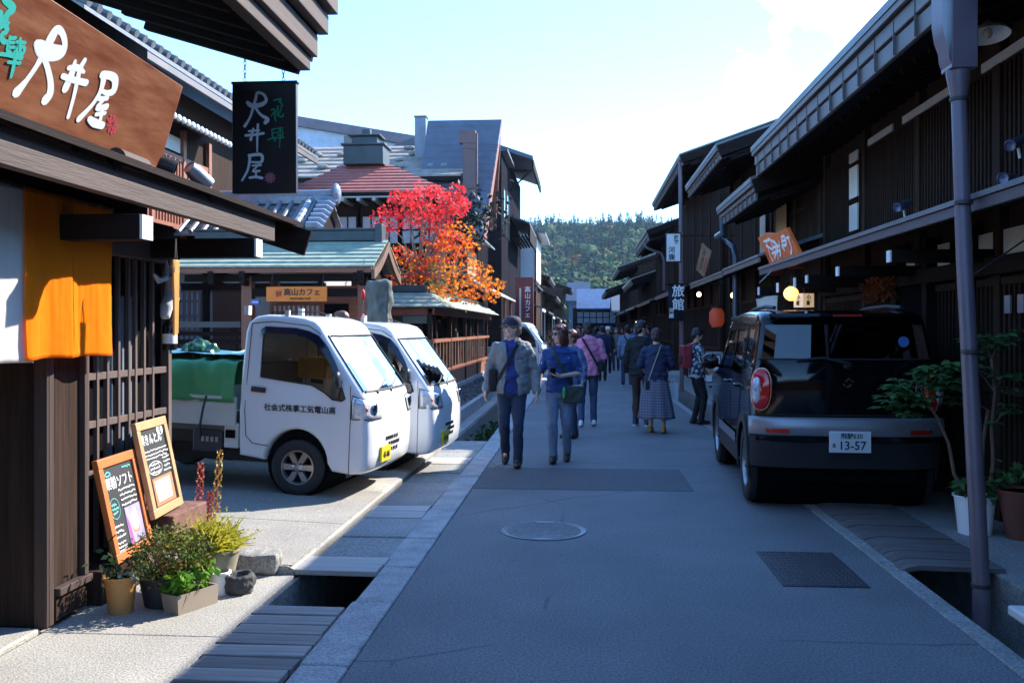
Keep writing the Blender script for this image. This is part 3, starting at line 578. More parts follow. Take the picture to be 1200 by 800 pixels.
for k in range(3): chalk(b, T, w * .14, w * .86, h * (.68 - .04 * k), .006)
b.build('lettering', m_chalk, t, smooth=0); b = MB()
for k in range(3): chalk(b, T, w * .22, w * .55, h * (.53 - .04 * k), .008)
for k in range(4): chalk(b, T, w * .64, w * .88, h * (.57 - .045 * k), .007)
b.stroke([(w * .38 + w * .22 * math.cos(a), h * .49 + h * .07 * math.sin(a)) for a in [k * .52 for k in range(13)]], [.004] * 13, T, 0, 2)
b.stroke([(w * .75 + w * .1 * math.cos(a), h * .87 + h * .055 * math.sin(a)) for a in [k * .52 for k in range(13)]], [.005] * 13, T, 0, 2); b.text('名物', .055, T @ Matrix.Translation((w * .75, h * .87, 0)), .001, .002)
b.build('lettering', m_chalk, t, smooth=0)
b = MB(); b.mat(0).bx(w * .2, w * .85, h * .1, h * .39, 0, .002, T); b.mat(1).prism([(w * .28, h * .14), (w * .74, h * .14), (w * .76, h * .36), (w * .25, h * .36), (w * .25, h * .25)], .002, .0035, T); b.build('card', [M('card_orange', (.45, .15, .07), .6), M('card_cream', (.72, .60, .42), .6)], t)
m_terra = M('orange_plastic_pot', (.52, .24, .07), .5, var=.08); m_dkpot = M('dark_pot', (.02, .02, .022), .6); m_leafb = two_tone('bright_leaf', (.10, .26, .02), (.17, .36, .04), .5, .4)
m_leafd = two_tone('heather_leaf', (.05, .085, .02), (.14, .15, .035), .6, .3); m_leafr = two_tone('bronze_leaf', (.12, .05, .02), (.20, .09, .03), .6, .3); m_wisp = two_tone('wispy_leaf', (.30, .32, .03), (.46, .40, .05), .6, .45); m_silv = two_tone('silver_leaf', (.20, .27, .22), (.30, .36, .30), .7, .3)
m_soil = M('potting_soil', (.04, .028, .02), .95, var=.4, vs=30)
def pot(t, c, r0, r1, h, m, lip=.008):
    b = MB(); T = Matrix.Translation(c); b.lathe([(0, 0), (r0, 0), (r1, h - .012), (r1 + lip, h - .012), (r1 + lip, h), (r1 - .006, h), (r1 - .012, h - .02), (0, h - .02)], 24, T); p = b.build('pot', m, t)
    b = MB(); b.lathe([(0, h - .018), (r1 - .012, h - .018)], 20, T); b.build('soil', m_soil, p)
c = G(133, 722); t = thing('potted_plant', 'orange plastic pot with trailing silvery leaves below the orange-framed board', 'potted plant', c); c.y += .08; pot(t, c, .062, .085, .20, m_terra)
b = MB()
for i in range(26): leaf(b, c + Vector((.06 + rnd.gauss(0, .035), rnd.gauss(0, .04), .20 + rnd.gauss(0, .02))), .05, rnd, 1)
b.build('foliage', m_silv, t)
b = MB()
for i in range(30): leaf(b, c + Vector((-.03 + rnd.gauss(0, .05), rnd.gauss(0, .05), .25 + rnd.gauss(0, .05))), .05, rnd)
b.tube([c + Vector((-.02, 0, .18)), c + Vector((-.05, .02, .3)), c + Vector((-.07, .0, .38)), c + Vector((-.03, 0, .42))], .004, 5); b.build('dark_foliage', two_tone('dark_leaf', (.02, .05, .02), (.04, .08, .03), .5), t)
c = G(180, 715); c.y += .12; t = thing('potted_shrub', 'dense low shrub with tiny green and bronze leaves in a dark pot', 'potted plant', c); pot(t, c, .1, .13, .17, m_dkpot)
b = MB(); b2 = MB()
for i in range(2600):
    d = Vector((rnd.gauss(0, 1), rnd.gauss(0, 1), rnd.gauss(0, .8))).normalized(); r = rnd.uniform(.6, 1.05); k = 1 + .3 * noise.noise(d * 2.6); p = c + Vector((.04 + d.x * .23 * r * k, d.y * .22 * r * k, .27 + d.z * .16 * r * k))
    leaf(b2 if (d.x > 0 and d.z < .1 and rnd.random() < .55) else b, p, rnd.uniform(.018, .03), rnd)
b.build('foliage', m_leafd, t); b2.build('bronze_foliage', m_leafr, t)
b = MB()
for k in range(14): d = Vector((rnd.gauss(0, 1), rnd.gauss(0, 1), .6)).normalized(); b.tube([c + Vector((0, 0, .15)), c + Vector((0, 0, .2)) + d * .09, c + Vector((0, 0, .24)) + d * .17], [.006, .004, .002], 5)
b.build('stem', m_brownv, t)
# rectangular planter with herbs
q0, q1 = G(207, 722), G(257, 705); t = thing('planter', 'grey-brown rectangular planter full of bright green herbs', 'planter', q0)
T = frame(q0, q1 - q0, (0, 0, 1)); L_ = (q1 - q0).length
b = MB(); hh, dp = .105, .13
o1 = [(.012, 0), (L_ - .012, 0), (L_ - .012, -dp + .02), (.012, -dp + .02)]; o2 = [(0, .0), (L_, .0), (L_, -dp), (0, -dp)]
vs = [T @ Vector((x, 0, y)) for x, y in o1] + [T @ Vector((x + (.006 if x < .1 else -.006), hh, y)) for x, y in o2] + [T @ Vector((x + (.016 if x < .1 else -.016), hh - .002, y + (-.012 if y > -.01 else .012))) for x, y in o2] + [T @ Vector((x + (.02 if x < .1 else -.02), hh - .03, y + (-.016 if y > -.01 else .016))) for x, y in o2]
fs = [(3, 2, 1, 0)] + [(i + 4 * k, (i + 1) % 4 + 4 * k, (i + 1) % 4 + 4 * k + 4, i + 4 * k + 4) for k in range(3) for i in range(4)]
b.add(vs, fs); bo = b.build('box', M('taupe_plastic', (.27, .22, .17), .5), t, smooth=0)
b = MB(); b.add([vs[12], vs[13], vs[14], vs[15]], [(0, 1, 2, 3)]); b.build('soil', m_soil, t)
b = MB(); s_ = MB()
for i in range(42):
    u = rnd.uniform(.08, .95); p = T @ Vector((L_ * u, hh, -dp * rnd.uniform(.2, .8))); top = p + Vector((rnd.gauss(0, .03), rnd.gauss(0, .03), rnd.uniform(.03, .11) + (.05 if .5 < u < .8 else 0)))
    s_.tube([p - Vector((0, 0, .03)), top], .003, 5)
    for k in range(7): leaf(b, top + Vector((rnd.gauss(0, .022), rnd.gauss(0, .022), rnd.gauss(0, .016))), rnd.uniform(.045, .068), rnd, 1.2)
b.build('foliage', m_leafb, t); s_.build('stem', m_leafb, t)
c = G(252, 699); c.y += .07; t = thing('flower_pot', 'small white pot half hidden behind the herb planter', 'pot', c); pot(t, c, .05, .058, .13, m_white)
# wispy yellow-green plant in a tall stone pot
c = G(241, 698); c.y += .15; c.x += .0; t = thing('potted_shrub', 'wispy yellow-green shrub in a tall pale stone pot', 'potted plant', c); pot(t, c, .085, .14, .24, M('pale_pot', (.30, .27, .20), .8, var=.25, vs=5))
b = MB()
for i in range(650):
    a = rnd.uniform(0, 6.28); e = rnd.uniform(.1, 1.45); d = Vector((math.cos(a) * math.cos(e) + .05, math.sin(a) * math.cos(e), math.sin(e))); L = rnd.uniform(.12, .27) * (.75 + .25 * abs(math.cos(a)))
    o_ = c + Vector((-.05 + rnd.gauss(0, .05), rnd.gauss(0, .05), .23)); e1 = o_ + d * L * .6; e2 = o_ + d * L - Vector((0, 0, .03)); w = .005; s1 = d.cross(Vector((rnd.random(), rnd.random(), .3))).normalized() * w
    b.add([o_ - s1, o_ + s1, e1 + s1, e2, e1 - s1], [(0, 1, 2, 3, 4)])
    for k in range(2): leaf(b, o_ + d * L * rnd.uniform(.5, 1), .02, rnd)
b.build('foliage', m_wisp, t)
# textured brown pot with the red spikes behind
c = G(205, 640); c.y += .12; b = MB(); b.bx(-2.98, -2.62, 5.75, 6.28, 0, .335); tag(b.build('wooden_box', M('red_brown_box', (.16, .075, .055), .9, var=.5, vs=14, bump=.7, bs=25), world=(-2.8, 6, 0), bevel=.012), 'rough reddish brown box under the pale-wood-framed menu board', 'box')
t = thing('potted_succulent', 'two tall red and yellow succulent spikes in a shallow brown pot', 'potted plant', c)
b = MB(); b.lathe([(0, 0), (.15, 0), (.19, .06), (.19, .17), (.175, .17), (.17, .15), (0, .15)], 22, Matrix.Translation(c)); r_ = b.build('pot', M('brown_clay', (.12, .06, .045), .9, var=.4, vs=10, bump=.6, bs=20), t)
b = MB(); b.lathe([(0, .155), (.17, .15)], 18, Matrix.Translation(c)); b.build('soil', M('red_soil', (.22, .09, .07), .95, var=.4, vs=20), r_)
m_sr = two_tone('red_leaf', (.45, .06, .05), (.55, .18, .08), .5, .3); m_sy = two_tone('yellow_leaf', (.42, .38, .06), (.50, .22, .08), .5, .3)
for px, py, ml, dx in ((236, 541, m_sr, 0), (258, 526, m_sy, .02), (247, 575, m_sr, .0)):
    top = PY(px, py, c.y + dx); base = Vector((top.x - .03, c.y, c.z + .14)); b = MB(); n = 46
    for i in range(n):
        u = i / n; p = base.lerp(top, u); 
        for k in range(3): a = i * 2.4 + k * 2.1; r = .028 * (1 - .5 * u) + .004; leaf(b, p + Vector((math.cos(a) * r, math.sin(a) * r, .0)), .026, rnd, 0)
    s_ = MB(); s_.tube([base, top], [.006, .003], 5); s_.build('stem', m_sr, t); b.build('spike', ml, t)
b = MB()
for i in range(260): leaf(b, c + Vector((.06 + rnd.gauss(0, .07), rnd.gauss(0, .07), .18 + abs(rnd.gauss(0, .025)))), .03, rnd)
b.build('ground_leaves', two_tone('orange_leaf', (.30, .14, .03), (.30, .28, .05), .6), t)
# stones
c = G(276, 697); c.y += .06; b = MB(); b.lathe([(0, 0), (.075, 0), (.092, .05), (.09, .10), (.075, .115), (.055, .11), (.045, .07), (0, .06)], 26, Matrix.Translation(c)); r_ = remesh(b, .006, 2, .010, 26, 4); tag(r_.build('stone_bowl', m_lava, world=tuple(c)), 'small rough black stone bowl on the sunlit pavement', 'bowl')
def boulder(name, label, px0, px1, y, hgt, dep, seed, m):
    a, e = G(px0, y), G(px1, y); c = (a + e) / 2; c.y += dep / 2; b = MB(); w = (e - a).length; b.bx(-w / 2, w / 2, -dep / 2, dep / 2, 0, hgt, Matrix.Translation(c) @ Matrix.Rotation(.12, 4, 'Z')); r_ = remesh(b, .018, 3, .018, 6, seed); tag(r_.build(name, m, world=tuple(c)), label, 'stone')
boulder('stone_block', 'rough grey stone block with a flat pale top behind the black stone bowl', 270, 322, 675, .13, .2, 2, m_stone)
boulder('stone_block', 'small broken stone standing at the corner of the plaza slab', 308, 328, 672, .12, .1, 5, m_stone)
# ================================================================== ROW OF TOWNHOUSES ON THE RIGHT (and the far left row)
def XZ(s, y0): return Matrix(((s, 0, 0, 0), (0, 0, 1, y0), (0, 1, 0, 0), (0, 0, 0, 1)))
def machiya(label, s, y0, y1, zt, ex=2.35, wx=3.4, h=.3, slope=.35, pz=2.55, px=2.45, upper=True, lower=True, near=False, name='townhouse', wallm=None, roofm=None, step=.07, base=0):
    t = thing(name, label, 'house', (s * wx, y0, 0)); ya, yb = y0 + .06, y1 - .06
    X = lambda a, b: (min(s * a, s * b), max(s * a, s * b))
    b = MB(); b.bx(*X(wx, wx + 6), ya + .1, yb - .1, base, zt + .1); b.build('wall', wallm or m_dwv, t)
    rx = wx + 3.2; zr = zt + (rx - ex) * slope
    b = MB(); b.prism([(ex, zt - .07), (ex, zt), (rx, zr), (rx + 4, zr - 4 * slope), (rx + 4, zr - .14 - 4 * slope), (rx, zr - .16), (ex + .2, zt - .02)], 0, y1 - y0, XZ(s, y0)); b.build('roof', roofm or m_tile, t)
    b = MB(); z = zt - .06
    b.bx(*X(ex + .01, ex + .05), y0 + .02, y1 - .02, zt - .13, zt - .055); b.bx(*X(ex + .05, ex + .09), y0 + .03, y1 - .03, zt - h * .62, zt - .135); b.bx(*X(ex + .07, ex + .11), y0 + .035, y1 - .035, zt - h, zt - h * .65)
    eo = b.build('eave_board', m_gut, t, bevel=.008)
    b = MB(); y = y0 + .2
    while y < y1 - .1:
        b.bx(*X(ex + .044, ex + .12), y, y + .007, zt - h, zt - .135); y += .46 if near else .4
    b.build('seam', m_gut, eo)
    b = MB(); b.prism([(ex + .11, zt - h), (wx + .05, zt - h + (wx - ex - .06) * slope), (wx + .05, zt - h + (wx - ex - .06) * slope + .03), (ex + .11, zt - h + .03)], 0, y1 - y0 - .1, XZ(s, y0 + .05))
    y = y0 + .1
    while y < y1 - .1: b.bar((s * (ex + .3), y, zt - h - .025 + .18 * slope), (s * wx, y, zt - h - .03 + (wx - ex - .1) * slope), .05, .07); y += .3
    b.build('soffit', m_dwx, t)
    for yy in (y0 + .02, y1 - .02): b = MB(); b.bar((s * (ex + .05), yy, zt - .13), (s * rx, yy, zr - .15), .05, .2); b.build('barge_board', m_dwx, t)
    zw = zt - h + (wx - ex) * slope - .12
    if upper:
        b = MB(); y = y0 + .15; z0 = pz + .18
        while y < y1 - .15: b.bx(*X(wx - .05, wx - .02), y, y + step * .42, z0, zw - .25); y += step
        b.bx(*X(wx - .06, wx - .015), y0 + .1, y1 - .1, zw - .25, zw - .17); b.bx(*X(wx - .06, wx - .015), y0 + .1, y1 - .1, z0 - .06, z0 + .02); b.build('lattice', m_dwv, t)
        n = max(2, round((y1 - y0) / 1.8))
        for k in range(n + 1): yy = y0 + .12 + (y1 - y0 - .24) * k / n; b = MB(); b.bx(*X(wx - .075, wx - .0), yy - .06, yy + .06, base, zw + .1); b.build('post', m_dwv, t)
    if lower:
        b = MB(); b.prism([(wx + .02, pz + .06 + (wx - px) * .27), (px, pz), (px, pz - .035), (wx + .02, pz + (wx - px) * .27)], 0, y1 - y0 - .04, XZ(s, y0 + .02)); po = b.build('pent_roof', roofm or m_tile, t)
        b = MB(); b.bx(*X(px + .015, px + .05), y0 + .03, y1 - .03, pz - .11, pz - .037); b.build('fascia', m_gut if not near else m_fascia2, t, bevel=.005)
        b = MB(); y = y0 + .15
        while y < y1: b.bar((s * (px + .06), y, pz - .075), (s * wx, y, pz - .06 + (wx - px) * .27), .04, .05); y += .28
        b.build('rafters', m_dwx, t)
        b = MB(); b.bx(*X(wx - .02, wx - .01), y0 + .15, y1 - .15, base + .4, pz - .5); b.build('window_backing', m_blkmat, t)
        b = MB(); y = y0 + .2
        while y < y1 - .2: b.bx(*X(wx - .06, wx - .025), y, y + .03, base + .3, pz - .45); y += .085
        for z in (base + .32, base + 1.05, pz - .47): b.bx(*X(wx - .065, wx - .03), y0 + .15, y1 - .15, z - .03, z + .03)
        b.build('lattice', m_dwv, t)
    return t
m_fascia2 = M('plum_fascia', (.075, .062, .07), .5, var=.2, vs=3, bump=.2, bs=14, grain=H_Y)
# the near house: upper eave, plaster strips, pent roof, entrance
B1 = machiya('near right timber townhouse with layered metal eave and white plaster strips', 1, -3.0, 13.1, 4.07, h=.42, pz=2.39, near=True, step=.075)
b = MB()
wz = 3.735
for y0, y1 in ((5.9, 7.95), (8.32, 9.85)): b = MB(); b.bx(3.315, 3.332, y0, y1, wz - .075, wz); b.build('plaster_strip', m_plaster, B1)
b = MB(); b.bx(3.315, 3.332, 10.16, 11.0, wz - .075, wz)
b.bx(3.33, 3.345, 7.9, 8.18, wz - .07, wz) if 0 else None
b.build('plaster_strip', m_plaster, B1)
b = MB()
for z0, z1 in ((2.74, 3.06), (3.14, 3.52), (3.58, 3.70)): b = MB(); b.bx(3.31, 3.33, 11.4, 11.74, z0, z1); b.build('plaster_panel', m_plaster, B1)
b = MB()
for y0, y1 in ((5.6, 8.1), (8.72, 9.02), (9.1, 9.84)): b = MB(); b.bx(3.355, 3.36, y0, y1, 2.13, 2.33); b.build('plaster_strip', m_plaster, B1)
b = MB(); b.bx(3.24, 3.36, 4.0, 13.0, 1.97, 2.11); b.bx(3.25, 3.42, 8.1, 8.32, 0, 2.4); b.bx(3.25, 3.42, 9.0, 9.12, 0, 2.4); b.bx(3.25, 3.42, 9.86, 10.0, 0, 2.4); b.build('timber_frame', m_dwy, B1, bevel=.004)
b = MB(); b.bx(3.30, 3.335, 9.13, 9.85, 0, 1.96); b.build('entrance', m_blkmat, B1)
for px, za, zb in ((1040, 293, 308), (980, 312, 324), (944, 322, 332), (930, 325, 337), (910, 331, 343), (888, 336, 346)):
    q = PX(px, za, 2.5); z0 = PX(px, zb, 2.5).z; b = MB(); b.bx(2.52, 3.4, q.y - .05, q.y + .05, z0, q.z); bo = b.build('beam', m_dwx, B1); b = MB(); b.bx(2.505, 2.519, q.y - .045, q.y + .045, z0 + .005, q.z - .005); b.build('beam_end', m_white, bo)
b = MB(); b.bx(2.9, 3.6, -3, 13, 0, .12); b.build('stone_base', m_slab, B1) if 0 else None
b = MB()
for k in range(7): b.bx(3.31, 3.325, 6.1 + .22 * k, 6.2 + .22 * k, 1.66 + .0, 1.8); 
b.build('pane_marks', M('dim_glass', (.22, .24, .30), .3), B1)
machiya('low dark townhouse with yellow wall panel and stepped grey eave behind the orange sign', 1, 13.12, 16.4, 3.66, h=.33, pz=2.58)
o = bpy.data.objects['townhouse.001']
b = MB(); b.bx(3.29, 3.3, 15.2, 16.0, 2.85, 3.75); b.build('yellow_panel', m_tan, o)
b = MB(); b.bx(3.29, 3.3, 16.9, 17.4, 2.85, 3.6); b.build('pale_panel', M('pale_tan', (.5, .42, .33), .9), o)
B3 = machiya('taller brown townhouse with rising eave line behind the white inn sign', 1, 16.45, 21.3, 4.8, h=.28, pz=2.56)
B4 = machiya('brown timber townhouse with a steep roof edge above the inn curtain', 1, 22.6, 31.4, 5.78, h=.28, pz=2.6)
b = MB(); b.bx(3.2, 3.3, 22.65, 22.66, 0, 0.01); 
machiya('dark townhouse with a curved gutter pipe beyond the inn sign', 1, 34.2, 42.0, 5.2, h=.45, pz=2.6)
B6 = machiya('low dark shop with pale lit roof far down the right side', 1, 44, 53, 3.9, pz=2.6, ex=2.3, roofm=M('pale_metal_roof', (.42, .42, .40), .5))
machiya('small two storey house with white gable at the far right bend', 1, 55, 66, 5.2, pz=2.6, ex=2.1)
machiya('last dark shop on the right before the street bends', 1, 68, 82, 4.4, pz=2.5, ex=1.7)
# drain pipes
pp = thing('drain_pipe', 'tall plum-coloured downpipe standing in the ditch at the right edge', 'downpipe', (2.36, 5.65, -.4))
top, mid, bot = PX(1113, 0, 2.40), PX(1130, 300, 2.385), PX(1150, 690, 2.36)
P = [Vector((2.36, 5.65, -.45)), bot, mid, PX(1124, 120, 2.395)]
b = MB(); b.tube(P, [.05, .05, .048, .047], 20); b.build('pipe', m_pipe, pp)
q = P[-1]; b = MB(); b.tube([q, q + Vector((0, 0, .04)), q + Vector((-.005, 0, .17)), q + Vector((-.005, 0, .2))], [.048, .052, .072, .074], 20); b.bx(q.x - .075, q.x + .085, q.y - .08, q.y + .10, q.z + .2, q.z + 1.0)
b.grid([[(q.x - .075 - r_ , q.y + yy, q.z + zz) for r_, zz in ((-.01, .2), (.015, .27), (.02, .33), (.045, .40), (.06, .5), (.065, 1.0))] for yy in (-.075, -.03, .03, .095)]); b.build('rain_head', m_pipe, pp, bevel=.006)
for z in (.02, 1.4, 2.33, q.z + .02):
    u = bot.lerp(q, max(0, (z - bot.z)) / (q.z - bot.z)); b = MB(); b.lathe([(.053, -.012), (.056, -.01), (.056, .01), (.053, .012)], 20, Matrix.Translation((u.x, u.y, z))); b.build('band', m_iron, pp)
b = MB(); b.tube([bot.lerp(q, .62), (3.3, 6.3, 2.40)], .006, 5); b.build('tie_wire', m_iron, pp)
def pipe(label, pts, r=.04, m=None): b = MB(); b.tube(pts, r, 12); o = b.build('drain_pipe', m or m_pipe, world=tuple(pts[0])); tag(o, label, 'downpipe')
g0 = Vector((2.42, 16.2, 3.45)); pipe('dark gooseneck gutter pipe dropping from the stepped eave', [g0, g0 + Vector((0, -.1, -.25)), PX(840, 277, 2.45), PX(852, 282, 2.6), PX(860, 290, 2.62), PX(862, 300, 2.62), PX(862, 377, 2.62)], .05, M('blue_black_pipe', (.03, .035, .05), .3))
q = PX(797, 190, 2.4); pipe('thin straight downpipe from the roof corner down beside the inn sign', [q, PX(798, 300, 2.4), Vector((2.42, PX(798, 300, 2.4).y, 0))], .05)
pipe('thin curved gutter pipe below the far eave on the right', [PX(755, 285, 2.4), PX(757, 290, 2.42), PX(775, 297, 2.9), PX(778, 305, 2.95), PX(778, 340, 2.95)], .045, m_fascia2)
# lamps on the right-hand houses
lp = thing('lamp_shade_light', 'white enamel dish lamp hanging under the near right eave', 'lamp', PX(1158, 40, 2.9))
q = PX(1158, 42, 2.9); T = Matrix.Translation(q) @ Matrix.Rotation(R(-10), 4, 'X')
b = MB(); b.lathe([(.03, .10), (.05, .075), (.12, .04), (.15, .0), (.147, -.004), (.115, .03), (.045, .06), (.0, .065)], 30, T); b.build('lamp_shade', M('enamel', (.78, .76, .70), .25, var=.1, vs=8), lp)
b = MB(); b.ell((0, 0, .02), (.032, .032, .042), 14, 8, T); b.build('bulb', M('bulb_glass', (.5, .42, .28), .15), lp)
b = MB(); b.tube([q + Vector((0, 0, .08)), q + Vector((-.02, 0, .2)), q + Vector((.02, 0, .5))], .01, 6); b.build('stem', m_iron, lp)
def flood(label, P, d):
    t = thing('wall_spotlight', label, 'spotlight', P); d = Vector(d).normalized(); c = P + Vector((0, 0, .06)); q = d.to_track_quat('Z', 'Y').to_matrix().to_4x4(); q.translation = c
    b = MB(); b.lathe([(0, -.12), (.03, -.11), (.04, 0), (.045, .10), (.04, .105), (.035, .09), (0, .08)], 16, q); b.build('lamp_head', M('blue_grey_paint', (.12, .14, .22), .35, .4), t); b = MB(); b.tube([c, c + Vector((.02, .0, -.12))], .01, 6); b.build('bracket', m_white, t)
flood('blue-grey spotlight by the upper lattice at the right edge, higher one', PX(1192, 176, 3.2), (-.8, -.6, -.4)); flood('blue-grey spotlight with white bracket at the right edge, lower one', PX(1183, 219, 3.1), (-.8, -.7, -.1)); flood('small dark spotlight on the pent roof left of the downpipe', PX(1058, 248, 3.0), (-.7, -.6, -.3))
for px, y, x, lab in ((819, 345, 2.9, 'small glowing bulb under the pent roof beyond the orange sign'), (859, 346, 3.0, 'dim orange glowing bulb beside the gooseneck pipe'), (746, 378, 2.6, 'small white glowing bulb far down the right side')):
    q = PX(px, y, x); t = thing('bulb_lamp', lab, 'lamp', q); b = MB(); b.ell(q, (.055, .055, .06), 12, 8); b.build('bulb', M('lit_bulb', (.9, .8, .6), .3, emit=(1, .75, .42), es=3 if px != 859 else .7), t); b = MB(); b.tube([q + Vector((0, 0, .04)), q + Vector((0, 0, .35))], .012, 6); b.build('cord', m_black, t)
q = PX(927, 344, 2.6); t = thing('paper_lantern', 'round glowing orange paper lantern under the pent roof', 'lantern', q); b = MB(); r = .088
b.lathe([(.03, -r)] + [(r * 1.02 * math.cos(a) * (1 + .02 * (k % 2)), r * math.sin(a)) for k, a in enumerate([R(-70 + 10 * i) for i in range(15)])] + [(.03, r)], 24, Matrix.Translation(q)); b.build('shade', M('lantern_paper', (.75, .5, .2), .6, emit=(1, .50, .12), es=.8), t); b = MB(); b.tube([q + Vector((0, 0, r)), q + Vector((0, 0, r + .15))], .006, 5); b.lathe([(.032, 0), (.032, .015)], 12, Matrix.Translation(q + Vector((0, 0, r)))); b.build('cap', m_black, t)
a, c = PX(933, 345, 2.75), PX(950, 360, 2.75); t = thing('box_lantern', 'square white paper box lantern with black characters beside the round lantern', 'lantern', (2.75, a.y, c.z)); q = PX(942, 352, 2.75); T = Matrix.Translation(q) @ Matrix.Rotation(R(28), 4, 'Z')
b = MB(); b.bx(-.085, .085, -.085, .085, -.085, .085, T); b.build('shade', M('box_paper', (.62, .55, .45), .7, emit=(1, .7, .4), es=.12), t); b = MB(); b.text('小町', .07, T @ frame((0, -.087, 0), (1, 0, 0), (0, 0, 1)), .001, .002, True); b.text('小町', .07, T @ frame((-.087, 0, 0), (0, -1, 0), (0, 0, 1)), .001, .002, True); b.build('lettering', m_black, t, smooth=0); b = MB(); b.tube([q + Vector((0, 0, .08)), q + Vector((0, 0, .3))], .006, 5); b.build('cord', m_black, t)
# white cloth banner
t = thing('cloth_banner', 'white cloth banner with small writing under the pent roof', 'banner', PX(898, 372, 2.75)); c0, c1, c2, c3 = [PX(*p, 2.78) for p in ((886, 350), (911, 345), (912, 366), (887, 371))]
P = [[(2.78 + .015 * math.sin(u * 9 + v * 2), *(c0.lerp(c1, u).lerp(c3.lerp(c2, u), v))[1:]) for u in [i / 12 for i in range(13)]] for v in [j / 10 for j in range(11)]]
b = MB(); b.grid(P); o = b.build('cloth', m_wc, t, smooth=180); so_ = o.modifiers.new('s', 'SOLIDIFY'); so_.thickness = .004
T = frame(c3.lerp(c2, .78).lerp(c0, .16) + Vector((-.025, 0, 0)), (0, -1, 0), (0, 0, 1)); b = MB(); b.text('団子', .1, T, .001, .001); b.build('lettering', m_black, t, smooth=0)
b = MB(); b.tube([c0 + Vector((0, .04, .005)), c1 + Vector((0, -.04, .01))], .012, 6); b.build('rod', m_dwy, t)
# orange wooden sign standing on the pent roof
bl, br = PX(903, 314, 2.62), PX(938, 301, 2.62); t = thing('wooden_sign', 'bright orange wooden sign with white brush characters standing on the pent roof', 'sign', bl)
T = frame(bl, br - bl, Vector((-.13, 0, .5))); pl = [on_plane(T, *p) for p in ((904, 314), (938, 301), (921, 267), (908, 274), (897, 273), (888, 279))]
b = MB(); b.prism(pl, -.05, 0, T); b.build('board', M('orange_board', (.76, .12, .012), .4, var=.2, vs=4, grain=(1, 3, 1)), t, bevel=.006)
b = MB(); A = lambda x, y: on_plane(T, 840 + x / 5., 240 + y / 5.)
sc = [[(275, 215), (310, 205)], [(285, 200), (300, 245)], [(300, 195), (345, 225)], [(290, 240), (330, 262)], [(300, 250), (315, 300), (330, 330)], [(315, 205), (330, 250)], [(335, 210), (355, 235)], [(330, 250), (365, 240)], [(340, 230), (362, 315)], [(325, 285), (372, 268)], [(350, 270), (340, 310)], [(365, 215), (375, 280), (372, 300)], [(360, 250), (352, 275)], [(382, 240), (398, 265)], [(380, 190), (388, 235), (410, 228), (398, 185), (380, 190)], [(386, 212), (405, 206)], [(410, 195), (425, 190)], [(418, 192), (440, 250), (436, 285)]]
for p in sc: b.stroke([A(*q) for q in p], [.034] + [.04] * (len(p) - 1), T)
b.build('lettering', m_white, t, smooth=0)
b = MB(); 
for u in (.1, .8): q = bl.lerp(br, u); b.bar(q + Vector((-.06, 0, -.05)), q + Vector((.12, 0, -.05)), .09, .12)
b.build('foot', M('orange_foot', (.25, .06, .02), .5), t); b = MB(); b.tube([bl.lerp(br, .45) + Vector((-.05, 0, .0)), bl.lerp(br, .3) + Vector((-.3, -.25, -.25))], .006, 5); b.build('stay_wire', m_steel, t)
# tilted brown board, white inn sign, navy inn curtain
Y = 19.3; q = PX(824, 305, 2.5); T = frame(q, (.35, -.93, 0), (0, 0, 1)) @ Matrix.Rotation(R(-28), 4, 'Z'); t = thing('wooden_sign', 'small brown wooden board hung at a tilt beside the gooseneck pipe', 'sign', q); b = MB(); b.prism([(-.2, -.3), (.2, -.3), (.22, .3), (-.22, .3)], -.03, 0, T); b.build('board', M('brown_board', (.20, .115, .06), .6, var=.3, vs=5), t, bevel=.005)
b = MB(); b.text('お食事', .15, T @ Matrix.Translation((-.02, 0, .002)), .001, 0, True); b.build('lettering', M('dark_ink', (.05, .03, .025), .7), t, smooth=0); b = MB(); b.bx(.08, .15, -.22, .1, 0, .004, T); b.build('red_strip', M('dull_red', (.30, .04, .04), .6), t)
Y = 20.6; a, c = PY(781, 274, Y), PY(797, 306, Y); t = thing('inn_sign', 'white vertical inn sign with black characters hung out over the street', 'sign', (a.x, Y, c.z)); b = MB(); b.bx(a.x, c.x, Y, Y + .07, c.z, a.z); b.build('panel', M('sign_white', (.72, .74, .78), .4, var=.03), t)
b = MB()
for x0, x1, z0, z1 in ((a.x - .02, c.x + .02, a.z, a.z + .025), (a.x - .02, c.x + .02, c.z - .025, c.z), (a.x - .02, a.x, c.z, a.z), (c.x, c.x + .02, c.z, a.z)): b.bx(x0, x1, Y - .01, Y + .08, z0, z1)
b.bx(c.x + .02, 3.4, Y + .02, Y + .05, a.z - .06, a.z - .03); b.build('frame', m_dwv, t)
T = frame(((a.x + c.x) / 2, Y - .004, (a.z + c.z) / 2), (1, 0, 0), (0, 0, 1)); w = c.x - a.x; b = MB(); b.text('旅館', .10, T @ Matrix.Translation((w * .20, .17, 0)), .002, .003, True); b.text('河鹿', .15, T @ Matrix.Translation((-w * .12, -.13, 0)), .002, .002, True); b.build('lettering', m_black, t, smooth=0)
Y = 22.3; a, c = PY(783, 333, Y), PY(801, 376, Y); t = thing('inn_curtain', 'navy blue hanging inn curtain with white characters', 'curtain', (a.x, Y, c.z)); P = [[(a.x + (c.x - a.x) * u, Y + .02 * math.sin(u * 8), a.z + (c.z - a.z) * v) for u in [i / 8 for i in range(9)]] for v in (0, .5, 1)]
b = MB(); b.grid(P); o = b.build('cloth', M('navy_cloth', (.006, .008, .022), .8), t); so_ = o.modifiers.new('s', 'SOLIDIFY'); so_.thickness = .006
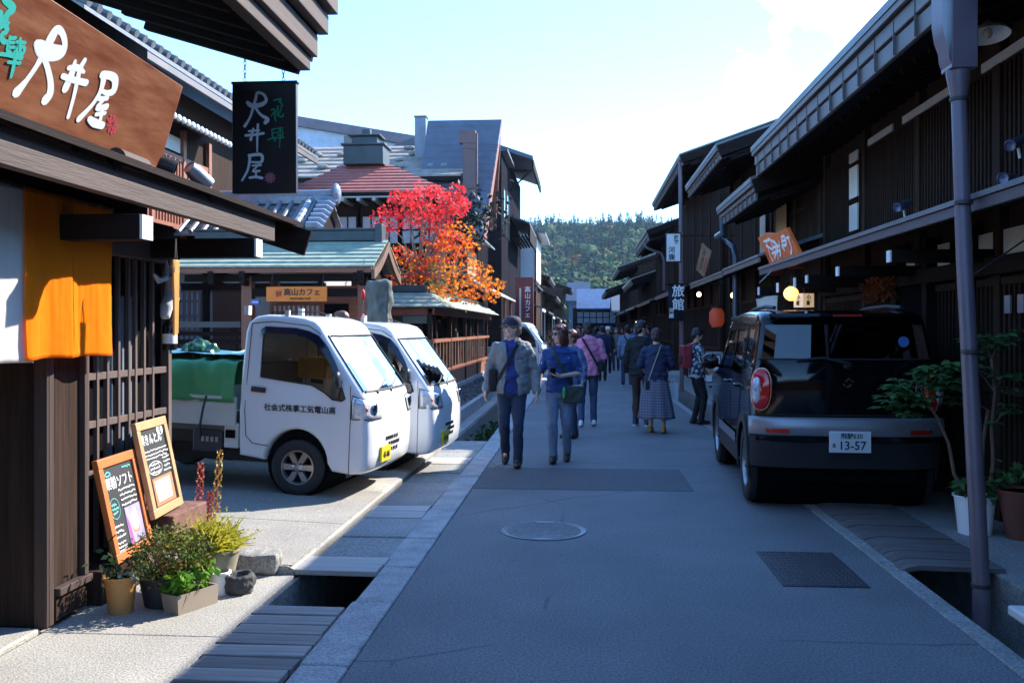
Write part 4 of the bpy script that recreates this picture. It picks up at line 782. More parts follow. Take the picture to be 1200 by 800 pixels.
T = frame(((a.x + c.x) / 2, Y - .035, (a.z + c.z) / 2), (1, 0, 0), (0, 0, 1)); b = MB(); b.text('旅館', .3, T @ Matrix.Translation((.05, .12, 0)), .002, .004, True); b.text('河鹿', .12, T @ Matrix.Translation((-.11, -.25, 0)), .002, .002, True); b.build('lettering', m_white, t, smooth=0); b = MB(); b.tube([(a.x - .05, Y, a.z), (3.4, Y, a.z)], .02, 6); b.build('rod', m_dwx, t)
# hanging dried flowers, red box
q = PX(1030, 336, 3.2); t = thing('dried_flowers', 'dusky red and orange dried flowers hanging in the dark entrance', 'dried flowers', q); b = MB()
for i in range(420): leaf(b, q + Vector((rnd.gauss(0, .05), rnd.gauss(0, .24), rnd.gauss(0, .06))), .075, rnd)
b.build('blossoms', two_tone('dusky_red', (.20, .03, .015), (.30, .09, .02), .7), t); b = MB(); b.tube([q, q + Vector((0, 0, .3))], .006, 5); b.build('cord', m_black, t)
q = PX(840, 372, 2.9); t = thing('red_box_lantern', 'dull red lantern box on the wall beyond the backpacker', 'lantern', q); b = MB(); b.lathe([(.10, -.2), (.16, -.1), (.16, .1), (.10, .2)], 16, Matrix.Translation(q)); b.build('shade', M('dull_orange_red', (.28, .05, .025), .6, emit=(1, .15, .05), es=.03), t); b = MB(); b.lathe([(.11, .2), (.11, .23)], 12, Matrix.Translation(q)); b.lathe([(.11, -.23), (.11, -.2)], 12, Matrix.Translation(q)); b.tube([q + Vector((0, 0, .22)), q + Vector((0, 0, .5))], .008, 5); b.build('cap', m_black, t)

# unseen timber house added across the street behind the viewer to darken the car's reflections
t = thing('townhouse', 'dark timber townhouse added unseen behind the viewer to darken reflections', 'house', (0, -26, 0)); b = MB(); b.bx(-14, 14, -30, -26, 0, 5.2); b.build('wall', m_dwv, t); b = MB(); b.prism([(-30.8, 5.1), (-25.2, 5.1), (-28, 6.6)], 0, 29, Matrix(((0, 0, 1, -14.5), (1, 0, 0, 0), (0, 1, 0, 0), (0, 0, 0, 1)))); b.build('roof', m_tile, t)
# ================================================================== LEFT BACKGROUND
def YZ(x0): return Matrix(((0, 0, 1, x0), (1, 0, 0, 0), (0, 1, 0, 0), (0, 0, 0, 1)))   # outline in (y, z), thickness along x
def courses(b, x0, x1, ya, za, yb, zb, n, t=.03, xa=None, xb=None):   # a slope of overlapping roof courses from eave (ya, za) to ridge (yb, zb); the ridge may be shorter
    xa = x0 if xa is None else xa; xb = x1 if xb is None else xb
    for k in range(n):
        u, v = k / n, (k + 1) / n; y0, z0 = ya + (yb - ya) * u, za + (zb - za) * u; y1, z1 = ya + (yb - ya) * v, za + (zb - za) * v
        l0, r0, l1, r1 = x0 + (xa - x0) * u, x1 + (xb - x1) * u, x0 + (xa - x0) * v, x1 + (xb - x1) * v
        b.add([(l0, y0, z0), (r0, y0, z0), (r1, y1, z1), (l1, y1, z1), (l0, y0, z0 + t), (r0, y0, z0 + t), (r1, y1, z1 + .004), (l1, y1, z1 + .004)], [(0, 3, 2, 1), (4, 5, 6, 7), (0, 1, 5, 4), (1, 2, 6, 5), (2, 3, 7, 6), (3, 0, 4, 7)])
# roofed gate with the cafe sign
gt = thing('roofed_gate', 'roofed wooden gate with blue-green copper shingles and red-brown posts', 'gate', (-5, 15.5, 0))
b = MB(); courses(b, -6.85, -3.42, 14.95, 2.56, 16.1, 3.10, 7); courses(b, -6.85, -3.42, 17.25, 2.56, 16.1, 3.10, 7); b.build('roof', m_copper, gt)
b = MB(); b.bx(-6.9, -3.62, 15.98, 16.22, 3.09, 3.27); b.bx(-6.92, -3.58, 15.95, 16.25, 3.272, 3.31); b.bx(-3.63, -3.5, 15.94, 16.26, 3.05, 3.38); b.build('ridge', m_copperd, gt, bevel=.01)
b = MB(); b.bx(-6.8, -3.47, 14.99, 15.03, 2.47, 2.555); b.build('eave_board', m_brown, gt)
b = MB()
x = -6.75
while x < -3.45: b.bar((x, 15.02, 2.50), (x, 16.1, 3.02), .06, .07); x += .19
b.build('rafters', m_dwx, gt)
for y0 in (14.98, 17.22):
    b = MB(); pts = []; n = 10
    for k in range(n + 1): u = k / n; pts.append((y0 + (16.1 - y0) * u, 2.52 + .54 * u - .06 * math.sin(math.pi * u)))
    b.prism(pts + [(p[0], p[1] - .16) for p in pts[::-1]], 0, .05, YZ(-3.46)); b.build('barge_board', M('gable_brown', (.13, .075, .05), .6, var=.3), gt)
b = MB(); b.prism([(15.2, 2.5), (17.0, 2.5), (16.1, 2.95)], 0, .04, YZ(-3.72)); b.bx(-3.78, -3.6, 15.0, 17.2, 2.36, 2.5); b.build('gable_wall', m_dwx, gt)
for x in (-5.66, -3.66):
    b = MB(); b.bx(x - .09, x + .09, 15.2, 15.38, .0, 2.42); b.build('post', m_brownv, gt, bevel=.006)
for x in (-5.66, -3.66):
    b = MB(); b.bx(x - .07, x + .07, 16.6, 16.74, .0, 2.42); b.build('rear_post', m_brownv, gt)
b = MB(); b.bx(-6.75, -3.45, 15.22, 15.36, 2.34, 2.46); b.bx(-5.75, -3.58, 15.24, 15.34, 2.08, 2.22); 
for x in (-6.2, -5.66, -3.66): b.bar((x, 14.98, 2.44), (x, 15.9, 2.44), .1, .12); b.bar((x, 15.0, 2.33), (x, 15.5, 2.28), .09, .1)
b.build('beam', m_dwx, gt, bevel=.005)
b = MB(); b.bx(-5.55, -3.75, 16.05, 16.1, .0, 2.3); b.build('wall_panel', m_brown, gt)
b = MB(); b.bx(-4.55, -4.12, 16.02, 16.048, .1, 1.98); b.build('doorway', m_blkmat, gt)
b = MB(); za, zb = 1.70, 1.96; b.bx(-5.5, -4.62, 16.03, 16.047, za, zb); lo = b.build('shoji_panel', m_shoji, gt)
b = MB(); x = -5.5
while x < -4.6: b.bx(x, x + .03, 16.0, 16.028, za, zb); x += .085
for z in (za, (za + zb) / 2, zb): b.bx(-5.52, -4.6, 16.0, 16.029, z - .015, z + .015)
b.build('lattice', m_brown, lo)
t = thing('house_number_plate', 'small blue plate fixed beside the left gate post', 'plate', PY(293, 355, 15.3)); a = PY(290, 351, 15.19); c = PY(298, 355, 15.19); b = MB(); b.bx(-5.575, -5.43, 15.18, 15.19, a.z - .085, a.z); b.build('plate', M('blue_enamel', (.06, .12, .42), .4), t); b = MB(); b.bx(-5.55, -5.45, 15.176, 15.179, a.z - .05, a.z - .035); b.build('plate_mark', m_white, t); b = MB(); b.bx(-5.58, -5.42, 15.19, 15.22, a.z - .09, a.z + .005); b.build('plate_back', m_brown, t)
a, c = PY(312, 336, 14.9), PY(383, 353, 14.9); t = thing('cafe_sign', 'orange wooden cafe sign with dark characters and a red mark under the gate eave', 'sign', (a.x, 14.9, c.z))
b = MB(); b.bx(a.x, c.x, 14.9, 14.94, c.z, a.z); b.build('board', M('cafe_board', (.80, .19, .012), .5, var=.15, vs=3, grain=H_X), t, bevel=.004); T = frame(((a.x + c.x) / 2, 14.897, (a.z + c.z) / 2), (1, 0, 0), (0, 0, 1))
b = MB(); b.text('高山カフェ', .125, T @ Matrix.Translation((.09, .035, 0)), .002, .002); b.text('TAKAYAMA CAFE', .045, T @ Matrix.Translation((.06, -.075, 0)), .002, .001); b.build('lettering', m_black, t, smooth=0)
b = MB(); b.text('高', .1, T @ Matrix.Translation((-.3, .01, 0)), .002, .006); b.build('mark', M('vermilion', (.55, .05, .03), .6), t, smooth=0); b = MB()
for x in (a.x + .08, c.x - .08): b.tube([(x, 14.92, a.z), (x, 15.0, a.z + .25)], .006, 5)
b.build('hanger', m_iron, t)
# low slatted wooden fence left of the gate
ft = thing('board_fence', 'low dark wooden fence with open horizontal slats left of the gate', 'fence', (-7, 15.3, 0))
b = MB(); 
for z0, z1 in ((.1, 1.0), (1.07, 1.20), (1.27, 1.36), (1.42, 1.49)): b.bx(-9.5, -5.78, 15.3, 15.335, z0, z1)
b.build('slats', m_dwx, ft); b = MB(); b.bx(-9.6, -5.76, 15.2, 15.42, 1.56, 1.66); b.build('cap_rail', M('fence_cap', (.05, .045, .045), .5), ft)
for x in (-9.2, -8.1, -7.0, -5.95): b = MB(); b.bx(x - .05, x + .05, 15.336, 15.42, .0, 1.56); b.build('post', m_dwv, ft)
# small house behind the fence: plaster, lattice window
hs2 = thing('plaster_house', 'small plaster house with a pale lattice window behind the slatted fence', 'house', (-8, 18.2, 0))
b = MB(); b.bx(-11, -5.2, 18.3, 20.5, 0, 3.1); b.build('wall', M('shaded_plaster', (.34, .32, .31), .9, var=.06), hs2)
b = MB(); b.bx(-11, -5.15, 18.2, 18.28, 2.32, 2.46); b.bx(-11, -5.15, 18.2, 18.28, 2.95, 3.1)
for x in (-8.8, -7.63, -6.7, -6.2, -5.25): b.bx(x - .06, x + .06, 18.21, 18.29, 0, 3.1)
b.build('timber_frame', m_dwx, hs2); b = MB(); b.bx(-8.55, -7.75, 18.24, 18.27, 1.2, 2.3); w_ = b.build('window', m_shoji, hs2); b = MB(); x = -8.55
while x < -7.72: b.bx(x, x + .05, 18.2, 18.238, 1.2, 2.3); x += .11
for z in (1.2, 1.5, 1.8, 2.1, 2.3): b.bx(-8.58, -7.7, 18.205, 18.236, z - .02, z + .02)
b.build('lattice', M('lattice_taupe', (.22, .17, .15), .6), w_); b = MB(); b.bx(-7.5, -6.75, 18.25, 18.29, 0, 2.3); b.build('doorway', M('dim_red_brown', (.08, .03, .02), .7), hs2)
b = MB(); b.prism([(17.6, 3.0), (18.4, 3.22), (18.4, 3.28), (17.6, 3.06)], 0, 5.0, YZ(-11)); b.build('pent_roof', m_copperd, hs2)
# old tiled two-storey house on the left
oh = thing('tiled_house', 'old two-storey house with grey tiled eaves and white round tile ends', 'house', (-8.3, 16, 0))
b = MB(); b.bx(-14, -8.25, 13.6, 25.5, 0, 6.4); b.build('wall', m_dwv, oh)
b = MB(); b.prism([(-7.5, 6.36), (-7.5, 6.44), (-11, 8.0), (-14, 6.7), (-14, 6.5), (-11, 7.8)], 0, 25.8 - 13.4, XZ(1, 13.4)); b.build('roof', m_tile, oh)
b = MB(); y = 13.5
while y < 25.8: b.tube([(-7.47, y, 6.5), (-10.9, y, 8.04)], .075, 8); y += .3
b.build('roof_tiles', m_tile, oh)
b = MB(); b.bx(-7.56, -7.50, 13.4, 25.8, 6.22, 6.34); b.build('gutter', m_gut, oh)
b = MB(); b.prism([(-7.62, 5.50), (-7.62, 5.57), (-8.3, 5.85), (-8.3, 5.75)], 0, 5.9, XZ(1, 13.6)); po = b.build('pent_roof', m_tile, oh)
b = MB(); y = 13.75
while y < 19.45: b.ell((-7.6, y, 5.52), (.05, .07, .07), 10, 6); y += .21
b.build('tile_ends', m_tilew, po)
b = MB(); b.bx(-8.24, -8.2, 13.6, 25, 4.6, 5.0); b.build('plaster_band', m_plaster, oh) if 0 else None
b = MB(); y = 13.8
while y < 19.6: b.bx(-8.2, -8.16, y, y + .05, 3.6, 5.0); y += .13
for z in (3.6, 4.3, 5.0): b.bx(-8.2, -8.155, 13.7, 19.8, z - .05, z + .05)
for y in (14.2, 15.6, 17.0, 18.4, 19.7): b.bx(-8.22, -8.14, y - .07, y + .07, 0, 5.6)
b.build('lattice', m_brownv, oh)
b = MB(); b.bx(-8.23, -8.21, 13.7, 19.8, 3.6, 5.0); b.build('shutters', m_brown, oh)
b = MB()
for y in (14.3, 15.7, 17.1): b.bx(-8.23, -8.2, y + .1, y + 1.2, 5.12, 5.42)
b.build('plaster_panel', m_plaster, oh)
# tiled annex with a sunlit ridge end
an = thing('tiled_annex', 'low tiled annex roof with a blue-grey ridge end behind the gate', 'annex', (-6.5, 18.8, 0))
b = MB(); b.bx(-9, -5.4, 18.9, 19.9, 3.1, 3.95); b.build('wall', m_dwx, an)
b = MB(); courses(b, -9, -5.28, 18.1, 3.42, 19.3, 4.2, 5, .05); courses(b, -9, -5.28, 20.5, 3.42, 19.3, 4.2, 5, .05); b.build('roof', m_tile, an)
b = MB(); x = -8.9
while x < -5.4: b.tube([(x, 18.08, 3.5), (x, 19.28, 4.27)], .05, 7); x += .25
b.build('roof_tiles', m_tile, an)
b = MB(); m_bt = M('glossy_blue_tile', (.20, .23, .28), .25, var=.25, vs=6); b.bx(-9, -5.35, 19.2, 19.4, 4.2, 4.36); b.tube([(-9, 19.3, 4.40), (-5.25, 19.3, 4.40)], .10, 12); b.ell((-5.22, 19.3, 4.4), (.10, .2, .24), 12, 8); b.build('ridge', m_bt, an)
b = MB()
for k in range(7): u = k / 6.5; yy, zz = 19.2 - 1.15 * u, 4.22 - .72 * u; b.tube([(-5.52, yy, zz + .06), (-5.3, yy - .0, zz + .06), (-5.2, yy, zz - .02)], .075, 9); b.tube([(-5.75, yy + .08, zz + .1), (-5.75, yy - .1, zz)], .085, 9)
b.build('verge_tiles', m_bt, an)
# red-roofed house with the little ventilator
rh = thing('red_roofed_house', 'dark timber house with a red hipped shingle roof and copper ventilator', 'house', (-5.5, 24, 0))
b = MB(); b.bx(-7.3, -3.95, 24.9, 27.5, 0, 5.1); b.build('wall', m_dwv, rh)
b = MB(); courses(b, -7.85, -3.5, 23.9, 5.14, 25.6, 6.15, 9, .045, -6.75, -5.4); b.build('roof', m_redroof, rh)
b = MB(); 
for k in range(9):
    u, v = k / 9, (k + 1) / 9; xr0, xr1 = -3.5 - 1.9 * u, -3.5 - 1.9 * v
    b.add([(xr0, 23.9 + 1.7 * u, 5.17 + 1.0 * u), (xr0, 28 - 1.2 * u, 5.17 + 1.0 * u), (xr1, 28 - 1.2 * v, 5.17 + 1.0 * v), (xr1, 23.9 + 1.7 * v, 5.17 + 1.0 * v)], [(0, 1, 2, 3)])
b.build('roof_side', m_redroof, rh)
b = MB(); b.bx(-7.85, -3.5, 23.88, 23.93, 5.03, 5.13); b.bx(-7.7, -3.6, 24.2, 24.9, 4.98, 5.03); b.build('eave_board', m_dwx, rh)
b = MB(); x = -7.6
while x < -3.6: b.bx(x, x + .09, 23.86, 24.9, 4.9, 5.0) ; x += .42
b.build('rafters', M('pale_rafter_end', (.42, .40, .38), .7), rh)
b = MB(); c = (-6.05, 25.6)
for w, z0, z1 in ((.56, 6.1, 6.62), (.62, 6.62, 6.68), (.36, 6.68, 6.9), (.46, 6.9, 6.95), (.12, 6.95, 7.15)): b.bx(c[0] - w, c[0] + w, c[1] - w * .8, c[1] + w * .8, z0, z1)
b.build('ventilator', m_copperd, rh, bevel=.02)
for x0 in (-7.15, -6.0, -4.9):
    b = MB(); b.bx(x0, x0 + 1.0, 24.86, 24.89, 3.85, 4.62); w_ = b.build('window', m_shoji, rh); b = MB()
    for k in range(5): b.bx(x0 + .25 * k - .015, x0 + .25 * k + .015, 24.82, 24.857, 3.85, 4.62)
    for z in (3.85, 4.23, 4.62): b.bx(x0 - .03, x0 + 1.03, 24.82, 24.858, z - .02, z + .02)
    for x in (x0 - .06, x0 + 1.06): b.bx(x - .05, x + .05, 24.81, 24.86, 3.5, 4.9)
    b.build('frame', m_dwv, w_)
# pale roofed hall with stones, big shed behind, chimneys
ph = thing('pale_roofed_hall', 'long hall with a pale shingle roof weighted with stones', 'hall', (-7, 32, 0))
b = MB(); b.bx(-13, -4.5, 32.6, 38, 0, 6.9); b.build('wall', m_plaster, ph); b = MB(); courses(b, -13.4, -4.2, 31.9, 6.86, 36, 8.75, 8, .07); b.build('roof', M('pale_shingle', (.27, .235, .21), .9, spec=.1, var=.3, vs=5), ph); b = MB()
for k in range(46): u = rnd.random(); b = MB(); b.ell((rnd.uniform(-13, -4.4), 32 + 3.6 * round(u * 4) / 4.4, 6.98 + 1.66 * round(u * 4) / 4.4 + .04), (.16, .12, .09), 8, 5); b.build('roof_stone', m_stone, ph)
b = MB(); b.bx(-13.4, -4.25, 31.88, 31.95, 6.72, 6.86); b.build('eave_board', m_dwx, ph); b = MB(); b.bx(-4.85, -4.6, 32.5, 32.6, 0, 6.7); b.bx(-6.0, -5.8, 32.5, 32.6, 0, 6.7); b.build('post', m_brownv, ph)
b = MB(); b.bx(-5.75, -4.9, 32.52, 32.6, 5.2, 6.7); b.build('tan_panel', m_tan, ph)
sd = thing('metal_shed', 'big pale blue metal shed with a dark sloping roof edge far behind', 'shed', (-10, 40, 0)); b = MB(); b.prism([(-24, 0), (-6.9, 0), (-6.9, 9.5), (-18, 11.5), (-24, 10.4)], 0, 8, XZ(1, 40)); b.build('wall', M('pale_blue_metal', (.42, .48, .60), .5), sd); b = MB(); b.bar((-6.6, 39.9, 9.62), (-18, 39.9, 11.68), .3, .42); b.build('roof_edge', M('purple_brown_metal', (.16, .12, .15), .5), sd)
b = MB(); b.bx(-10.3, -9.9, 39.3, 39.8, 7, 9.9); b.build('flue', m_gut, sd)
a, c = PY(486, 192, 34.2), PY(499, 137, 34.2); ch = thing('square_chimney', 'tall square grey-blue chimney standing on the pale roof', 'chimney', (a.x, 34.2, 7.5)); b = MB(); b.bx(a.x, c.x, 34.2, 34.65, 7.3, c.z); b.build('shaft', M('blue_grey_metal', (.16, .18, .24), .45), ch, bevel=.01); b = MB(); b.bx(a.x - .03, c.x + .03, 34.17, 34.68, c.z, c.z + .05); b.build('cap', m_gut, ch)
# steep slate roofed house with a flue
m_slate = M('slate_board', (.085, .095, .125), .6, var=.2, vs=2); m_clap = M('dark_clapboard', (.022, .021, .026), .75, var=.3, vs=2, grain=H_X, spec=.0)
sr = thing('steep_roofed_house', 'tall house with a steep slate-blue boarded roof and red-brown gable edge', 'house', (-4.5, 33, 0))
b = MB(); courses(b, -5.72, -3.3, 31.0, 4.7, 34.0, 9.28, 17, .05, -5.72, -2.96); b.build('roof', m_slate, sr)
b = MB(); b.bx(-5.65, -3.7, 31.2, 36.5, 0, 4.9); b.prism([(31.3, 4.8), (36.5, 4.8), (34, 9.1)], 0, 1.95, YZ(-5.65)); b.build('wall', m_clap, sr)
b = MB(); b.prism([(p.x, p.z) for p in (PY(587, 160, 34.5), PY(566, 268, 34.5), PY(581, 268, 34.5))], 0, .08, Matrix(((1, 0, 0, 0), (0, 0, 1, 34.5), (0, 1, 0, 0), (0, 0, 0, 1)))); b.add([(-3.3, 31.02, 4.66), (-2.96, 34.02, 9.26), (-2.96, 34.4, 9.26), (-3.3, 31.9, 4.66)], [(0, 3, 2, 1)]); b.build('gable_edge', M('red_brown_soffit', (.26, .07, .035), .6), sr)
a, c = PY(541, 240, 31.6), PY(556, 150, 31.6); b = MB(); b.bx(a.x, c.x, 31.9, 32.2, a.z - .1, c.z - .45); b.bx(a.x - .12, c.x, 31.88, 32.22, c.z - .45, c.z); b.bx(c.x, c.x + .06, 31.95, 32.1, a.z - .1, c.z - .1)
for z in (a.z + .6, a.z + 2.0): b.bx(a.x - .02, c.x + .02, 31.87, 32.4, z, z + .05)
fl = b.build('flue', M('flue_brown', (.15, .085, .085), .6), sr)
# dark boarded shop under it with yellow panel
ds = thing('dark_boarded_shop', 'dark boarded shop with tan wall panel beyond the maple', 'shop', (-3.3, 27, 0))
b = MB(); b.bx(-6.5, -3.5, 27.5, 30.9, 2.35, 4.3); b.bx(-6.5, -5.2, 27.5, 30.9, 0, 2.34); b.build('wall', m_clap, ds); b = MB(); a, c = PY(561, 250, 27.4), PY(568, 310, 27.4); b.bx(-3.49, -3.46, 27.8, 30.2, 2.9, 4.0); b.build('tan_panel', M('tan_board', (.40, .22, .09), .7), ds)
b = MB(); b.prism([(-3.4, 4.45), (-2.95, 4.2), (-2.95, 4.26), (-5, 5.2), (-5, 5.05)], 0, 3.9, XZ(1, 27.3)); b.build('roof', m_tile, ds)
b = MB(); b.prism([(-3.5, 3.05), (-2.5, 2.55), (-2.5, 2.6), (-3.5, 3.12)], 0, 7.5, XZ(1, 27.3)); b.build('pent_roof', M('sunlit_metal_roof', (.45, .42, .40), .5), ds); b = MB()
for y in (31.4, 34): b = MB(); b.bx(-2.7, -2.6, y, y + .1, 0, 2.58); b.build('post', m_brownv, ds)
# tall dark narrow house, its neighbour with eaves, white-walled house
th = thing('tall_dark_house', 'tall narrow dark boarded house with windows on its street side', 'house', (-3.2, 36, 0)); b = MB(); b.bx(-8, -3.2, 36.6, 40.4, 0, 8.7); b.build('wall', m_clap, th); b = MB(); b.prism([(-2.95, 8.6), (-2.95, 8.7), (-5.5, 9.7), (-8, 8.7), (-8, 8.6)], 0, 4.0, XZ(1, 36.5)); b.build('roof', m_slate, th)
for y in (37.2, 38.8): b = MB(); b.bx(-3.19, -3.16, y, y + .9, 5.4, 7.2); w_ = b.build('window', m_glassd, th); b = MB(); b.bx(-3.2, -3.14, y - .06, y, 5.35, 7.25); b.bx(-3.2, -3.14, y + .9, y + .96, 5.35, 7.25); b.build('frame', m_gut, w_)
eh = thing('eaved_house', 'three storey house with deep upper eave on a bracket and slatted balcony roof', 'house', (-3.2, 41, 0)); b = MB(); b.bx(-8, -3.2, 40.5, 48, 0, 8.9); b.build('wall', m_clap, eh); b = MB(); b.prism([(-2.15, 8.95), (-2.15, 9.12), (-5.5, 10.3), (-8, 9.2), (-8, 9.0), (-5.5, 10.1)], 0, 7.6, XZ(1, 40.4)); b.build('roof', m_slate, eh)
b = MB(); b.bx(-2.2, -2.12, 40.45, 48, 8.6, 8.95); b.build('eave_board', m_dwy, eh); b = MB(); b.bar((-3.2, 40.6, 7.6), (-2.25, 40.6, 8.5), .07, .07); b.bx(-3.2, -2.2, 40.55, 40.65, 8.45, 8.55); b.build('bracket', m_dwx, eh)
b = MB(); b.prism([(-3.2, 6.5), (-2.3, 6.15), (-2.3, 6.22), (-3.2, 6.6)], 0, 6, XZ(1, 40.6)); b.build('balcony_roof', m_slate, eh); b = MB()
for k in range(6): b.bx(-3.1 + .14 * k, -3.03 + .14 * k, 40.7, 46.5, 5.55 + .02 * k, 5.65 + .02 * k)
b.bx(-2.35, -2.28, 40.65, 46.5, 5.4, 6.1); b.build('slats', m_dwy, eh)
wh = thing('white_walled_house', 'house with a blank white upper wall and red-brown corner post', 'house', (-2.4, 48.5, 0)); b = MB(); b.bx(-7, -2.45, 48.3, 55, 4.15, 6.5); b.build('wall', M('bright_plaster', (.70, .70, .70), .9, var=.04), wh); b = MB(); b.bx(-7, -2.47, 48.31, 55, 0, 4.15); b.build('lower_wall', m_dwv, wh); b = MB(); b.prism([(-1.9, 6.5), (-1.9, 6.62), (-7, 7.6), (-7, 7.4)], 0, 7, XZ(1, 48.2)); b.build('roof', m_tile, wh); b = MB(); b.bx(-2.46, -2.38, 48.25, 48.4, 0, 6.45); b.build('corner_post', m_brownv, wh); b = MB(); b.prism([(-3.4, 4.1), (-2.3, 3.75), (-2.3, 3.82), (-3.4, 4.2)], 0, 6.6, XZ(1, 48.0)); b.bx(-3.4, -2.34, 47.98, 48.2, 3.5, 3.72); b.build('pent_roof', m_tile, wh); b = MB(); b.bx(-3.3, -2.4, 48.2, 48.29, 0, 3.5); b.build('shop_front', m_dwv, wh)
machiya('dark tiled shop with a broken looking eave line past the white-walled house', -1, 56, 66, 4.7, ex=1.9, wx=2.9, pz=2.6, px=2.0)
machiya('low dark tiled shop on the far left with sunlit wares', -1, 66.5, 78, 3.9, ex=1.8, wx=2.8, pz=2.4, px=1.8)
machiya('dark two storey shop closing the left side at the street bend', -1, 92, 104, 5.6, ex=1.0, wx=2.0, pz=2.4, px=1.2)
machiya('last low shop on the left before the street bends', -1, 78.5, 90, 3.6, ex=1.5, wx=2.5, pz=2.3, px=1.5)
# red vertical cafe sign and shop clutter
Y = 35.4; a, c = PY(604, 325, Y), PY(625, 388, Y); t = thing('vertical_sign', 'tall dark red vertical cafe sign with white characters on the left side', 'sign', (a.x, Y, 0)); b = MB(); b.bx(a.x, c.x, Y, Y + .3, .2, a.z); b.build('panel', M('dark_red_panel', (.16, .02, .022), .5, var=.15), t); T = frame((c.x - .22, Y - .004, 2.55), (1, 0, 0), (0, 0, 1)); b = MB(); b.text('高山カフェ', .24, T, .003, .004, True); b.build('lettering', m_white, t, smooth=0); b = MB(); b.bx(a.x + .15, a.x + .22, Y - .01, Y - .002, 1.9, 3.1); b.build('strip', m_plaster, t); b = MB(); b.bx(a.x + .05, c.x - .05, Y + .05, Y + .25, 0, .2); b.build('foot', m_black, t)
def crate_stack(x, y, lab, cols, n):
    t = thing('display_stand', lab, 'stand', (x, y, 0)); b = MB()
    for k in range(3): b.bx(x - .25, x + .25, y, y + .5, .35 + .4 * k, .39 + .4 * k)
    for sx in (-.25, .22): b.bx(x + sx, x + sx + .03, y, y + .03, 0, 1.6); b.bx(x + sx, x + sx + .03, y + .47, y + .5, 0, 1.6)
    b.build('rack', m_fascia, t)
    for k in range(n):
        z = .392 + .4 * (k % 3); xx = x - .2 + .08 * (k // 3); yy = y + rnd.uniform(.02, .35); s = rnd.uniform(.025, .038); hh = rnd.uniform(.08, .25); b = MB(); b.bx(xx - s, xx + s, yy, yy + s * 2, z, z + hh); b.bx(xx - s * .9, xx + s * .9, yy + s * .1, yy + s * 1.9, z + hh, z + hh + .012)
        tag(b.build('packet', cols[rnd.randrange(len(cols))], world=(xx, yy, z), bevel=.004), 'small packet of goods standing on a display stand by the left shops', 'packet', 'packets on the display stands')
    return t
gm = [m_white, M('goods_red', (.4, .05, .04), .6), M('goods_tan', (.4, .28, .14), .6), M('goods_green', (.07, .15, .08), .6), m_black]
for x, y, lab in ((-2.1, 37.5, 'crowded display stand beside the dark red vertical sign'), (-1.9, 50, 'display stand below the white-walled house'), (-1.8, 57, 'display stand of goods by the dark tiled shop on the left'), (-1.7, 62, 'display stand standing past the dark tiled shop door'), (-1.65, 68, 'display stand with goods at the low far-left shop'), (-1.6, 74, 'farthest display stand on the left side')): crate_stack(x, y, lab, gm, 15)
for k, (x, y, z, lab) in enumerate(((-1.9, 44.5, 2.5, 'dark cloth awning with pale trim nearest on the left'), (-1.8, 58, 2.3, 'dark cloth awning with pale trim past the white house'), (-1.6, 70, 2.2, 'dark cloth awning with pale trim far down the left'))):
    t = thing('awning', lab, 'awning', (x, y, z)); b = MB(); b.prism([(x - 1.2, z + .5), (x, z), (x, z + .05), (x - 1.2, z + .56)], 0, 4, XZ(1, y)); b.build('canopy', m_slate, t); b = MB(); b.bx(x - .02, x, y, y + 4, z - .12, z); b.build('trim', m_plaster, t); b = MB()
    for yy in (y + .1, y + 3.8): b = MB(); b.bar((x - .05, yy, 0), (x - .05, yy, z), .05, .05); b.build('post', m_steel, t)
# houses closing the street
eg = thing('blue_roofed_house', 'blue-grey roofed house with a long glazed front closing the street', 'house', (1.6, 100, 0)); b = MB(); b.bx(-1, 8, 100.6, 106, -1, 3.8); b.build('wall', m_dwx, eg); m_bl = M('blue_metal_roof', (.065, .12, .22), .8, var=.3, spec=.1); b = MB(); b.prism([(99.6, 3.75), (104, 6.0), (108, 4), (108, 3.8), (104, 5.8), (99.6, 3.6)], 0, 6.6, YZ(-.6)); b.build('roof', m_bl, eg); b = MB(); b.bx(-.6, 5, 100.5, 100.58, 2.1, 3.4); w_ = b.build('window', M('pale_blue_pane', (.16, .22, .32), .4), eg); b = MB()
for k in range(9): b.bx(-.6 + .7 * k, -.5 + .7 * k, 100.44, 100.49, 2.0, 3.5)
for z in (2.1, 2.75, 3.4): b.bx(-.7, 5.1, 100.43, 100.488, z - .05, z + .05)
b.build('frame', m_dwx, w_)
eg2 = thing('pale_gabled_house', 'pale blue-walled house with grey-blue roof behind the street end', 'house', (-1.5, 112, 0)); b = MB(); b.bx(-1.6, .7, 112, 118, -2, 5.2); b.build('wall', M('pale_blue_wall', (.09, .13, .20), .9, spec=.05), eg2); b = MB(); b.prism([(111, 4.9), (115, 7.3), (119, 5.2), (119, 5.0), (115, 7.1), (111, 4.75)], 0, 2.9, YZ(-1.9)); b.build('roof', M('grey_blue_roof', (.05, .08, .13), .8, spec=.1), eg2)
eg3 = thing('low_roofed_house', 'small dark roofed house at the right of the street end', 'house', (5, 95, 0)); b = MB(); b.bx(3.6, 9, 95, 99, -1, 3.6); b.build('wall', m_dwx, eg3); b = MB(); b.prism([(94, 3.4), (97, 5.0), (100, 3.5), (100, 3.3), (97, 4.8), (94, 3.2)], 0, 6.5, YZ(3.0)); b.build('roof', m_tile, eg3)
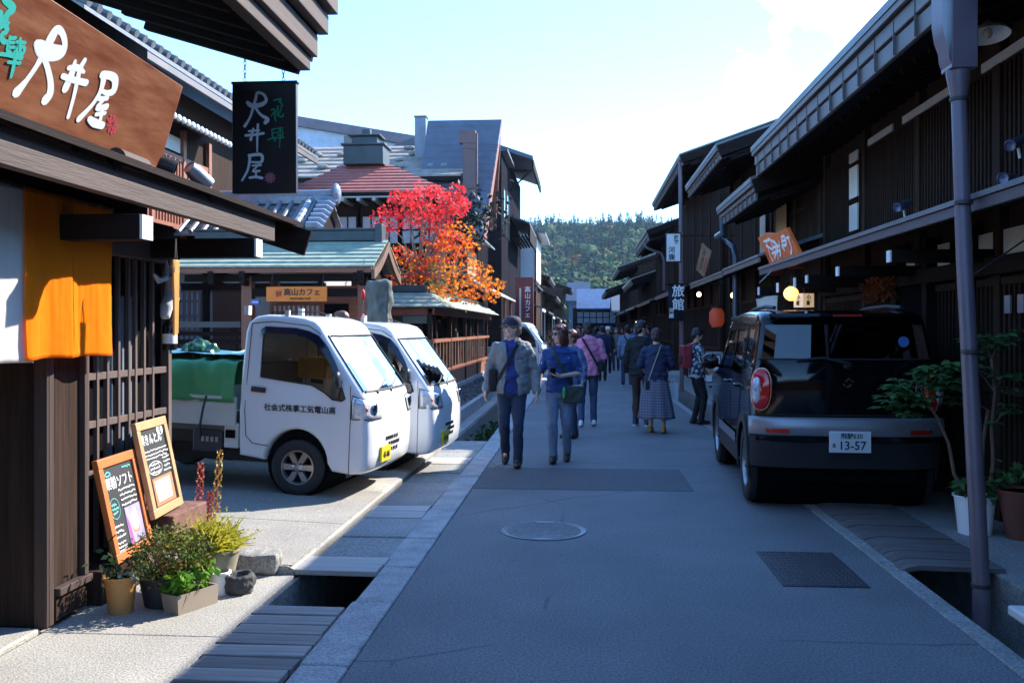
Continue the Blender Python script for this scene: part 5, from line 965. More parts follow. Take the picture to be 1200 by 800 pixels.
# ------------------------------------------------------------------ stone pillar, roofed fence with pickets
b = MB(); b.lathe([(.225, 0), (.235, .8), (.222, 1.6), (.215, 2.22), (.19, 2.29), (0, 2.3)], 7, Matrix.Translation((-3.23, 14.5, 0)) @ Matrix.Rotation(.3, 4, 'Z')); r_ = remesh(b, .025, 1, .05, 4, 9); tag(r_.build('stone_pillar', m_moss, world=(-3.23, 14.5, 0)), 'tall rough mossy stone pillar at the right of the roofed gate', 'pillar')
rf = thing('roofed_fence', 'low wooden fence with a small copper roof and slim pickets along the street', 'fence', (-2.9, 18, 0))
b = MB()
for k in range(4):   # the front slope, hipped at the corner, and the slope over the street
    u, v = k / 4, (k + 1) / 4; e = lambda w: (-2.6 - .5 * w, 17.6 + .55 * w, 1.96 + .32 * w)
    p, q = e(u), e(v); t_ = .02
    b.add([(-4.4, p[1], p[2] + t_), (p[0], p[1], p[2] + t_), q, (-4.4, q[1], q[2])], [(0, 1, 2, 3)]); b.add([(-4.4, p[1], p[2]), (p[0], p[1], p[2]), (p[0], p[1], p[2] + t_), (-4.4, p[1], p[2] + t_)], [(0, 1, 2, 3)])
    b.add([(p[0], p[1], p[2] + t_), (p[0], 28.8, p[2] + t_), (q[0], 28.8, q[2]), q], [(0, 1, 2, 3)]); b.add([(p[0], p[1], p[2]), (p[0], 28.8, p[2]), (p[0], 28.8, p[2] + t_), (p[0], p[1], p[2] + t_)], [(0, 1, 2, 3)])
b.add([(-2.6, 17.6, 1.95), (-2.6, 28.8, 1.95), (-3.6, 28.8, 1.99), (-3.6, 18.6, 1.99), (-4.4, 18.6, 1.99), (-4.4, 17.6, 1.95)], [(0, 1, 2, 3, 4, 5)]); b.add([(-3.1, 18.15, 2.275), (-3.1, 28.8, 2.275), (-3.6, 28.8, 1.99), (-3.6, 18.6, 1.99)], [(0, 1, 2, 3)]); b.build('roof', m_copper, rf, smooth=0)
b = MB(); b.bx(-4.4, -3.06, 18.07, 18.23, 2.27, 2.4); b.bx(-3.17, -3.03, 18.24, 28.8, 2.26, 2.33); b.build('ridge', m_copperd, rf)
b = MB(); b.bx(-2.97, -2.93, 17.75, 28.8, .25, .62); b.bx(-2.99, -2.9, 17.7, 28.8, 1.26, 1.33); b.bx(-2.99, -2.9, 17.7, 28.8, .6, .68); b.bx(-2.99, -2.85, 17.72, 28.8, 1.82, 1.94); b.bx(-4.4, -2.9, 17.72, 17.8, 1.8, 1.93); b.bx(-4.4, -3.0, 17.74, 17.78, .0, 1.2); b.bx(-4.4, -2.95, 17.72, 17.8, 1.2, 1.3); b.build('rails', m_brown, rf)
for y in (17.76, 20.4, 23, 25.6, 28.2): b = MB(); b.bx(-2.99, -2.9, y - .05, y + .05, .2, 1.86); b.build('post', m_dwv, rf)
b = MB(); y = 17.9
while y < 27.6: b.bx(-2.935, -2.908, y - .02, y + .02, .68, 1.27); y += .46
b.build('pickets', M('picket_wood', (.30, .16, .10), .6, var=.25), rf)
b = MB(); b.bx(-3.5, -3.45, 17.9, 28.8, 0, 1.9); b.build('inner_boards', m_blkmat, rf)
t = thing('name_board', 'small dull green wooden board hung in the roofed fence front', 'sign', PY(485, 372, 17.7)); a, c = PY(472, 370, 17.68), PY(500, 379, 17.68); b = MB(); b.bx(a.x, c.x, 17.68, 17.71, c.z, a.z); b.build('board', M('dull_green_board', (.10, .12, .09), .6), t); b = MB(); b.tube([(a.x + .05, 17.7, a.z), (a.x + .05, 17.72, 1.85)], .006, 5); b.tube([(c.x - .05, 17.7, a.z), (c.x - .05, 17.72, 1.85)], .006, 5); b.build('hanger', m_iron, t)
for k, (x, y) in enumerate(((425, 345), (424.5, 371))):
    q = PY(x, y, 14.9); t = thing('red_lantern', 'small red paper lantern between gate and stone pillar, %s one' % ('upper', 'lower')[k], 'lantern', q); b = MB(); b.ell(q, (.045, .045, .09 if k == 0 else .05), 12, 8); b.build('shade', M('lantern_red', (.50, .03, .03), .6), t); b = MB(); b.tube([q + Vector((0, 0, .04)), q + Vector((0, .1, .6 - .3 * k))], .005, 5); b.build('cord', m_black, t)
# ------------------------------------------------------------------ red and orange maple
mt = thing('maple_tree', 'small maple with scarlet upper leaves and orange lower leaves behind the roofed fence', 'tree', PY(489, 380, 18.6)); MY = 18.7
base = PY(489, 380, MY); base.z = 0; m_bark = M('maple_bark', (.07, .06, .055), .9, var=.3, vs=8); fk = PY(490, 318, MY); b = MB()
b.tube([base, base.lerp(fk, .5) + Vector((.06, 0, 0)), fk], [.06, .05, .04], 9); b.build('trunk', m_bark, mt)
clus = [(478, 244, 30, 15, 0), (505, 236, 30, 15, 0), (535, 238, 16, 12, 0), (455, 258, 18, 13, 0), (448, 270, 10, 8, 0), (495, 258, 30, 12, 0), (522, 252, 24, 10, 0), (470, 232, 14, 8, 0), (538, 224, 8, 6, 0), (500, 224, 20, 7, 0), (540, 243, 10, 8, 0),
        (470, 300, 20, 12, 1), (452, 325, 20, 14, 1), (478, 330, 26, 12, 1), (497, 312, 22, 16, 1), (520, 295, 22, 16, 1), (512, 280, 20, 12, 1), (530, 282, 18, 12, 1), (435, 332, 10, 8, 0), (428, 350, 5, 8, 0), (470, 340, 24, 8, 1),
        (542, 272, 16, 12, 2), (520, 268, 12, 8, 2), (548, 290, 14, 10, 2), (540, 312, 24, 14, 2), (560, 318, 18, 12, 2), (528, 335, 28, 12, 2), (555, 338, 24, 12, 2), (575, 345, 12, 9, 2), (585, 333, 9, 5, 2), (545, 350, 18, 6, 2), (512, 342, 20, 8, 2), (570, 330, 14, 8, 2)]
L3 = [MB(), MB(), MB()]; tw = MB(); mr_ = random.Random(3)
for px, py, rx, ry, kind in clus:
    c = PY(px, py, MY + mr_.uniform(-.55, .75)); ax, az = rx * MY / FPX, ry * MY / FPX
    mid = fk.lerp(c, .5) + Vector((0, 0, .12)); tw.tube([fk - Vector((0, 0, .1)), mid, c], [.02, .013, .005], 5)
    for k in range(4): d = Vector((mr_.uniform(-1, 1) * ax, mr_.uniform(-.4, .4), mr_.uniform(-1, 1) * az)); tw.tube([c.lerp(mid, .3), c + d], [.007, .003], 4)
    for k in range(int((46 + rx * ry * .50) * (.66 if kind == 2 else 1))):
        a, r = mr_.uniform(0, 6.28), math.sqrt(mr_.random()); d = Vector((math.cos(a) * r * ax, mr_.gauss(0, .22), math.sin(a) * r * az + .03 * math.cos(a * 3)))
        leaf(L3[kind if mr_.random() < (.85 if px > 525 or kind == 0 else .6) else (kind + 1) % 3 if kind < 2 else 1], c + d, mr_.uniform(.055, .095), mr_, .3, 1)
tw.build('limbs', M('pale_twig', (.22, .19, .16), .9, var=.3, vs=8), mt)
for mb_, nm, m in zip(L3, ('scarlet_leaves', 'crimson_leaves', 'orange_leaves'), (two_tone('scarlet', (.72, .014, .03), (.88, .09, .09), .6, .5), two_tone('crimson', (.60, .02, .03), (.78, .13, .05), .6, .5), two_tone('orange_leafage', (.78, .17, .01), (.85, .36, .03), .6, .5))): mb_.build(nm, m, mt, smooth=0)
t = thing('garden_shrub', 'thin pale green shrub showing between the maple boughs', 'shrub', PY(512, 360, 19.4)); b = MB(); q = PY(510, 330, 19.5)
for i in range(500): leaf(b, q + Vector((rnd.gauss(0, .3), rnd.gauss(0, .2), rnd.gauss(0, .32))), .09, rnd)
b.build('foliage', two_tone('pale_shrub', (.16, .19, .05), (.30, .28, .10), .6), t); b = MB(); b.tube([(q.x, q.y, 0), (q.x + .03, q.y, 1.4), (q.x - .05, q.y, 2.4)], [.03, .02, .01], 6); b.build('stem', m_bark, t)
t = thing('garden_pine', 'dark clipped pine beside the dark boarded shop', 'tree', PY(540, 300, 22)); b = MB(); q = PY(536, 255, 23)
for i in range(900): d = Vector((rnd.gauss(0, .5), rnd.gauss(0, .4), rnd.gauss(0, .3))); leaf(b, q + d, .16, rnd)
b.build('foliage', two_tone('pine_green', (.012, .02, .014), (.03, .04, .03), .6, .1), t); b = MB(); b.tube([(q.x, q.y, 0), (q.x - .1, q.y, 2.5), (q.x, q.y, 4.2)], [.09, .07, .03], 7); b.build('trunk', m_bark, t)
# ------------------------------------------------------------------ hills with their woods
def hz(x, y):
    u = min(max((y - 180) / 330, 0), 1); s = u * u * (3 - 2 * u); h = 42.5 + 8 * noise.noise(Vector((x * .008, 1.3, 0))) + 5 * noise.noise(Vector((x * .03, 4, 0))) - .03 * x; return -1 + h * s + 5 * noise.noise(Vector((x * .02, y * .02, 7))) * s
g = MB(); xs = [-700 + 50 * i for i in range(29)]; ys = [160 + 24 * j for j in range(26)]; g.grid([[(x, y, hz(x, min(y, 520)) - max(0, y - 540) * .1) for x in xs] for y in ys]); struct('hills', g, M('forest_floor', (.02, .035, .018), .95))
fr = random.Random(11); mats = [two_tone('cedar', (.014, .034, .022), (.02, .045, .028), .9, .05), two_tone('oak_green', (.030, .070, .026), (.040, .085, .030), .9, .05), two_tone('olive_green', (.055, .085, .026), (.07, .10, .03), .9, .05), two_tone('autumn_rust', (.12, .045, .018), (.18, .07, .025), .8, .15), two_tone('autumn_ochre', (.17, .10, .025), (.22, .14, .03), .8, .15), two_tone('fir_green', (.020, .050, .028), (.028, .062, .032), .9, .05), two_tone('lime_green', (.07, .115, .03), (.09, .13, .035), .9, .05)]
wd = MB()
def tuft(mb, p, size, dn):                                 # a leaf clump that faces outwards from its crown
    n = (dn + Vector((fr.gauss(0, .22), fr.gauss(0, .22), fr.gauss(0, .22)))).normalized(); x = n.orthogonal().normalized(); x.rotate(Matrix.Rotation(fr.uniform(0, 6.28), 3, n)); y = n.cross(x); p = Vector(p)
    mb.add([p - x * size * .5, p + y * size * .35, p + x * size * .5, p - y * size * .35], [(0, 1, 2, 3)])
def crown(x, y, z, h, w, kind):
    wd.mat(kind); con = kind == 0; n = 150 if con else 210
    for i in range(n):
        if con: u = fr.random() ** .7; r = w * (1 - u) * fr.uniform(.6, 1.05) + .15; a = fr.uniform(0, 6.28); dn = Vector((math.cos(a), math.sin(a), .5)); p = (x + r * math.cos(a), y + r * math.sin(a), z + h * (.12 + .88 * u)); s = (.4 + w * .28 * (1 - u))
        else:
            d = Vector((fr.gauss(0, 1), fr.gauss(0, 1), fr.gauss(0, 1))).normalized(); k = w * (1 + .35 * noise.noise(d * 2 + Vector((x, y, 0)))) * fr.uniform(.75, 1.05); dn = d; p = (x + d.x * k, y + d.y * k, z + h * .58 + d.z * h * .42); s = w * .26
        tuft(wd, p, s * 1.25, dn)
cnt = 0
for i in range(2300):
    y = 190 + 340 * fr.random() ** .8; wide = fr.random() < .3
    xm = y * (-.0759 + .0); x = y * fr.uniform(-.13, .16) if not wide else y * fr.uniform(-.7, .7)
    f = (y - 190) / 340; nn = noise.noise(Vector((x * .02, y * .02, 3)))
    kind = 0 if fr.random() < (.05 + .62 * f ** 1.6 + .35 * nn) else fr.choice((1, 1, 2, 5, 5, 6))
    if fr.random() < .035 * (1.3 - f): kind = 3 if fr.random() < .6 else 4
    h = fr.uniform(11, 17) if kind == 0 else fr.uniform(7, 12); crown(x, y, hz(x, y) - 1, h, h * (.2 if kind == 0 else fr.uniform(.42, .6)), kind)
tag(wd.build('hillside_wood', mats, smooth=0), 'dark green wooded hillside with a few autumn trees beyond the street end', 'woodland', kind='stuff')
# ================================================================== VEHICLES
def arc(cx, cz, r, a0, a1, n): return [(cx + r * math.cos(R(a0 + (a1 - a0) * i / n)), cz + r * math.sin(R(a0 + (a1 - a0) * i / n))) for i in range(n + 1)]
def inset(loop, d):
    n = len(loop); o = []
    for i in range(n):
        p0, p, p1 = Vector(loop[i - 1]), Vector(loop[i]), Vector(loop[(i + 1) % n]); a = (p - p0).normalized(); b = (p1 - p).normalized(); t = (a + b)
        t = t.normalized() if t.length > 1e-3 else a; o.append((p.x - t.y * d, p.y + t.x * d))     # loops run counter-clockwise in x,z seen from -y: the left of the direction is inside
    return o
COLS = [(-1, .045), (-.992, .022), (-.972, .007), (-.93, 0), (-.8, 0), (-.6, 0), (-.4, 0), (-.2, 0), (0, 0), (.2, 0), (.4, 0), (.6, 0), (.8, 0), (.93, 0), (.972, .007), (.992, .022), (1, .045)]
def shell(prof, warp, holes, skip, zc=12):
    body, gl = MB(), MB(); gl.mat(1); n = len(prof); rows = [[warp(x, yf, z) for x, z in inset(prof, d)] for yf, d in COLS]
    for i in range(len(COLS) - 1):
        ym = (COLS[i][0] + COLS[i + 1][0]) / 2
        for j in range(n):
            q = [rows[i][j], rows[i][(j + 1) % n], rows[i + 1][(j + 1) % n], rows[i + 1][j]]; (gl if skip(j, ym) else body).add(q, [(0, 1, 2, 3)])
    gl.mat(0)
    for yf in (-1, 1):
        loops = [inset(prof, .045)] + [list(h) for h in holes]; flat = [p for l in loops for p in l]; tri = tessellate_polygon([[Vector((p[0], p[1], 0)) for p in l] for l in loops])
        bm = bmesh.new(); vs = [bm.verts.new((p[0], 0, p[1])) for p in flat]
        for t in tri:
            try: bm.faces.new([vs[i] for i in t])
            except ValueError: pass
        zs = [p[1] for p in flat]; xs = [p[0] for p in flat]
        for k in range(1, zc): bmesh.ops.bisect_plane(bm, geom=bm.verts[:] + bm.edges[:] + bm.faces[:], plane_co=(0, 0, min(zs) + (max(zs) - min(zs)) * k / zc), plane_no=(0, 0, 1), dist=1e-5)
        for k in range(1, 8): bmesh.ops.bisect_plane(bm, geom=bm.verts[:] + bm.edges[:] + bm.faces[:], plane_co=(min(xs) + (max(xs) - min(xs)) * k / 8, 0, 0), plane_no=(1, 0, 0), dist=1e-5)
        bm.verts.index_update(); body.add([warp(v.co.x, yf, v.co.z) for v in bm.verts], [[v.index for v in f.verts] for f in bm.faces]); bm.free()
        for h in holes:
            tr = tessellate_polygon([[Vector((p[0], p[1], 0)) for p in h]]); gl.add([warp(p[0], yf * .992, p[1]) for p in h], tr)
    me = bpy.data.meshes.new('w'); me.from_pydata([tuple(v) for v in body.v], [], body.f); bm = bmesh.new(); bm.from_mesh(me); bmesh.ops.remove_doubles(bm, verts=bm.verts, dist=4e-4); bmesh.ops.recalc_face_normals(bm, faces=bm.faces)
    bm.verts.index_update(); body.v = [v.co.copy() for v in bm.verts]; body.f = [[v.index for v in f.verts] for f in bm.faces]; body.m = [0] * len(body.f); bm.free(); bpy.data.meshes.remove(me); return body, gl
def wheel(parent, x, y, r, w, spokes, rim_m, side):
    T = Matrix.Translation((x, y, r)) @ Matrix.Rotation(R(90 * side), 4, 'X'); ri = r * .62   # local +z points outwards
    b = MB(); b.lathe([(ri, -w * .5), (r * .93, -w * .5), (r * .985, -w * .42), (r, -w * .3), (r, w * .3), (r * .985, w * .42), (r * .93, w * .5), (r * .8, w * .53), (ri + .01, w * .5), (ri, w * .44), (ri, -w * .5)], 40, T); ty = b.build('wheel', m_rubber, parent, world=False)
    b = MB(); b.lathe([(ri, -w * .2), (ri, w * .46), (ri - .012, w * .47), (ri - .02, w * .3), (ri - .025, w * .1)], 36, T)
    for k in range(spokes):
        a = 2 * math.pi * k / spokes; U = T @ Matrix.Rotation(a, 4, 'Z'); b.add([(.03, -.022, w * .4), (ri - .015, -.030, w * .34), (ri - .015, .030, w * .34), (.03, .022, w * .4), (.03, -.03, w * .2), (ri - .015, -.036, w * .16), (ri - .015, .036, w * .16), (.03, .03, w * .2)], [(0, 1, 2, 3), (0, 4, 5, 1), (3, 2, 6, 7), (1, 5, 6, 2)], U)
    b.lathe([(.0, w * .46), (.04, w * .45), (.055, w * .38), (.06, w * .1)], 18, T)
    b.build('rim', rim_m, ty, world=False) if True else None
    b = MB(); b.lathe([(0, w * .08), (ri - .02, w * .08)], 24, T)
    for k in range(4): a = 2 * math.pi * (k + .5) / 4; b.lathe([(0, w * .47), (.01, w * .47), (.012, w * .4)], 8, T @ Matrix.Translation((.045 * math.cos(a), .045 * math.sin(a), 0)))
    b.build('hub', m_black, ty, world=False)
m_vwhite = M('van_white', (.80, .81, .82), .22, var=.015, vs=1.5, coat=.6, rv=.01); m_alloy = M('alloy', (.42, .42, .43), .3, .85, var=.06); m_dkglass = glass_mat('smoked_glass', (.30, .34, .36), .03)
m_lens = glass_mat('lamp_lens', (.85, .88, .92), .06); m_visor = M('smoke_visor', (.012, .013, .03), .12); m_seam = M('panel_gap', (.02, .02, .02), .8)
HW = .7375
def tw_warp(x, yf, z):
    tum = 1 - .085 * max(0, z - .95) / .8; y = yf * HW * tum; f = min(max((x + .1) / .85, 0), 1.2); return Vector((x - .035 * f * yf ** 2 - .045 * f * yf ** 10, y * (1 - .02 * f), z))
CAB = [(-.60, .36), (-.62, .34)][:1] + arc(0, .30, .345, 175, 5, 16) + [(.40, .255), (.60, .235), (.70, .25), (.752, .30), (.772, .42), (.775, .60), (.765, .78), (.735, .90), (.715, .985), (.685, 1.04), (.58, 1.17), (.465, 1.315), (.35, 1.46), (.262, 1.575), (.205, 1.655), (.14, 1.705), (.02, 1.735), (-.15, 1.75), (-.38, 1.75), (-.50, 1.73), (-.575, 1.67), (-.60, 1.58), (-.615, 1.2), (-.62, .8)]
WS = [CAB.index(p) for p in ((.685, 1.04), (.58, 1.17), (.465, 1.315), (.35, 1.46))]
SIDEW = [(-.40, 1.14), (-.12, 1.11), (.16, 1.085), (.30, 1.02), (.40, .955), (.50, .945), (.535, .965), (.47, 1.12), (.39, 1.28), (.29, 1.43), (.20, 1.53), (.10, 1.575), (-.05, 1.60), (-.36, 1.605), (-.40, 1.57)]
def side_pt(x, z, s, off=.003):
    p = tw_warp(x, s, z); p.y += s * off; return p
def kei_truck(label, loc, rotz, pitch, bed=True, text=None, scale=.9, box=False):
    t = thing('white_van' if box else 'small_truck', label, 'van' if box else 'truck', loc, 0); t.rotation_euler = (0, pitch, rotz); t.scale = (scale,) * 3; K = dict(parent=t, world=False)
    body, gl = shell(CAB, tw_warp, [SIDEW], lambda j, y: j in WS and abs(y) < .93); b = body.build('cab', m_vwhite, **K); gl.build('windows', [m_dkglass, m_wsglass], **K)
    b = MB(); loop = [side_pt(x, z, -1, .004) for x, z in SIDEW]; b.tube(loop + [loop[0]], .008, 6); loop = [side_pt(x, z, 1, .004) for x, z in SIDEW]; b.tube(loop + [loop[0]], .008, 6)
    wsl = [tw_warp(.685 + .006, y, 1.04) for y in (-.9, -.6, -.3, 0, .3, .6, .9)]; b.tube(wsl, .012, 6); wst = [tw_warp(.283, y, 1.57) for y in (-.9, -.5, 0, .5, .9)]; b.tube(wst, .008, 6)
    for s in (-.93, .93): b.tube([tw_warp(x + .004, s, z) for x, z in ((.685, 1.04), (.58, 1.17), (.465, 1.315), (.35, 1.46), (.262, 1.575))], .009, 6)
    b.build('window_seal', m_black, **K)
    for s in (-1, 1):
        b = MB(); top = [(.50, 1.12), (.42, 1.29), (.31, 1.46), (.20, 1.565), (.09, 1.605), (-.06, 1.63), (-.38, 1.635), (-.43, 1.60), (-.43, 1.54)]; low = [(.455, 1.11), (.375, 1.27), (.265, 1.41), (.165, 1.50), (.07, 1.54), (-.06, 1.565), (-.36, 1.572), (-.40, 1.56), (-.405, 1.53)]
        b.grid([[side_pt(x, z, s, .012) for x, z in top], [side_pt(x, z, s, .035) for x, z in low]]); b.build('rain_visor', m_visor, **K)
        b = MB(); b.tube([side_pt(x, z, s, .001) for x, z in ((-.53, 1.66), (-.54, 1.2), (-.55, .8), (-.53, .56), (-.46, .49), (-.3, .47))], .004, 5); b.tube([side_pt(x, z, s, .001) for x, z in ((-.53, 1.66), (-.3, 1.685), (.08, 1.655), (.22, 1.58))], .004, 5); b.tube([side_pt(x, z, s, .001) for x, z in ((.585, 1.09), (.60, .9), (.60, .6), (.60, .25))], .004, 5); b.build('door_seam', m_seam, **K)
        b = MB(); b.prism([(-.49, .995), (-.34, .985), (-.335, 1.035), (-.485, 1.045)], 0, .012, frame(side_pt(0, 0, s, .0) * Vector((0, 1, 0)) if 0 else (0, side_pt(-.4, 1.0, s).y - .003 * s, 0), (1, 0, 0), (0, 0, 1)) if s < 0 else Matrix(((1, 0, 0, 0), (0, 0, 1, side_pt(-.4, 1.0, 1).y - .009), (0, 1, 0, 0), (0, 0, 0, 1)))); b.build('door_handle', M('handle_brown', (.06, .035, .035), .4), **K)
        # head lamp: a wedge wrapped round the corner
        pf = lambda x, yf, z, o=0: tw_warp(x, yf, z) + Vector((o, s * o, 0))
        A = [(.612, 1.0), (.68, .985), (.735, .80), (.61, .775)]
        yv = [1.0, .975, .94, .88, .80, .70, .60]
        def lampx(z): return .70 if z > .98 else (.70 + (.985 - z) * .35 if z > .9 else .735 + (.9 - z) * .2)
        rows = []
        for zt in [0, .25, .5, .75, 1]:
            row = [side_pt(.615, .775 + (1.0 - .775) * zt, s, .006), side_pt(.665, .775 + (.985 - .775) * zt, s, .002)]
            for yf in yv[1:]:
                z = .775 + (.975 - .045 * (1 - yf) / .4 - .775) * zt; row.append(pf(lampx(z) + .008, s * yf, z, .0))
            rows.append(row)
        b = MB(); b.grid(rows); ho = b.build('headlight', M('lamp_shell', (.62, .66, .72), .2, .35, var=.25, vs=14), **K); so_ = ho.modifiers.new('s', 'SOLIDIFY'); so_.thickness = .006; so_.offset = 1
        b = MB(); fl = [r[0] for r in rows] + rows[-1][1:] + [r[-1] for r in rows[::-1]][1:] + rows[0][::-1][1:]; b.tube(fl, .007, 6); b.build('lamp_rim', m_seam, parent=ho, world=False)
        b = MB(); c = (rows[2][2] + rows[2][3]) / 2 + Vector((.006, s * .006, 0)); b.ell(c, (.012, .028, .022), 12, 8); b.build('indicator', M('amber', (.65, .16, .05), .25), parent=ho, world=False)
        b = MB(); c = rows[2][5] + Vector((.008, 0, 0)); b.ell(c, (.015, .062, .068), 16, 10); b.build('reflector', m_chrome, parent=ho, world=False)
        mp_ = side_pt(.47, 1.07, s, .0); b = MB(); b.bar(mp_, mp_ + Vector((.03, s * .13, .05)), .035, .03); b.ell(mp_ + Vector((.02, s * .13, .08)), (.035, .06, .085), 16, 10); b.build('mirror', M('mirror_housing', (.03, .035, .045), .35), **K)
    b = MB()                                                 # front face: emblem slits, lettering marks, plates
    fx = lambda yf, z: tw_warp(.775 if z < .7 else .745, yf, z)
    for k, (yf, z) in enumerate([(-.42, .56), (-.34, .56), (-.26, .56), (-.18, .56), (-.08, .56), (.02, .56), (-.3, .50), (-.2, .50), (-.1, .50), (0, .50), (.1, .50), (-.22, .44), (-.1, .44), (.02, .44)]): p = fx(yf, z) + Vector((.004, 0, 0)); b.bx(p.x - .004, p.x + .003, p.y - .017, p.y + .017, p.z - .017, p.z + .017)
    b.build('marking', m_black, **K)
    b = MB(); p = fx(-.45, .40); b.bx(p.x - .01, p.x + .012, p.y - .14, p.y + .14, .34, .49); pl = b.build('number_plate', M('yellow_plate', (.75, .58, .02), .4, var=.03), **K); b = MB(); T = frame((p.x + .014, p.y, .405), (0, 1, 0), (0, 0, 1)); b.text('41-06', .085, T, .001, .002); b.build('lettering', m_black, pl, world=False, smooth=0)
    b = MB(); b.grid([[fx(y, z) + Vector((.004 if y else .004, 0, 0)) for y in (-.5, -.25, 0, .25, .5)] for z in (.72, .80)]); gr_ = b.build('grille', M('grille_grey', (.30, .33, .38), .3, .6), **K); b = MB()
    for z in (.735, .76, .785): b.tube([fx(y, z) + Vector((.008, 0, 0)) for y in (-.48, -.24, 0, .24, .48)], .006, 5)
    b.build('grille_bar', m_chrome, parent=gr_, world=False)
    b = MB()
    for y0, y1 in ((-.55, .05), (.0, .6)): b.tube([tw_warp(.675, y0, 1.03) + Vector((.015, 0, .012)), tw_warp(.64, (y0 + y1) / 2, 1.06) + Vector((.02, 0, .015)), tw_warp(.60, y1, 1.11) + Vector((.02, 0, .01))], .007, 5); b.ell(tw_warp(.685, y0, 1.01) + Vector((.01, 0, .01)), .02, 8, 6)
    b.build('wiper', m_black, **K)
    b = MB(); b.bx(-.60, -.2, -.6, .6, .42, .62); b.bx(-.62, -.5, -.55, .55, .6, 1.25); b.bx(-.3, .45, -.62, .62, .42, .5); b.bx(.42, .60, -.62, .62, .5, .98)
    b.lathe([(.15, -.012), (.175, -.012), (.175, .012), (.15, .012)], 20, Matrix.Translation((.33, -.32, 1.0)) @ Matrix.Rotation(R(-60), 4, 'Y')); b.build('interior', M('dark_trim', (.10, .10, .105), .8), **K)
    b = MB(); b.bx(-.45, -.02, .28, .55, 1.08, 1.30); b.build('orange_box_inside', M('orange_card', (.60, .25, .03), .7), **K) if text else None
    b = MB()
    for k in range(2 if text else 0): b.bx(.02 + .11 * k, .09 + .11 * k, .3, .32, 1.08, 1.30)
    if text: b.build('white_sheet', m_white, **K)
    # chassis, wheels, box or bed
    L = -2.55; b = MB(); b.bx(L + .1, .55, -.45, .45, .26, .42); b.bx(L + .1, -.5, -.62, -.5, .45, .58); b.bx(L + .1, -.5, .5, .62, .45, .58); b.bx(-.56, .5, -.64, .64, .30, .36); b.build('chassis', m_black, **K)
    b = MB(); b.lathe([(.0, -.66), (.325, -.66), (.335, -.5), (.335, .5), (.325, .66), (0, .66)], 24, Matrix.Translation((0, 0, .30)) @ Matrix.Rotation(R(90), 4, 'X')); b.build('wheel_well', m_blkmat, **K)
    for x in (0, -1.9):
        for s in (-1, 1): wheel(t, x, s * .63, .272, .155, 6, m_alloy, 1 if s < 0 else -1)
    for s in (-1, 1): b = MB(); b.bx(.50, .505, s * .62 - .08, s * .62 + .08, .20, .3); b.build('mudflap', m_black, **K)
    if box:
        BX = [(L, .42), (-.64, .40), (-.635, .9), (-.63, 1.6), (-.66, 1.74), (-1.2, 1.80), (-2.2, 1.79), (L + .05, 1.70), (L - .02, 1.2)]
        bo, g2 = shell(BX, lambda x, yf, z: Vector((x, yf * HW * (1 - .085 * max(0, z - .95) / .8), z)), [[(-2.3, 1.1), (-.85, 1.1), (-.85, 1.58), (-2.25, 1.58)]], lambda j, y: False); bo.build('body', m_vwhite, **K); g2.build('rear_window', m_glassd, **K)
    else:
        b = MB()
        for s in (-1, 1): b.bx(L, -.66, s * .70 - .015, s * .70 + .015, .64, .92); b.bx(L, -.66, s * .718 - .006, s * .718 + .006, .90, .93); b.bx(L, -.66, s * .718 - .006, s * .718 + .006, .64, .67)
        b.bx(L - .02, L + .01, -.69, .69, .64, .92); b.build('side_gate', M('gate_white', (.62, .61, .56), .4, var=.05), **K)
        b = MB(); b.bx(L, -.66, -.69, .69, .58, .635); b.build('bed_floor', m_gut, **K)
        b = MB(); b.bx(-1.12, -.80, -.70, -.52, .36, .60); tb = b.build('tool_box', M('plastic_box', (.035, .038, .045), .5), bevel=.02, **K); b = MB()
        for k in range(4): b.bx(-1.02 + .05 * k, -.99 + .05 * k, -.705, -.701, .47, .52)
        b.build('vent', m_steel, parent=tb, world=False)
        b = MB(); b.bx(-.78, -.63, -.70, -.55, .42, .66); st = b.build('step_panel', M('gate_white2', (.60, .59, .54), .4), bevel=.01, **K); b = MB(); b.bx(-.76, -.66, -.712, -.701, .52, .60); b.build('recess', m_blkmat, parent=st, world=False)
        b = MB(); mbk = M('bracket_white', (.6, .6, .6), .5)
        for q_ in ((-.62, -.57, -.69, -.62, 1.74, 1.83), (-.62, -.57, .62, .69, 1.74, 1.83), (-.2, -.16, -.66, -.62, 1.73, 1.80)): b = MB(); b.bx(*q_); b.build('roof_bracket', mbk, **K)
        b = MB(); b.tube([(-.15, -.55, 1.78), (.05, -.45, 1.80), (.2, -.35, 1.75)], .005, 5); b.build('aerial', m_black, **K)
    if text:
        b = MB(); T = frame((.02, side_pt(0, .80, -1).y - .002, .85), (1, 0, 0), (0, 0, 1)); b.text(text, .074, T, .001, .0012); b.build('lettering', m_black, smooth=0, **K)
    return t
c = G(347, 580, .08); rz1 = R(-6); pit = R(2.2)
o1 = Vector((c.x, c.y, plz(c.x))) + Vector((-math.sin(rz1), math.cos(rz1), 0)) * .63
TR1 = kei_truck('white small truck with black door lettering and a green tarpaulin on its bed', o1, rz1, pit, text='社会式株事工気電山高')
def seat_van(label, px, Y, rz, pit, box, sc=.9):
    p = PY(px, 480, Y); r = Matrix.Rotation(rz, 3, 'Z') @ Vector((.60 * sc, -HW * sc, 0)); o = Vector((p.x - r.x, Y - r.y, 0)); o.z = plz(o.x) - .03 if Y < 13 else 0; return kei_truck(label, o, rz, pit, scale=sc, box=box)
seat_van('white small van with drawn side curtain parked just behind the lettered truck', 494, 9.42, R(-5), R(1.5), False)
seat_van('pale blue-white van in the shade behind the man with the cap', 633, 29.4, R(-6), 0, False, 1.0)
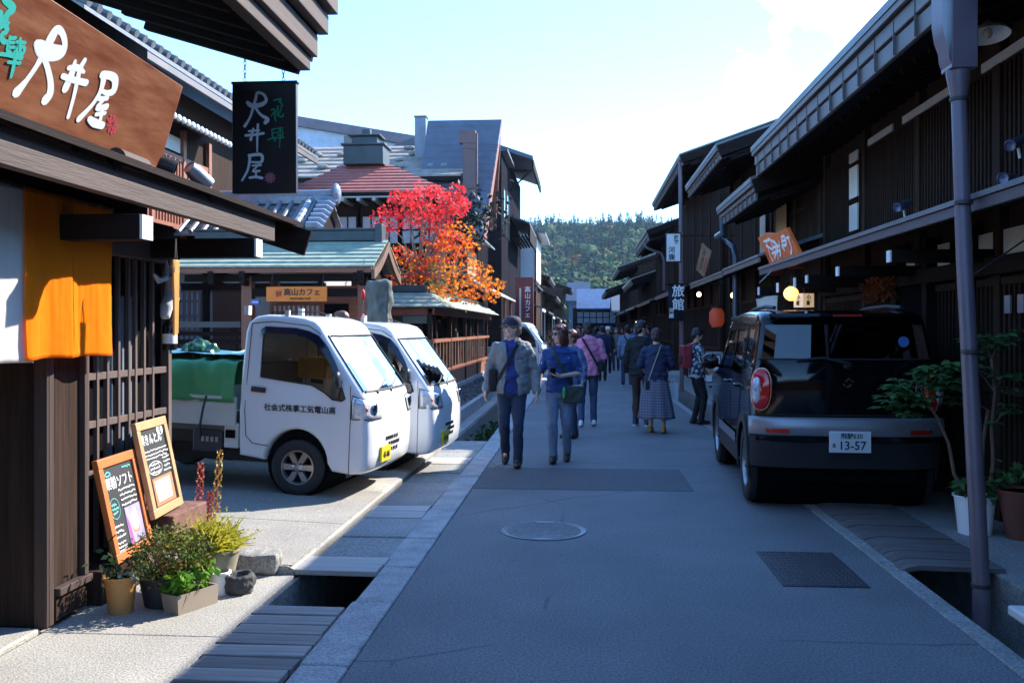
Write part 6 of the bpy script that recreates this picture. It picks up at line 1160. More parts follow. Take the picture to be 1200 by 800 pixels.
# tarpaulin over the bed (lies on the truck: a thing of its own)
tp = thing('tarpaulin', 'crumpled green tarpaulin tied over the bed of the lettered truck', 'tarpaulin', o1); tp.rotation_euler = TR1.rotation_euler; tp.scale = TR1.scale
def tz(x, y):
    e = min(1, (.74 - abs(y)) / .16) if abs(y) < .74 else 0; return .96 + .33 * min(1, max(0, e)) ** .6
P = []
for i in range(60):
    x = -.665 - 1.8 * i / 59; row = []
    for j in range(49):
        s = -1 + 2 * j / 48; a = abs(s); sg = 1 if s > 0 else -1
        if a > .66: u = (a - .66) / .34; y = sg * (.66 + .085 * min(1, u * 2.2) ** .5 + .012 * math.sin(x * 9)); z = 1.275 - .40 * u ** 1.25
        else: y = sg * .66 * (a / .66); z = 1.27 + .03 * (1 - (a / .66) ** 2)
        n = noise.noise(Vector((x * 3.2, s * 2.5, 1))) * .045 + noise.noise(Vector((x * 9, s * 5, 4))) * .016; crease = -abs(noise.noise(Vector((x * 4 + s * 2.5, s * 1.2, 9)))) * .05
        lump = .12 * max(0, noise.noise(Vector((x * 2.6, 0, 5))) + .1) if x < -1.05 else 0
        k = 1 if a > .66 else .6; row.append(Vector((x + n * .3, y + sg * (n + crease) * k, z + (n + crease + lump) * (1 - .6 * (a > .66)))))
    P.append(row)
b = MB(); b.grid(P); o = b.build('sheet', M('green_vinyl', (.075, .34, .13), .42, var=.12, vs=3, rv=0), tp, world=False, smooth=60); so_ = o.modifiers.new('s', 'SOLIDIFY'); so_.thickness = .004; so_.offset = 1
b = MB(); b.bx(-1.3, -.68, -.60, .5, 1.305, 1.33); 
P = [[Vector((-1.95 + 1.27 * u, -.62 + .9 * v, 1.335 + .02 * noise.noise(Vector((u * 6, v * 4, 2))))) for u in [i / 20 for i in range(21)]] for v in [j / 12 for j in range(13)]]
b = MB(); b.grid(P); b.build('blue_sheet', M('blue_vinyl', (.06, .22, .34), .4, var=.1), tp, world=False)
b = MB(); b.tube([(-.95, -.76, .93), (-.98, -.765, .8), (-1.02, -.74, .62), (-1.03, -.70, .5)], .012, 6); b.tube([(-1.75, -.76, .93), (-1.78, -.765, .8), (-1.8, -.74, .62)], .012, 6); b.build('strap', m_black, tp, world=False)
b = MB()
for k in range(4):
    cx, cy, cz, r = -1.10 - .19 * k, -.42 + .12 * (k % 3), 1.32 + .03 * (k % 2), .075 + .03 * (k % 2); b.ell((cx, cy, cz), (r * 1.3, r * 1.2, r), 14, 9)
b.ell((-.80, .1, 1.34), (.16, .2, .07), 14, 9)
r_ = remesh(b, .016, 2, .06, 9, 2); r_.build('bundle', M('dark_green_foil', (.03, .12, .065), .22, var=.4, vs=9), tp, world=False, smooth=25)
# ------------------------------------------------------------------ black crossover on the right
m_bpaint = M('black_paint', (.003, .003, .004), .07, var=.1, coat=0, rv=0, spec=.4); m_sil = M('silver_plastic', (.32, .32, .34), .35, .5, var=.04); m_trim = M('grey_black_trim', (.02, .02, .022), .6)
SW = .80
def sv_warp(x, yf, z):
    tum = 1 - .14 * max(0, z - 1.02) / .66 - .05 * max(0, .5 - z); e = min(max((.05 - x) / .6, 0), 1.1); f = min(max((x - 2.3) / .8, 0), 1.1); return Vector((x + .09 * e * yf ** 4 + .05 * e * yf ** 10 - .16 * f * yf ** 2, yf * SW * tum, z))
SV = [(-.52, .36)] + [(-.30, .33)] + arc(0, .34, .365, 188, -8, 16)[1:-1] + [(.5, .29), (1.9, .29)] + arc(2.435, .34, .365, 188, -8, 16)[1:-1] + [(2.95, .30), (3.10, .40), (3.15, .6), (3.13, .82), (3.05, .96), (2.75, 1.04), (2.35, 1.10), (2.2, 1.15), (1.95, 1.38), (1.72, 1.58), (1.55, 1.655), (1.1, 1.69), (.5, 1.70), (-.1, 1.685), (-.40, 1.645), (-.44, 1.61), (-.465, 1.56), (-.50, 1.42), (-.535, 1.28), (-.56, 1.22), (-.565, 1.0), (-.56, .80), (-.60, .775), (-.615, .70), (-.60, .60), (-.56, .55), (-.55, .46)]
RW = [SV.index(p) for p in ((-.465, 1.56), (-.50, 1.42))]; FWs = [SV.index(p) for p in ((2.2, 1.15), (1.95, 1.38))]
SH = [[(.30, 1.14), (.98, 1.12), (.98, 1.52), (.40, 1.53)], [(1.07, 1.12), (1.98, 1.10), (1.80, 1.33), (1.62, 1.50), (1.07, 1.52)], [(-.26, 1.18), (.20, 1.15), (.28, 1.52), (-.20, 1.53)]]
sx, sY = 2.21, 8.34; sv = thing('black_car', 'black compact crossover seen from behind with silver bumper bar and white plate', 'car', (sx, sY, .012)); SR = R(90 - 2.3); sv.rotation_euler = (0, 0, SR); SCL = .965; sv.scale = (SCL, SCL, 1.0); K = dict(parent=sv, world=False)
body, gl = shell(SV, sv_warp, SH, lambda j, y: (j in RW and abs(y) < .92) or (j in FWs and abs(y) < .92), 14); body.build('body', m_bpaint, **K); gl.build('windows', [m_glassd, m_glassd], **K)
b = MB(); b.bx(-.2, 2.1, -.62, .62, .5, .95); b.bx(.35, .6, -.6, .6, .9, 1.4); b.bx(1.25, 1.5, -.6, .6, .9, 1.45); b.build('interior', m_blkmat, **K)
b = MB(); b.bx(-.45, 2.9, -.6, .6, .24, .4); b.build('underbody', m_blkmat, **K)
for x in (0, 2.435): b = MB(); b.lathe([(.0, -.72), (.355, -.72), (.36, -.5), (.36, .5), (.355, .72), (0, .72)], 24, Matrix.Translation((x, 0, .34)) @ Matrix.Rotation(R(90), 4, 'X')); b.build('wheel_well', m_blkmat, **K)
for x in (0, 2.435):
    for s in (-1, 1): wheel(sv, x, s * .70, .335, .18, 10, m_alloy, 1 if s < 0 else -1)
ys = [-1, -.985, -.96, -.9, -.8, -.6, -.3, 0, .3, .6, .8, .9, .96, .985, 1]
b = MB(); b.grid([[sv_warp(x, y, z) + Vector((-.012, .012 * (1 if y > 0 else -1) * (abs(y) > .95), 0)) for y in ys] for x, z in ((-.585, .79), (-.605, .765), (-.618, .70), (-.605, .655), (-.575, .645))]); bp = b.build('bumper_bar', m_sil, **K); so_ = bp.modifiers.new('s', 'SOLIDIFY'); so_.thickness = .012; so_.offset = 1
b = MB(); b.grid([[sv_warp(x, y, z) + Vector((-.006, 0, 0)) for y in ys] for x, z in ((-.60, .64), (-.575, .56), (-.56, .46), (-.54, .37))]); b.build('lower_bumper', m_trim, **K)
for s in (-1, 1):
    b = MB(); b.grid([[sv_warp(-.612, s * y, z) + Vector((-.030, 0, 0)) for y in (.62, .7, .78, .86)] for z in (.665, .70)]); b.build('reflector', M('red_reflector', (.50, .015, .012), .2, var=.03), **K)
    # wheel arch and sill trim
    b = MB()
    for cx in (0, 2.435): 
        A, B = arc(cx, .34, .365, 192, -12, 18), arc(cx, .34, .45, 192, -12, 18); b.grid([[sv_warp(x, s, z) + Vector((0, s * .006, 0)) for x, z in A], [sv_warp(x, s, z) + Vector((0, s * .016, 0)) for x, z in A], [sv_warp(x, s, z) + Vector((0, s * .012, 0)) for x, z in B], [sv_warp(x, s, z) for x, z in B]])
    b.grid([[sv_warp(x, s, z) + Vector((0, s * .01, 0)) for x in (.42, 1.2, 2.0)] for z in (.29, .40, .46)]); b.build('arch_trim', m_trim, **K)
    b = MB(); b.grid([[sv_warp(x, s, z) + Vector((0, s * .018, 0)) for x in (.5, .9, 1.6, 1.95)] for z in (.46, .55)]); b.build('side_bar', m_sil, **K)
    # tail lamp: oval, chrome ring, red lens, clear middle
    n = Vector((-.90, s * .44, .08)).normalized(); c = sv_warp(-.562, s * .885, 1.02) + Vector((.0, 0, 0)); u = Vector((0, 0, 1)); xd = u.cross(n).normalized(); T = Matrix((xd, n.cross(xd), n)).transposed().to_4x4(); T.translation = c - n * .01
    ov = lambda k: [(k * .092 * math.copysign(abs(math.cos(a)) ** .8, math.cos(a)), k * .18 * math.copysign(abs(math.sin(a)) ** .8, math.sin(a))) for a in [2 * math.pi * i / 32 for i in range(32)]]
    b = MB(); b.prism(ov(1), -.05, .03, T); lens = b.build('tail_light', m_chrome, bevel=.008, **K); b = MB(); pr = [(1, .0), (.9, .02), (.6, .032), (.2, .038)]
    b.grid([[T @ Vector((p[0], p[1], .03 + z)) for p in ov(.95 * k)] for k, z in pr], closed=True); b.prism(ov(.88 * .2), .066, .0682, T); b.build('red_lens', M('red_lens', (.55, .012, .012), .08, var=.15, vs=20, coat=.5), parent=lens, world=False); b = MB(); T2 = T @ Matrix.Translation((-.03 * s * -1 * -1, -.01, .064)); b.grid([[T2 @ Vector((p[0] * .42, p[1] * .6, z)) for p in ov(k)] for k, z in ((1, 0), (.8, .012), (.1, .016))], closed=True); b.build('clear_lens', M('clear_lens', (.6, .62, .68), .1, .3, var=.3, vs=30), parent=lens, world=False)
    b = MB(); c = sv_warp(1.72, s, 1.12); b.bar(c, c + Vector((-.02, s * .12, .02)), .04, .03); b.ell(c + Vector((-.03, s * .16, .06)), (.06, .10, .085), 16, 10); b.build('mirror', m_bpaint, **K)
    for x in (.42, 1.2): b = MB(); c = sv_warp(x, s, 1.0); b.tube([c + Vector((-.09, s * .004, 0)), c + Vector((-.07, s * .035, .005)), c + Vector((.07, s * .035, .005)), c + Vector((.09, s * .004, 0))], .014, 8); b.build('door_handle', m_bpaint, **K)
    b = MB(); b.tube([sv_warp(x, s * .8, z) + Vector((0, 0, .03)) for x, z in ((-.2, 1.68), (.3, 1.70), (1.0, 1.69), (1.5, 1.65))], .018, 8); b.build('roof_rail', m_trim, **K)
    b = MB(); b.tube([sv_warp(x, s, z) + Vector((0, s * .002, 0)) for x, z in ((1.02, 1.56), (1.02, .9), (1.0, .42))], .004, 5); b.tube([sv_warp(x, s, z) + Vector((0, s * .002, 0)) for x, z in ((.24, 1.56), (.2, 1.0), (.33, .75), (.42, .6))], .004, 5); b.build('door_seam', m_seam, **K)
b = MB(); b.grid([[sv_warp(x, y, z) + Vector((dx, 0, dz)) for y in ys[3:-3]] for x, z, dx, dz in ((-.30, 1.67, 0, .006), (-.44, 1.645, -.10, .01), (-.45, 1.63, -.11, .0), (-.44, 1.60, -.01, .0))]); sp = b.build('roof_spoiler', m_bpaint, **K); b = MB(); b.bx(-.565, -.545, -.12, .12, 1.628, 1.645); b.build('brake_light', M('brake_red', (.40, .015, .01), .3), parent=sp, world=False)
b = MB(); b.bx(-.655, -.628, -.17, .17, .515, .688); pl = b.build('number_plate', M('plate_white', (.72, .73, .74), .4, var=.02, rv=0), bevel=.004, **K); T = frame((-.6565, 0, .60), (0, -1, 0), (0, 0, 1)); b = MB(); b.text('13-57', .098, T @ Matrix.Translation((.025, -.025, 0)), .001, .0015); b.text('飛騨530', .052, T @ Matrix.Translation((.01, .052, 0)), .001, .0008); b.text('る', .04, T @ Matrix.Translation((-.135, -.025, 0)), .001, .0008); b.build('lettering', M('plate_green_black', (.015, .03, .025), .5), parent=pl, world=False, smooth=0)
b = MB(); b.tube([(-.575, .0, 1.235), (-.585, .05, 1.25), (-.575, .20, 1.285), (-.57, .42, 1.27)], [.022, .014, .012, .008], 8); b.ell((-.57, 0, 1.22), (.025, .04, .03), 10, 8); b.build('wiper', m_black, **K)
T = frame((-.578, 0, 1.08), (0, -1, 0), (0, 0, 1)); b = MB()      # a small angular chrome emblem
for sg in (1, -1): b.prism([(sg * .038, sg * .004), (sg * .012, sg * .03), (-sg * .018, sg * .008), (-sg * .03, sg * .014), (sg * .0, sg * .042), (sg * .05, sg * .004 + sg * .008)], .0, .006, T)
b.build('emblem', m_chrome, **K)
b = MB(); 
for z in (1.275,): b.tube([sv_warp(-.537, y, z) + Vector((-.004, 0, 0)) for y in ys[2:-2]], .006, 5)
b.tube([sv_warp(-.562, y, .81) + Vector((-.004, 0, 0)) for y in ys[2:-2]], .006, 5); b.build('tailgate_gap', m_seam, **K)
b = MB(); b.lathe([(0, 0), (.045, 0), (.045, .004), (0, .005)], 16, frame((-.52, -.47, 1.42), (0, -1, 0), (0.1, 0, 1))); b.build('sticker', M('blue_sticker', (.05, .16, .45), .4), **K)
# ================================================================== PEOPLE
m_skin = M('skin', (.56, .32, .23), .55, var=.06, vs=6, rv=.06); m_skin2 = M('fair_skin', (.66, .40, .31), .55, var=.06, vs=6, rv=.04)
m_hairk = M('black_hair', (.012, .010, .010), .45, var=.4, vs=30, grain=(1, 1, .2)); m_hairb = M('auburn_hair', (.075, .022, .014), .4, var=.5, vs=30, grain=(1, 1, .2), rv=.3)
m_eye = M('dark_eye', (.01, .008, .008), .2); m_lip = M('lips', (.30, .10, .09), .5)
def cl(name, col, var=.14, vs=9, rough=.85, **k): return M(name, col, rough, var=var, vs=vs, bump=.25, bs=120, **k)
def plaid(name, a, b):
    m = bpy.data.materials.new(name); m.use_nodes = True; t = m.node_tree; bs = t.nodes['Principled BSDF']; L = t.links.new; bs.inputs['Roughness'].default_value = .9
    c = N(t, 'ShaderNodeTexCoord'); mix = N(t, 'ShaderNodeMixRGB'); mix.inputs[1].default_value = (*a, 1); mix.inputs[2].default_value = (*b, 1); ad = N(t, 'ShaderNodeMath', operation='MULTIPLY_ADD'); ad.inputs[1].default_value = .5
    for k, ax in enumerate(('X', 'Z')):
        w = N(t, 'ShaderNodeTexWave', bands_direction=ax); w.inputs['Scale'].default_value = 7; w.inputs['Distortion'].default_value = .6; L(c.outputs['Object'], w.inputs[0]); L(w.outputs['Fac'], ad.inputs[0] if k == 0 else ad.inputs[2])
    mm = N(t, 'ShaderNodeMath', operation='MULTIPLY'); mm.inputs[1].default_value = .66; L(ad.outputs[0], mm.inputs[0]); L(mm.outputs[0], mix.inputs[0]); L(mix.outputs[0], bs.inputs['Base Color']); return m
def floral(name, a, b, c_):
    m = bpy.data.materials.new(name); m.use_nodes = True; t = m.node_tree; bs = t.nodes['Principled BSDF']; L = t.links.new; c = N(t, 'ShaderNodeTexCoord'); v = N(t, 'ShaderNodeTexVoronoi'); v.inputs['Scale'].default_value = 17; L(c.outputs['Object'], v.inputs['Vector']); r = N(t, 'ShaderNodeValToRGB'); r.color_ramp.interpolation = 'CONSTANT'
    e = r.color_ramp.elements; e[0].color = (*c_, 1); e[1].position = .22; e[1].color = (*b, 1); x = e.new(.5); x.color = (*a, 1); L(v.outputs['Distance'], r.inputs[0]); L(r.outputs[0], bs.inputs['Base Color']); bs.inputs['Roughness'].default_value = .9; return m
TOR = [(.84, .150, .115), (.92, .165, .125), (1.02, .150, .112), (1.10, .145, .108), (1.22, .160, .118), (1.32, .172, .118), (1.39, .170, .100), (1.44, .120, .078), (1.48, .062, .062)]
def tor(z, fat=0):
    z = min(max(z, TOR[0][0]), TOR[-1][0])
    for (z0, a0, b0), (z1, a1, b1) in zip(TOR, TOR[1:]):
        if z <= z1: u = (z - z0) / (z1 - z0); return a0 + (a1 - a0) * u + fat, b0 + (b1 - b0) * u + fat
def ring(mb, rows, n=20):                                   # rows: (cx, cy, z, a, b), closed and capped
    k = len(rows); vs = [(cx + a * math.cos(2 * math.pi * j / n), cy + b * math.sin(2 * math.pi * j / n), z) for cx, cy, z, a, b in rows for j in range(n)]
    fs = [(i * n + j, i * n + (j + 1) % n, (i + 1) * n + (j + 1) % n, (i + 1) * n + j) for i in range(k - 1) for j in range(n)] + [tuple(range(n))[::-1], tuple((k - 1) * n + j for j in range(n))]
    mb.add(vs, fs)
def limb(mb, pts, rs):
    pts = [Vector(p) for p in pts]; P, Rr = [], []
    for i in range(len(pts) - 1):
        for j in range(4): u = j / 4; P.append(pts[i].lerp(pts[i + 1], u)); Rr.append(rs[i] + (rs[i + 1] - rs[i]) * u)
    P.append(pts[-1]); Rr.append(rs[-1]); mb.tube(P, Rr, 12)
    for p, r in zip(pts, rs): mb.ell(p, r * .99, 12, 8)
def hand(mb, wr, d, palm_n, thumb, curl=.35):                # palm, four unequal fingers with two bends, a thumb from the palm's side
    wr = Vector(wr); d = Vector(d).normalized(); n = Vector(palm_n); n = (n - d * n.dot(d)).normalized(); w = d.cross(n) * thumb
    for k in range(4): limb(mb, [wr + w * (-.024 + .016 * k), wr + d * .085 + w * (-.030 + .0195 * k)], [.016, .0125])
    for k, L in enumerate((.056, .068, .074, .066)):
        a = wr + d * .085 + w * (-.031 + .0205 * k); d1 = (d + n * curl).normalized(); d2 = (d + n * (curl * 2.4)).normalized(); e = a + d1 * L * .5; limb(mb, [a, e, e + d2 * L * .5], [.0095, .0085, .0065])
    a = wr + d * .025 + w * .026; t1 = (d * .6 + w * .75 + n * .25).normalized(); e = a + t1 * .04; limb(mb, [a, e, e + (d * .9 + w * .2 + n * .35).normalized() * .034], [.014, .0105, .008])
def knee_of(hip, ank, L1=.42, L2=.42):
    hip, ank = Vector(hip), Vector(ank); d = ank - hip; D = min(d.length, L1 + L2 - .002); u = (L1 * L1 - L2 * L2 + D * D) / (2 * D); h = math.sqrt(max(0, L1 * L1 - u * u)); dn = d.normalized(); f = Vector((0, 1, 0)); f = (f - dn * f.dot(dn)).normalized(); return hip + dn * u + f * h
def person(label, loc, face, H, top, bottom, shoes, hair, hstyle='short', feet=((.085, .0, 0), (-.085, .0, 0)), arms=None, head=(0, 0), skin=m_skin, near=1, sleeve='long', fat=0, jacket=None, skirt=False, cap=None, group=None, lean=0, hood=False, hem=.86):
    s = H / 1.72; t = thing('person', label, 'person', loc, R(face), group); t.scale = (s, s, s); K = dict(parent=t, world=False); vx = {2: .0075, 1: .011, 0: .02}[near]; sd = rnd.random() * 50
    body = MB(); hips = [Vector((.088, 0, .90)), Vector((-.088, 0, .90))]; legs = []
    for i, sg in enumerate((1, -1)):
        fx, fy, fz = feet[i]; ank = Vector((fx, fy, .085 + fz)); kn = knee_of(hips[i], ank); legs.append((hips[i], kn, ank)); limb(body, legs[-1], [.075, .052, .036]); limb(body, [ank, ank + Vector((0, .07, -.05 - .0 * fz))], [.034, .022])
    ring(body, [(0, 0, z, a - .012, b - .012) for z, a, b in TOR[:-1]])
    arms = arms or [((.235, -.03, 1.13), (.25, .05, .90)), ((-.235, -.03, 1.13), (-.25, .05, .90))]; A = []
    for i, sg in enumerate((1, -1)):
        sh = Vector((sg * (.158 + fat * .6), 0, 1.372)); el, wr = Vector(arms[i][0]), Vector(arms[i][1]); A.append((sh, el, wr)); limb(body, A[-1], [.046, .036, .025]); d = (wr - el).normalized()
        hn = arms[i][2] if len(arms[i]) > 2 else (-sg, .25, 0); hand(body, wr, d if len(arms[i]) < 4 else arms[i][3], hn, sg if len(arms[i]) < 5 else arms[i][4]) if near else body.ell(wr + d * .07, (.03, .03, .06))
    limb(body, [(0, -.01, 1.42), (0, .005, 1.52)], [.058, .052])
    hc = Vector((0, .02, 1.605)); HR = Matrix.Translation(hc) @ Matrix.Rotation(R(head[0]), 4, 'Z') @ Matrix.Rotation(R(head[1]), 4, 'X')
    hb = MB(); hb.ell((0, -.008, .015), (.076, .095, .102), 18, 12); hb.ell((0, .022, -.055), (.056, .066, .062), 16, 10); hb.ell((0, .062, -.088), (.028, .024, .022), 10, 7); hb.tube([(0, .085, .018), (0, .105, -.022), (0, .088, -.034)], [.009, .015, .010], 8)
    for sg in (1, -1): hb.ell((sg * .077, -.012, -.008), (.010, .020, .032), 10, 8); hb.ell((sg * .034, .072, -.022), (.026, .018, .024), 10, 8); hb.ell((sg * .03, .080, .036), (.030, .012, .010), 10, 6)
    body.add(hb.v, hb.f, HR); r_ = remesh(body, vx, 2 if near else 1); r_.build('body', skin, smooth=180, **K)
    if near:
        for sg in (1, -1): b = MB(); b.ell((sg * .033, .085, .012), (.015, .008, .008), 10, 8, HR); b.build('eye', m_eye, smooth=180, **K)
        b = MB(); b.ell((0, .088, -.058), (.024, .008, .006), 10, 6, HR); b.build('mouth', m_lip, smooth=180, **K)
        b = MB()
        for sg in (1, -1): b.tube([HR @ Vector((sg * .014, .094, .034)), HR @ Vector((sg * .034, .09, .040)), HR @ Vector((sg * .054, .072, .034))], [.004, .005, .003], 5)
        b.build('eyebrows', hair, smooth=180, **K)
    b = MB()
    if hstyle != 'cap' or cap:
        b.ell((0, -.022, .032), (.088, .100, .100), 18, 12); b.ell((0, .03, .085), (.070, .062, .034), 14, 8); b.ell((0, -.055, -.02), (.078, .062, .085), 14, 10)
        for sg in (1, -1): b.ell((sg * .074, -.005, .03), (.020, .05, .045), 10, 8)
    if hstyle in ('bob', 'long'):
        for sg in (1, -1): b.ell((sg * .072, .012, -.05), (.028, .058, .10 if hstyle == 'bob' else .16), 12, 10)
        b.ell((0, -.06, -.08), (.085, .05, .11 if hstyle == 'bob' else .19), 14, 10)
    if hstyle == 'bun': b.ell((0, -.10, .06), (.045, .045, .045), 12, 8)
    hr = MB(); hr.add(b.v, b.f, HR); r_ = remesh(hr, .010 if near else .018, 1, .010, 24, sd, (60, 60, 14)); r_.build('hair', hair, smooth=60, **K)
    if cap:
        b = MB(); T = HR @ Matrix.Translation((0, -.012, .045)); b.lathe([(.0965, -.012), (.098, .015), (.09, .05), (.066, .078), (.03, .092), (0, .095)], 22, T, 1.1)
        rows = [[T @ Vector((.09 * math.sin(a) * k2, .095 * math.cos(a) * (1) + (k2 - 1) * .0 + f, -.008 - .012 * (f > .02))) for a in [R(-65 + 13 * i) for i in range(11)]] for f, k2 in ((0, 1.0), (.04, .95), (.07, .82))]
        cb = b.build('cap', cap[0], smooth=60, **K); b = MB(); b.grid(rows); o = b.build('cap_brim', cap[1], parent=cb, world=False); so_ = o.modifiers.new('s', 'SOLIDIFY'); so_.thickness = .006
    # clothes
    def torso_mb(f, z0, sl):
        b = MB(); ring(b, [(0, 0, z0 - .02, tor(z0)[0] + f + .012, tor(z0)[1] + f + .012)] + [(0, 0, z, a + f + (.012 if z < 1.15 else 0), b_ + f + (.014 if z < 1.15 else 0)) for z, a, b_ in TOR if z > z0 and z < 1.46] + [(0, 0, 1.465, .070 + f, .066 + f)])
        for sh, el, wr in A:
            if sl == 'long': limb(b, [sh, el, el.lerp(wr, .96)], [.056 + f * .6, .048 + f * .5, .039 + f * .3])
            elif sl == 'short': limb(b, [sh, sh.lerp(el, .88)], [.058 + f * .6, .054 + f * .6])
            elif sl == 'three': limb(b, [sh, el, el.lerp(wr, .45)], [.058 + f * .6, .054 + f * .5, .050 + f * .4])
        return b
    b = torso_mb(fat, hem, sleeve if not jacket else 'none')
    if fat: b.ell((0, .05, 1.05), (.13, .115, .15), 16, 10)
    if hood: b.ell((0, -.075, 1.43), (.12, .065, .075), 16, 10); b.tube([(.10, -.03, 1.46), (.06, .07, 1.42), (0, .10, 1.40), (-.06, .07, 1.42), (-.10, -.03, 1.46)], .025, 8)
    r_ = remesh(b, .012 if near else .02, 3 if near else 1, .020 if near else .01, 7, sd, (9, 9, 15)); tp_ = r_.build('top', top, smooth=180, **K)
    if jacket:
        b = torso_mb(fat + .022, hem - .0, 'long'); r_ = remesh(b, .012, 3, .020, 7, sd + 3, (10, 10, 13))
        keep = [f for f in r_.f if not (max(r_.v[i].y for i in f) > .03 and abs(sum(r_.v[i].x for i in f) / len(f)) < .062 + .02 * math.sin(r_.v[f[0]].z * 9))]; r_.f = keep; r_.m = [0] * len(keep); o = r_.build('jacket', jacket, smooth=180, **K); so_ = o.modifiers.new('s', 'SOLIDIFY'); so_.thickness = .006
        b = MB(); b.tube([(.075, .07, 1.40), (.085, -.02, 1.475), (0, -.075, 1.49), (-.085, -.02, 1.475), (-.075, .07, 1.40)], .016, 8); b.build('collar', jacket, smooth=180, **K)
    b = MB()
    if skirt:
        rows = []
        for i in range(15):
            u = i / 14; z = 1.04 - .80 * u; rows.append([(( .148 + .15 * u) * math.cos(a) * (1 + .05 * u * math.sin(11 * a + 1)), (.112 + .14 * u) * math.sin(a) * (1 + .06 * u * math.sin(9 * a)), z - .012 * math.sin(5 * a) * u) for a in [2 * math.pi * j / 60 for j in range(60)]])
        b.grid(rows, closed=True); o = b.build('skirt', bottom, smooth=180, **K); so_ = o.modifiers.new('s', 'SOLIDIFY'); so_.thickness = .008
    else:
        ring(b, [(0, 0, .80, .12, .10), (0, 0, .86, .155, .118), (0, 0, .94, .162, .122), (0, 0, 1.02, .150, .112)])
        for hp_, kn, an in legs: limb(b, [hp_ + Vector((0, 0, -.02)), kn, an + Vector((0, .004, -.022))], [.092, .066, .054])
        r_ = remesh(b, .012 if near else .02, 3 if near else 1, .011 if near else .008, 8, sd + 9, (11, 11, 8)); r_.build('trousers', bottom, smooth=180, **K)
    for (hp_, kn, an), (fx, fy, fz) in zip(legs, feet):
        b = MB(); T = Matrix.Translation(an) @ Matrix.Rotation(R(-35 * min(1, fz / .06)) if fz > 0 else 0, 4, 'X'); b.ell((0, .055, -.048), (.050, .138, .042), 14, 8, T); b.ell((0, .01, -.02), (.048, .075, .060), 12, 8, T); r_ = remesh(b, .01, 2)
        zb = -.080; r_.v = [Vector((v.x, v.y, max(v.z, .003))) for v in r_.v]; so2 = r_.build('shoe', shoes[0], smooth=60, **K)
        if len(shoes) > 1: b = MB(); b.lathe([(.046, -.085), (.048, -.066), (.044, -.060)], 18, T @ Matrix.Translation((0, .05, 0)) @ Matrix.Diagonal((1, 2.7, 1, 1))); b.build('sole', shoes[1], parent=so2, world=False)
    t['_s'] = 0; del t['_s']; return t
def strap(t, x0, x1, front, m, z0=1.45, z1=.98, f=.024, w=.017, name='strap'):
    b = MB(); P = []; sg = 1 if front else -1
    for i in range(15): u = i / 14; z = z0 + (z1 - z0) * u; x = x0 + (x1 - x0) * u; a, b_ = tor(z, f + .012); P.append(Vector((x, sg * b_ * math.sqrt(max(.02, 1 - (x / a) ** 2)), z)))
    for i in range(14): b.bar(P[i], P[i + 1] + (P[i + 1] - P[i]) * .1, w * 2, .008, up=(P[i].x * .8, P[i].y, 0))
    return b
def bag(label, t, c, r, m, seed, name='shoulder_bag', cat='bag', strap_b=None, extra=None):
    s = t.scale.x; g_ = thing(name, label, cat, t.matrix_basis @ Vector(c)); g_.rotation_euler = t.rotation_euler; g_.scale = t.scale
    b = MB(); T = Matrix.Translation(c); b.bx(-r[0], r[0], -r[1], r[1], -r[2], r[2], T); k = remesh(b, .014, 5, .008, 9, seed); off = Vector(c); k.v = [v - off for v in k.v]; k.build('pouch', m, g_, world=False, smooth=60)
    if strap_b: strap_b.v = [v - off for v in strap_b.v]; strap_b.build('strap', m, g_, world=False)
    if extra: extra(g_)
    return g_
m_jean = cl('dark_jeans', (.018, .034, .075)); m_jeanl = cl('light_jeans', (.16, .22, .33)); m_jeanm = cl('blue_jeans', (.035, .06, .13)); m_blk = cl('black_cloth', (.010, .010, .012)); m_navy = cl('navy_cloth2', (.018, .028, .075)); m_shoek = M('black_shoe', (.012, .012, .012), .5); m_shoew = M('white_shoe', (.72, .72, .72), .5)
m_gjack = cl('grey_jacket', (.19, .21, .225)); m_bluet = cl('blue_tee', (.016, .055, .20)); m_bshirt = cl('cobalt_shirt', (.02, .04, .20)); m_den = cl('denim_shirt', (.05, .10, .22)); m_pink = cl('pink_hoodie', (.60, .20, .34)); m_lb = cl('pale_blue_shirt', (.16, .22, .34)); m_red = cl('dark_red_top', (.12, .015, .025)); m_gry = cl('grey_top', (.12, .12, .13)); m_brn = cl('brown_trousers', (.05, .025, .02))
# the couple walking towards the camera
p = G(600, 546); hn = ((-.0, 1, 0),)
MAN = person('man in navy cap, open grey jacket and blue shirt walking with head turned aside', p, 180, 1.66, m_bshirt, m_jean, (m_shoek,), M('grey_hair', (.15, .13, .12), .6), 'short', feet=((.09, -.20, .07), (-.075, .10, 0)), arms=[((.265, -.06, 1.12), (.29, .06, .88)), ((-.26, -.03, 1.12), (-.285, .06, .875))], head=(-62, -4), skin=m_skin2, near=2, jacket=m_gjack, fat=.012, cap=(M('navy_cap', (.015, .017, .035), .8), M('grey_brim', (.12, .12, .12), .8)))
bag('black crossbody bag hanging at the hip of the man in the cap', MAN, (.215, .02, 1.0), (.05, .10, .13), m_blk, 3, strap_b=strap(MAN, -.10, .17, True, m_blk, f=.045))
p = G(656, 541)
WOM = person('woman with auburn bob, sunglasses and blue tee holding a phone beside the man', p, 178, 1.58, m_bluet, m_jeanl, (m_shoek,), m_hairb, 'bob', feet=((.075, .11, 0), (-.085, -.12, .03)), arms=[((.25, -.03, 1.12), (.275, .05, .90)), ((-.255, .0, 1.12), (-.03, .20, 1.09), (0, -.3, 1), (1, .25, .06))], head=(-50, -6), skin=m_skin2, near=2, sleeve='short', hem=.90)
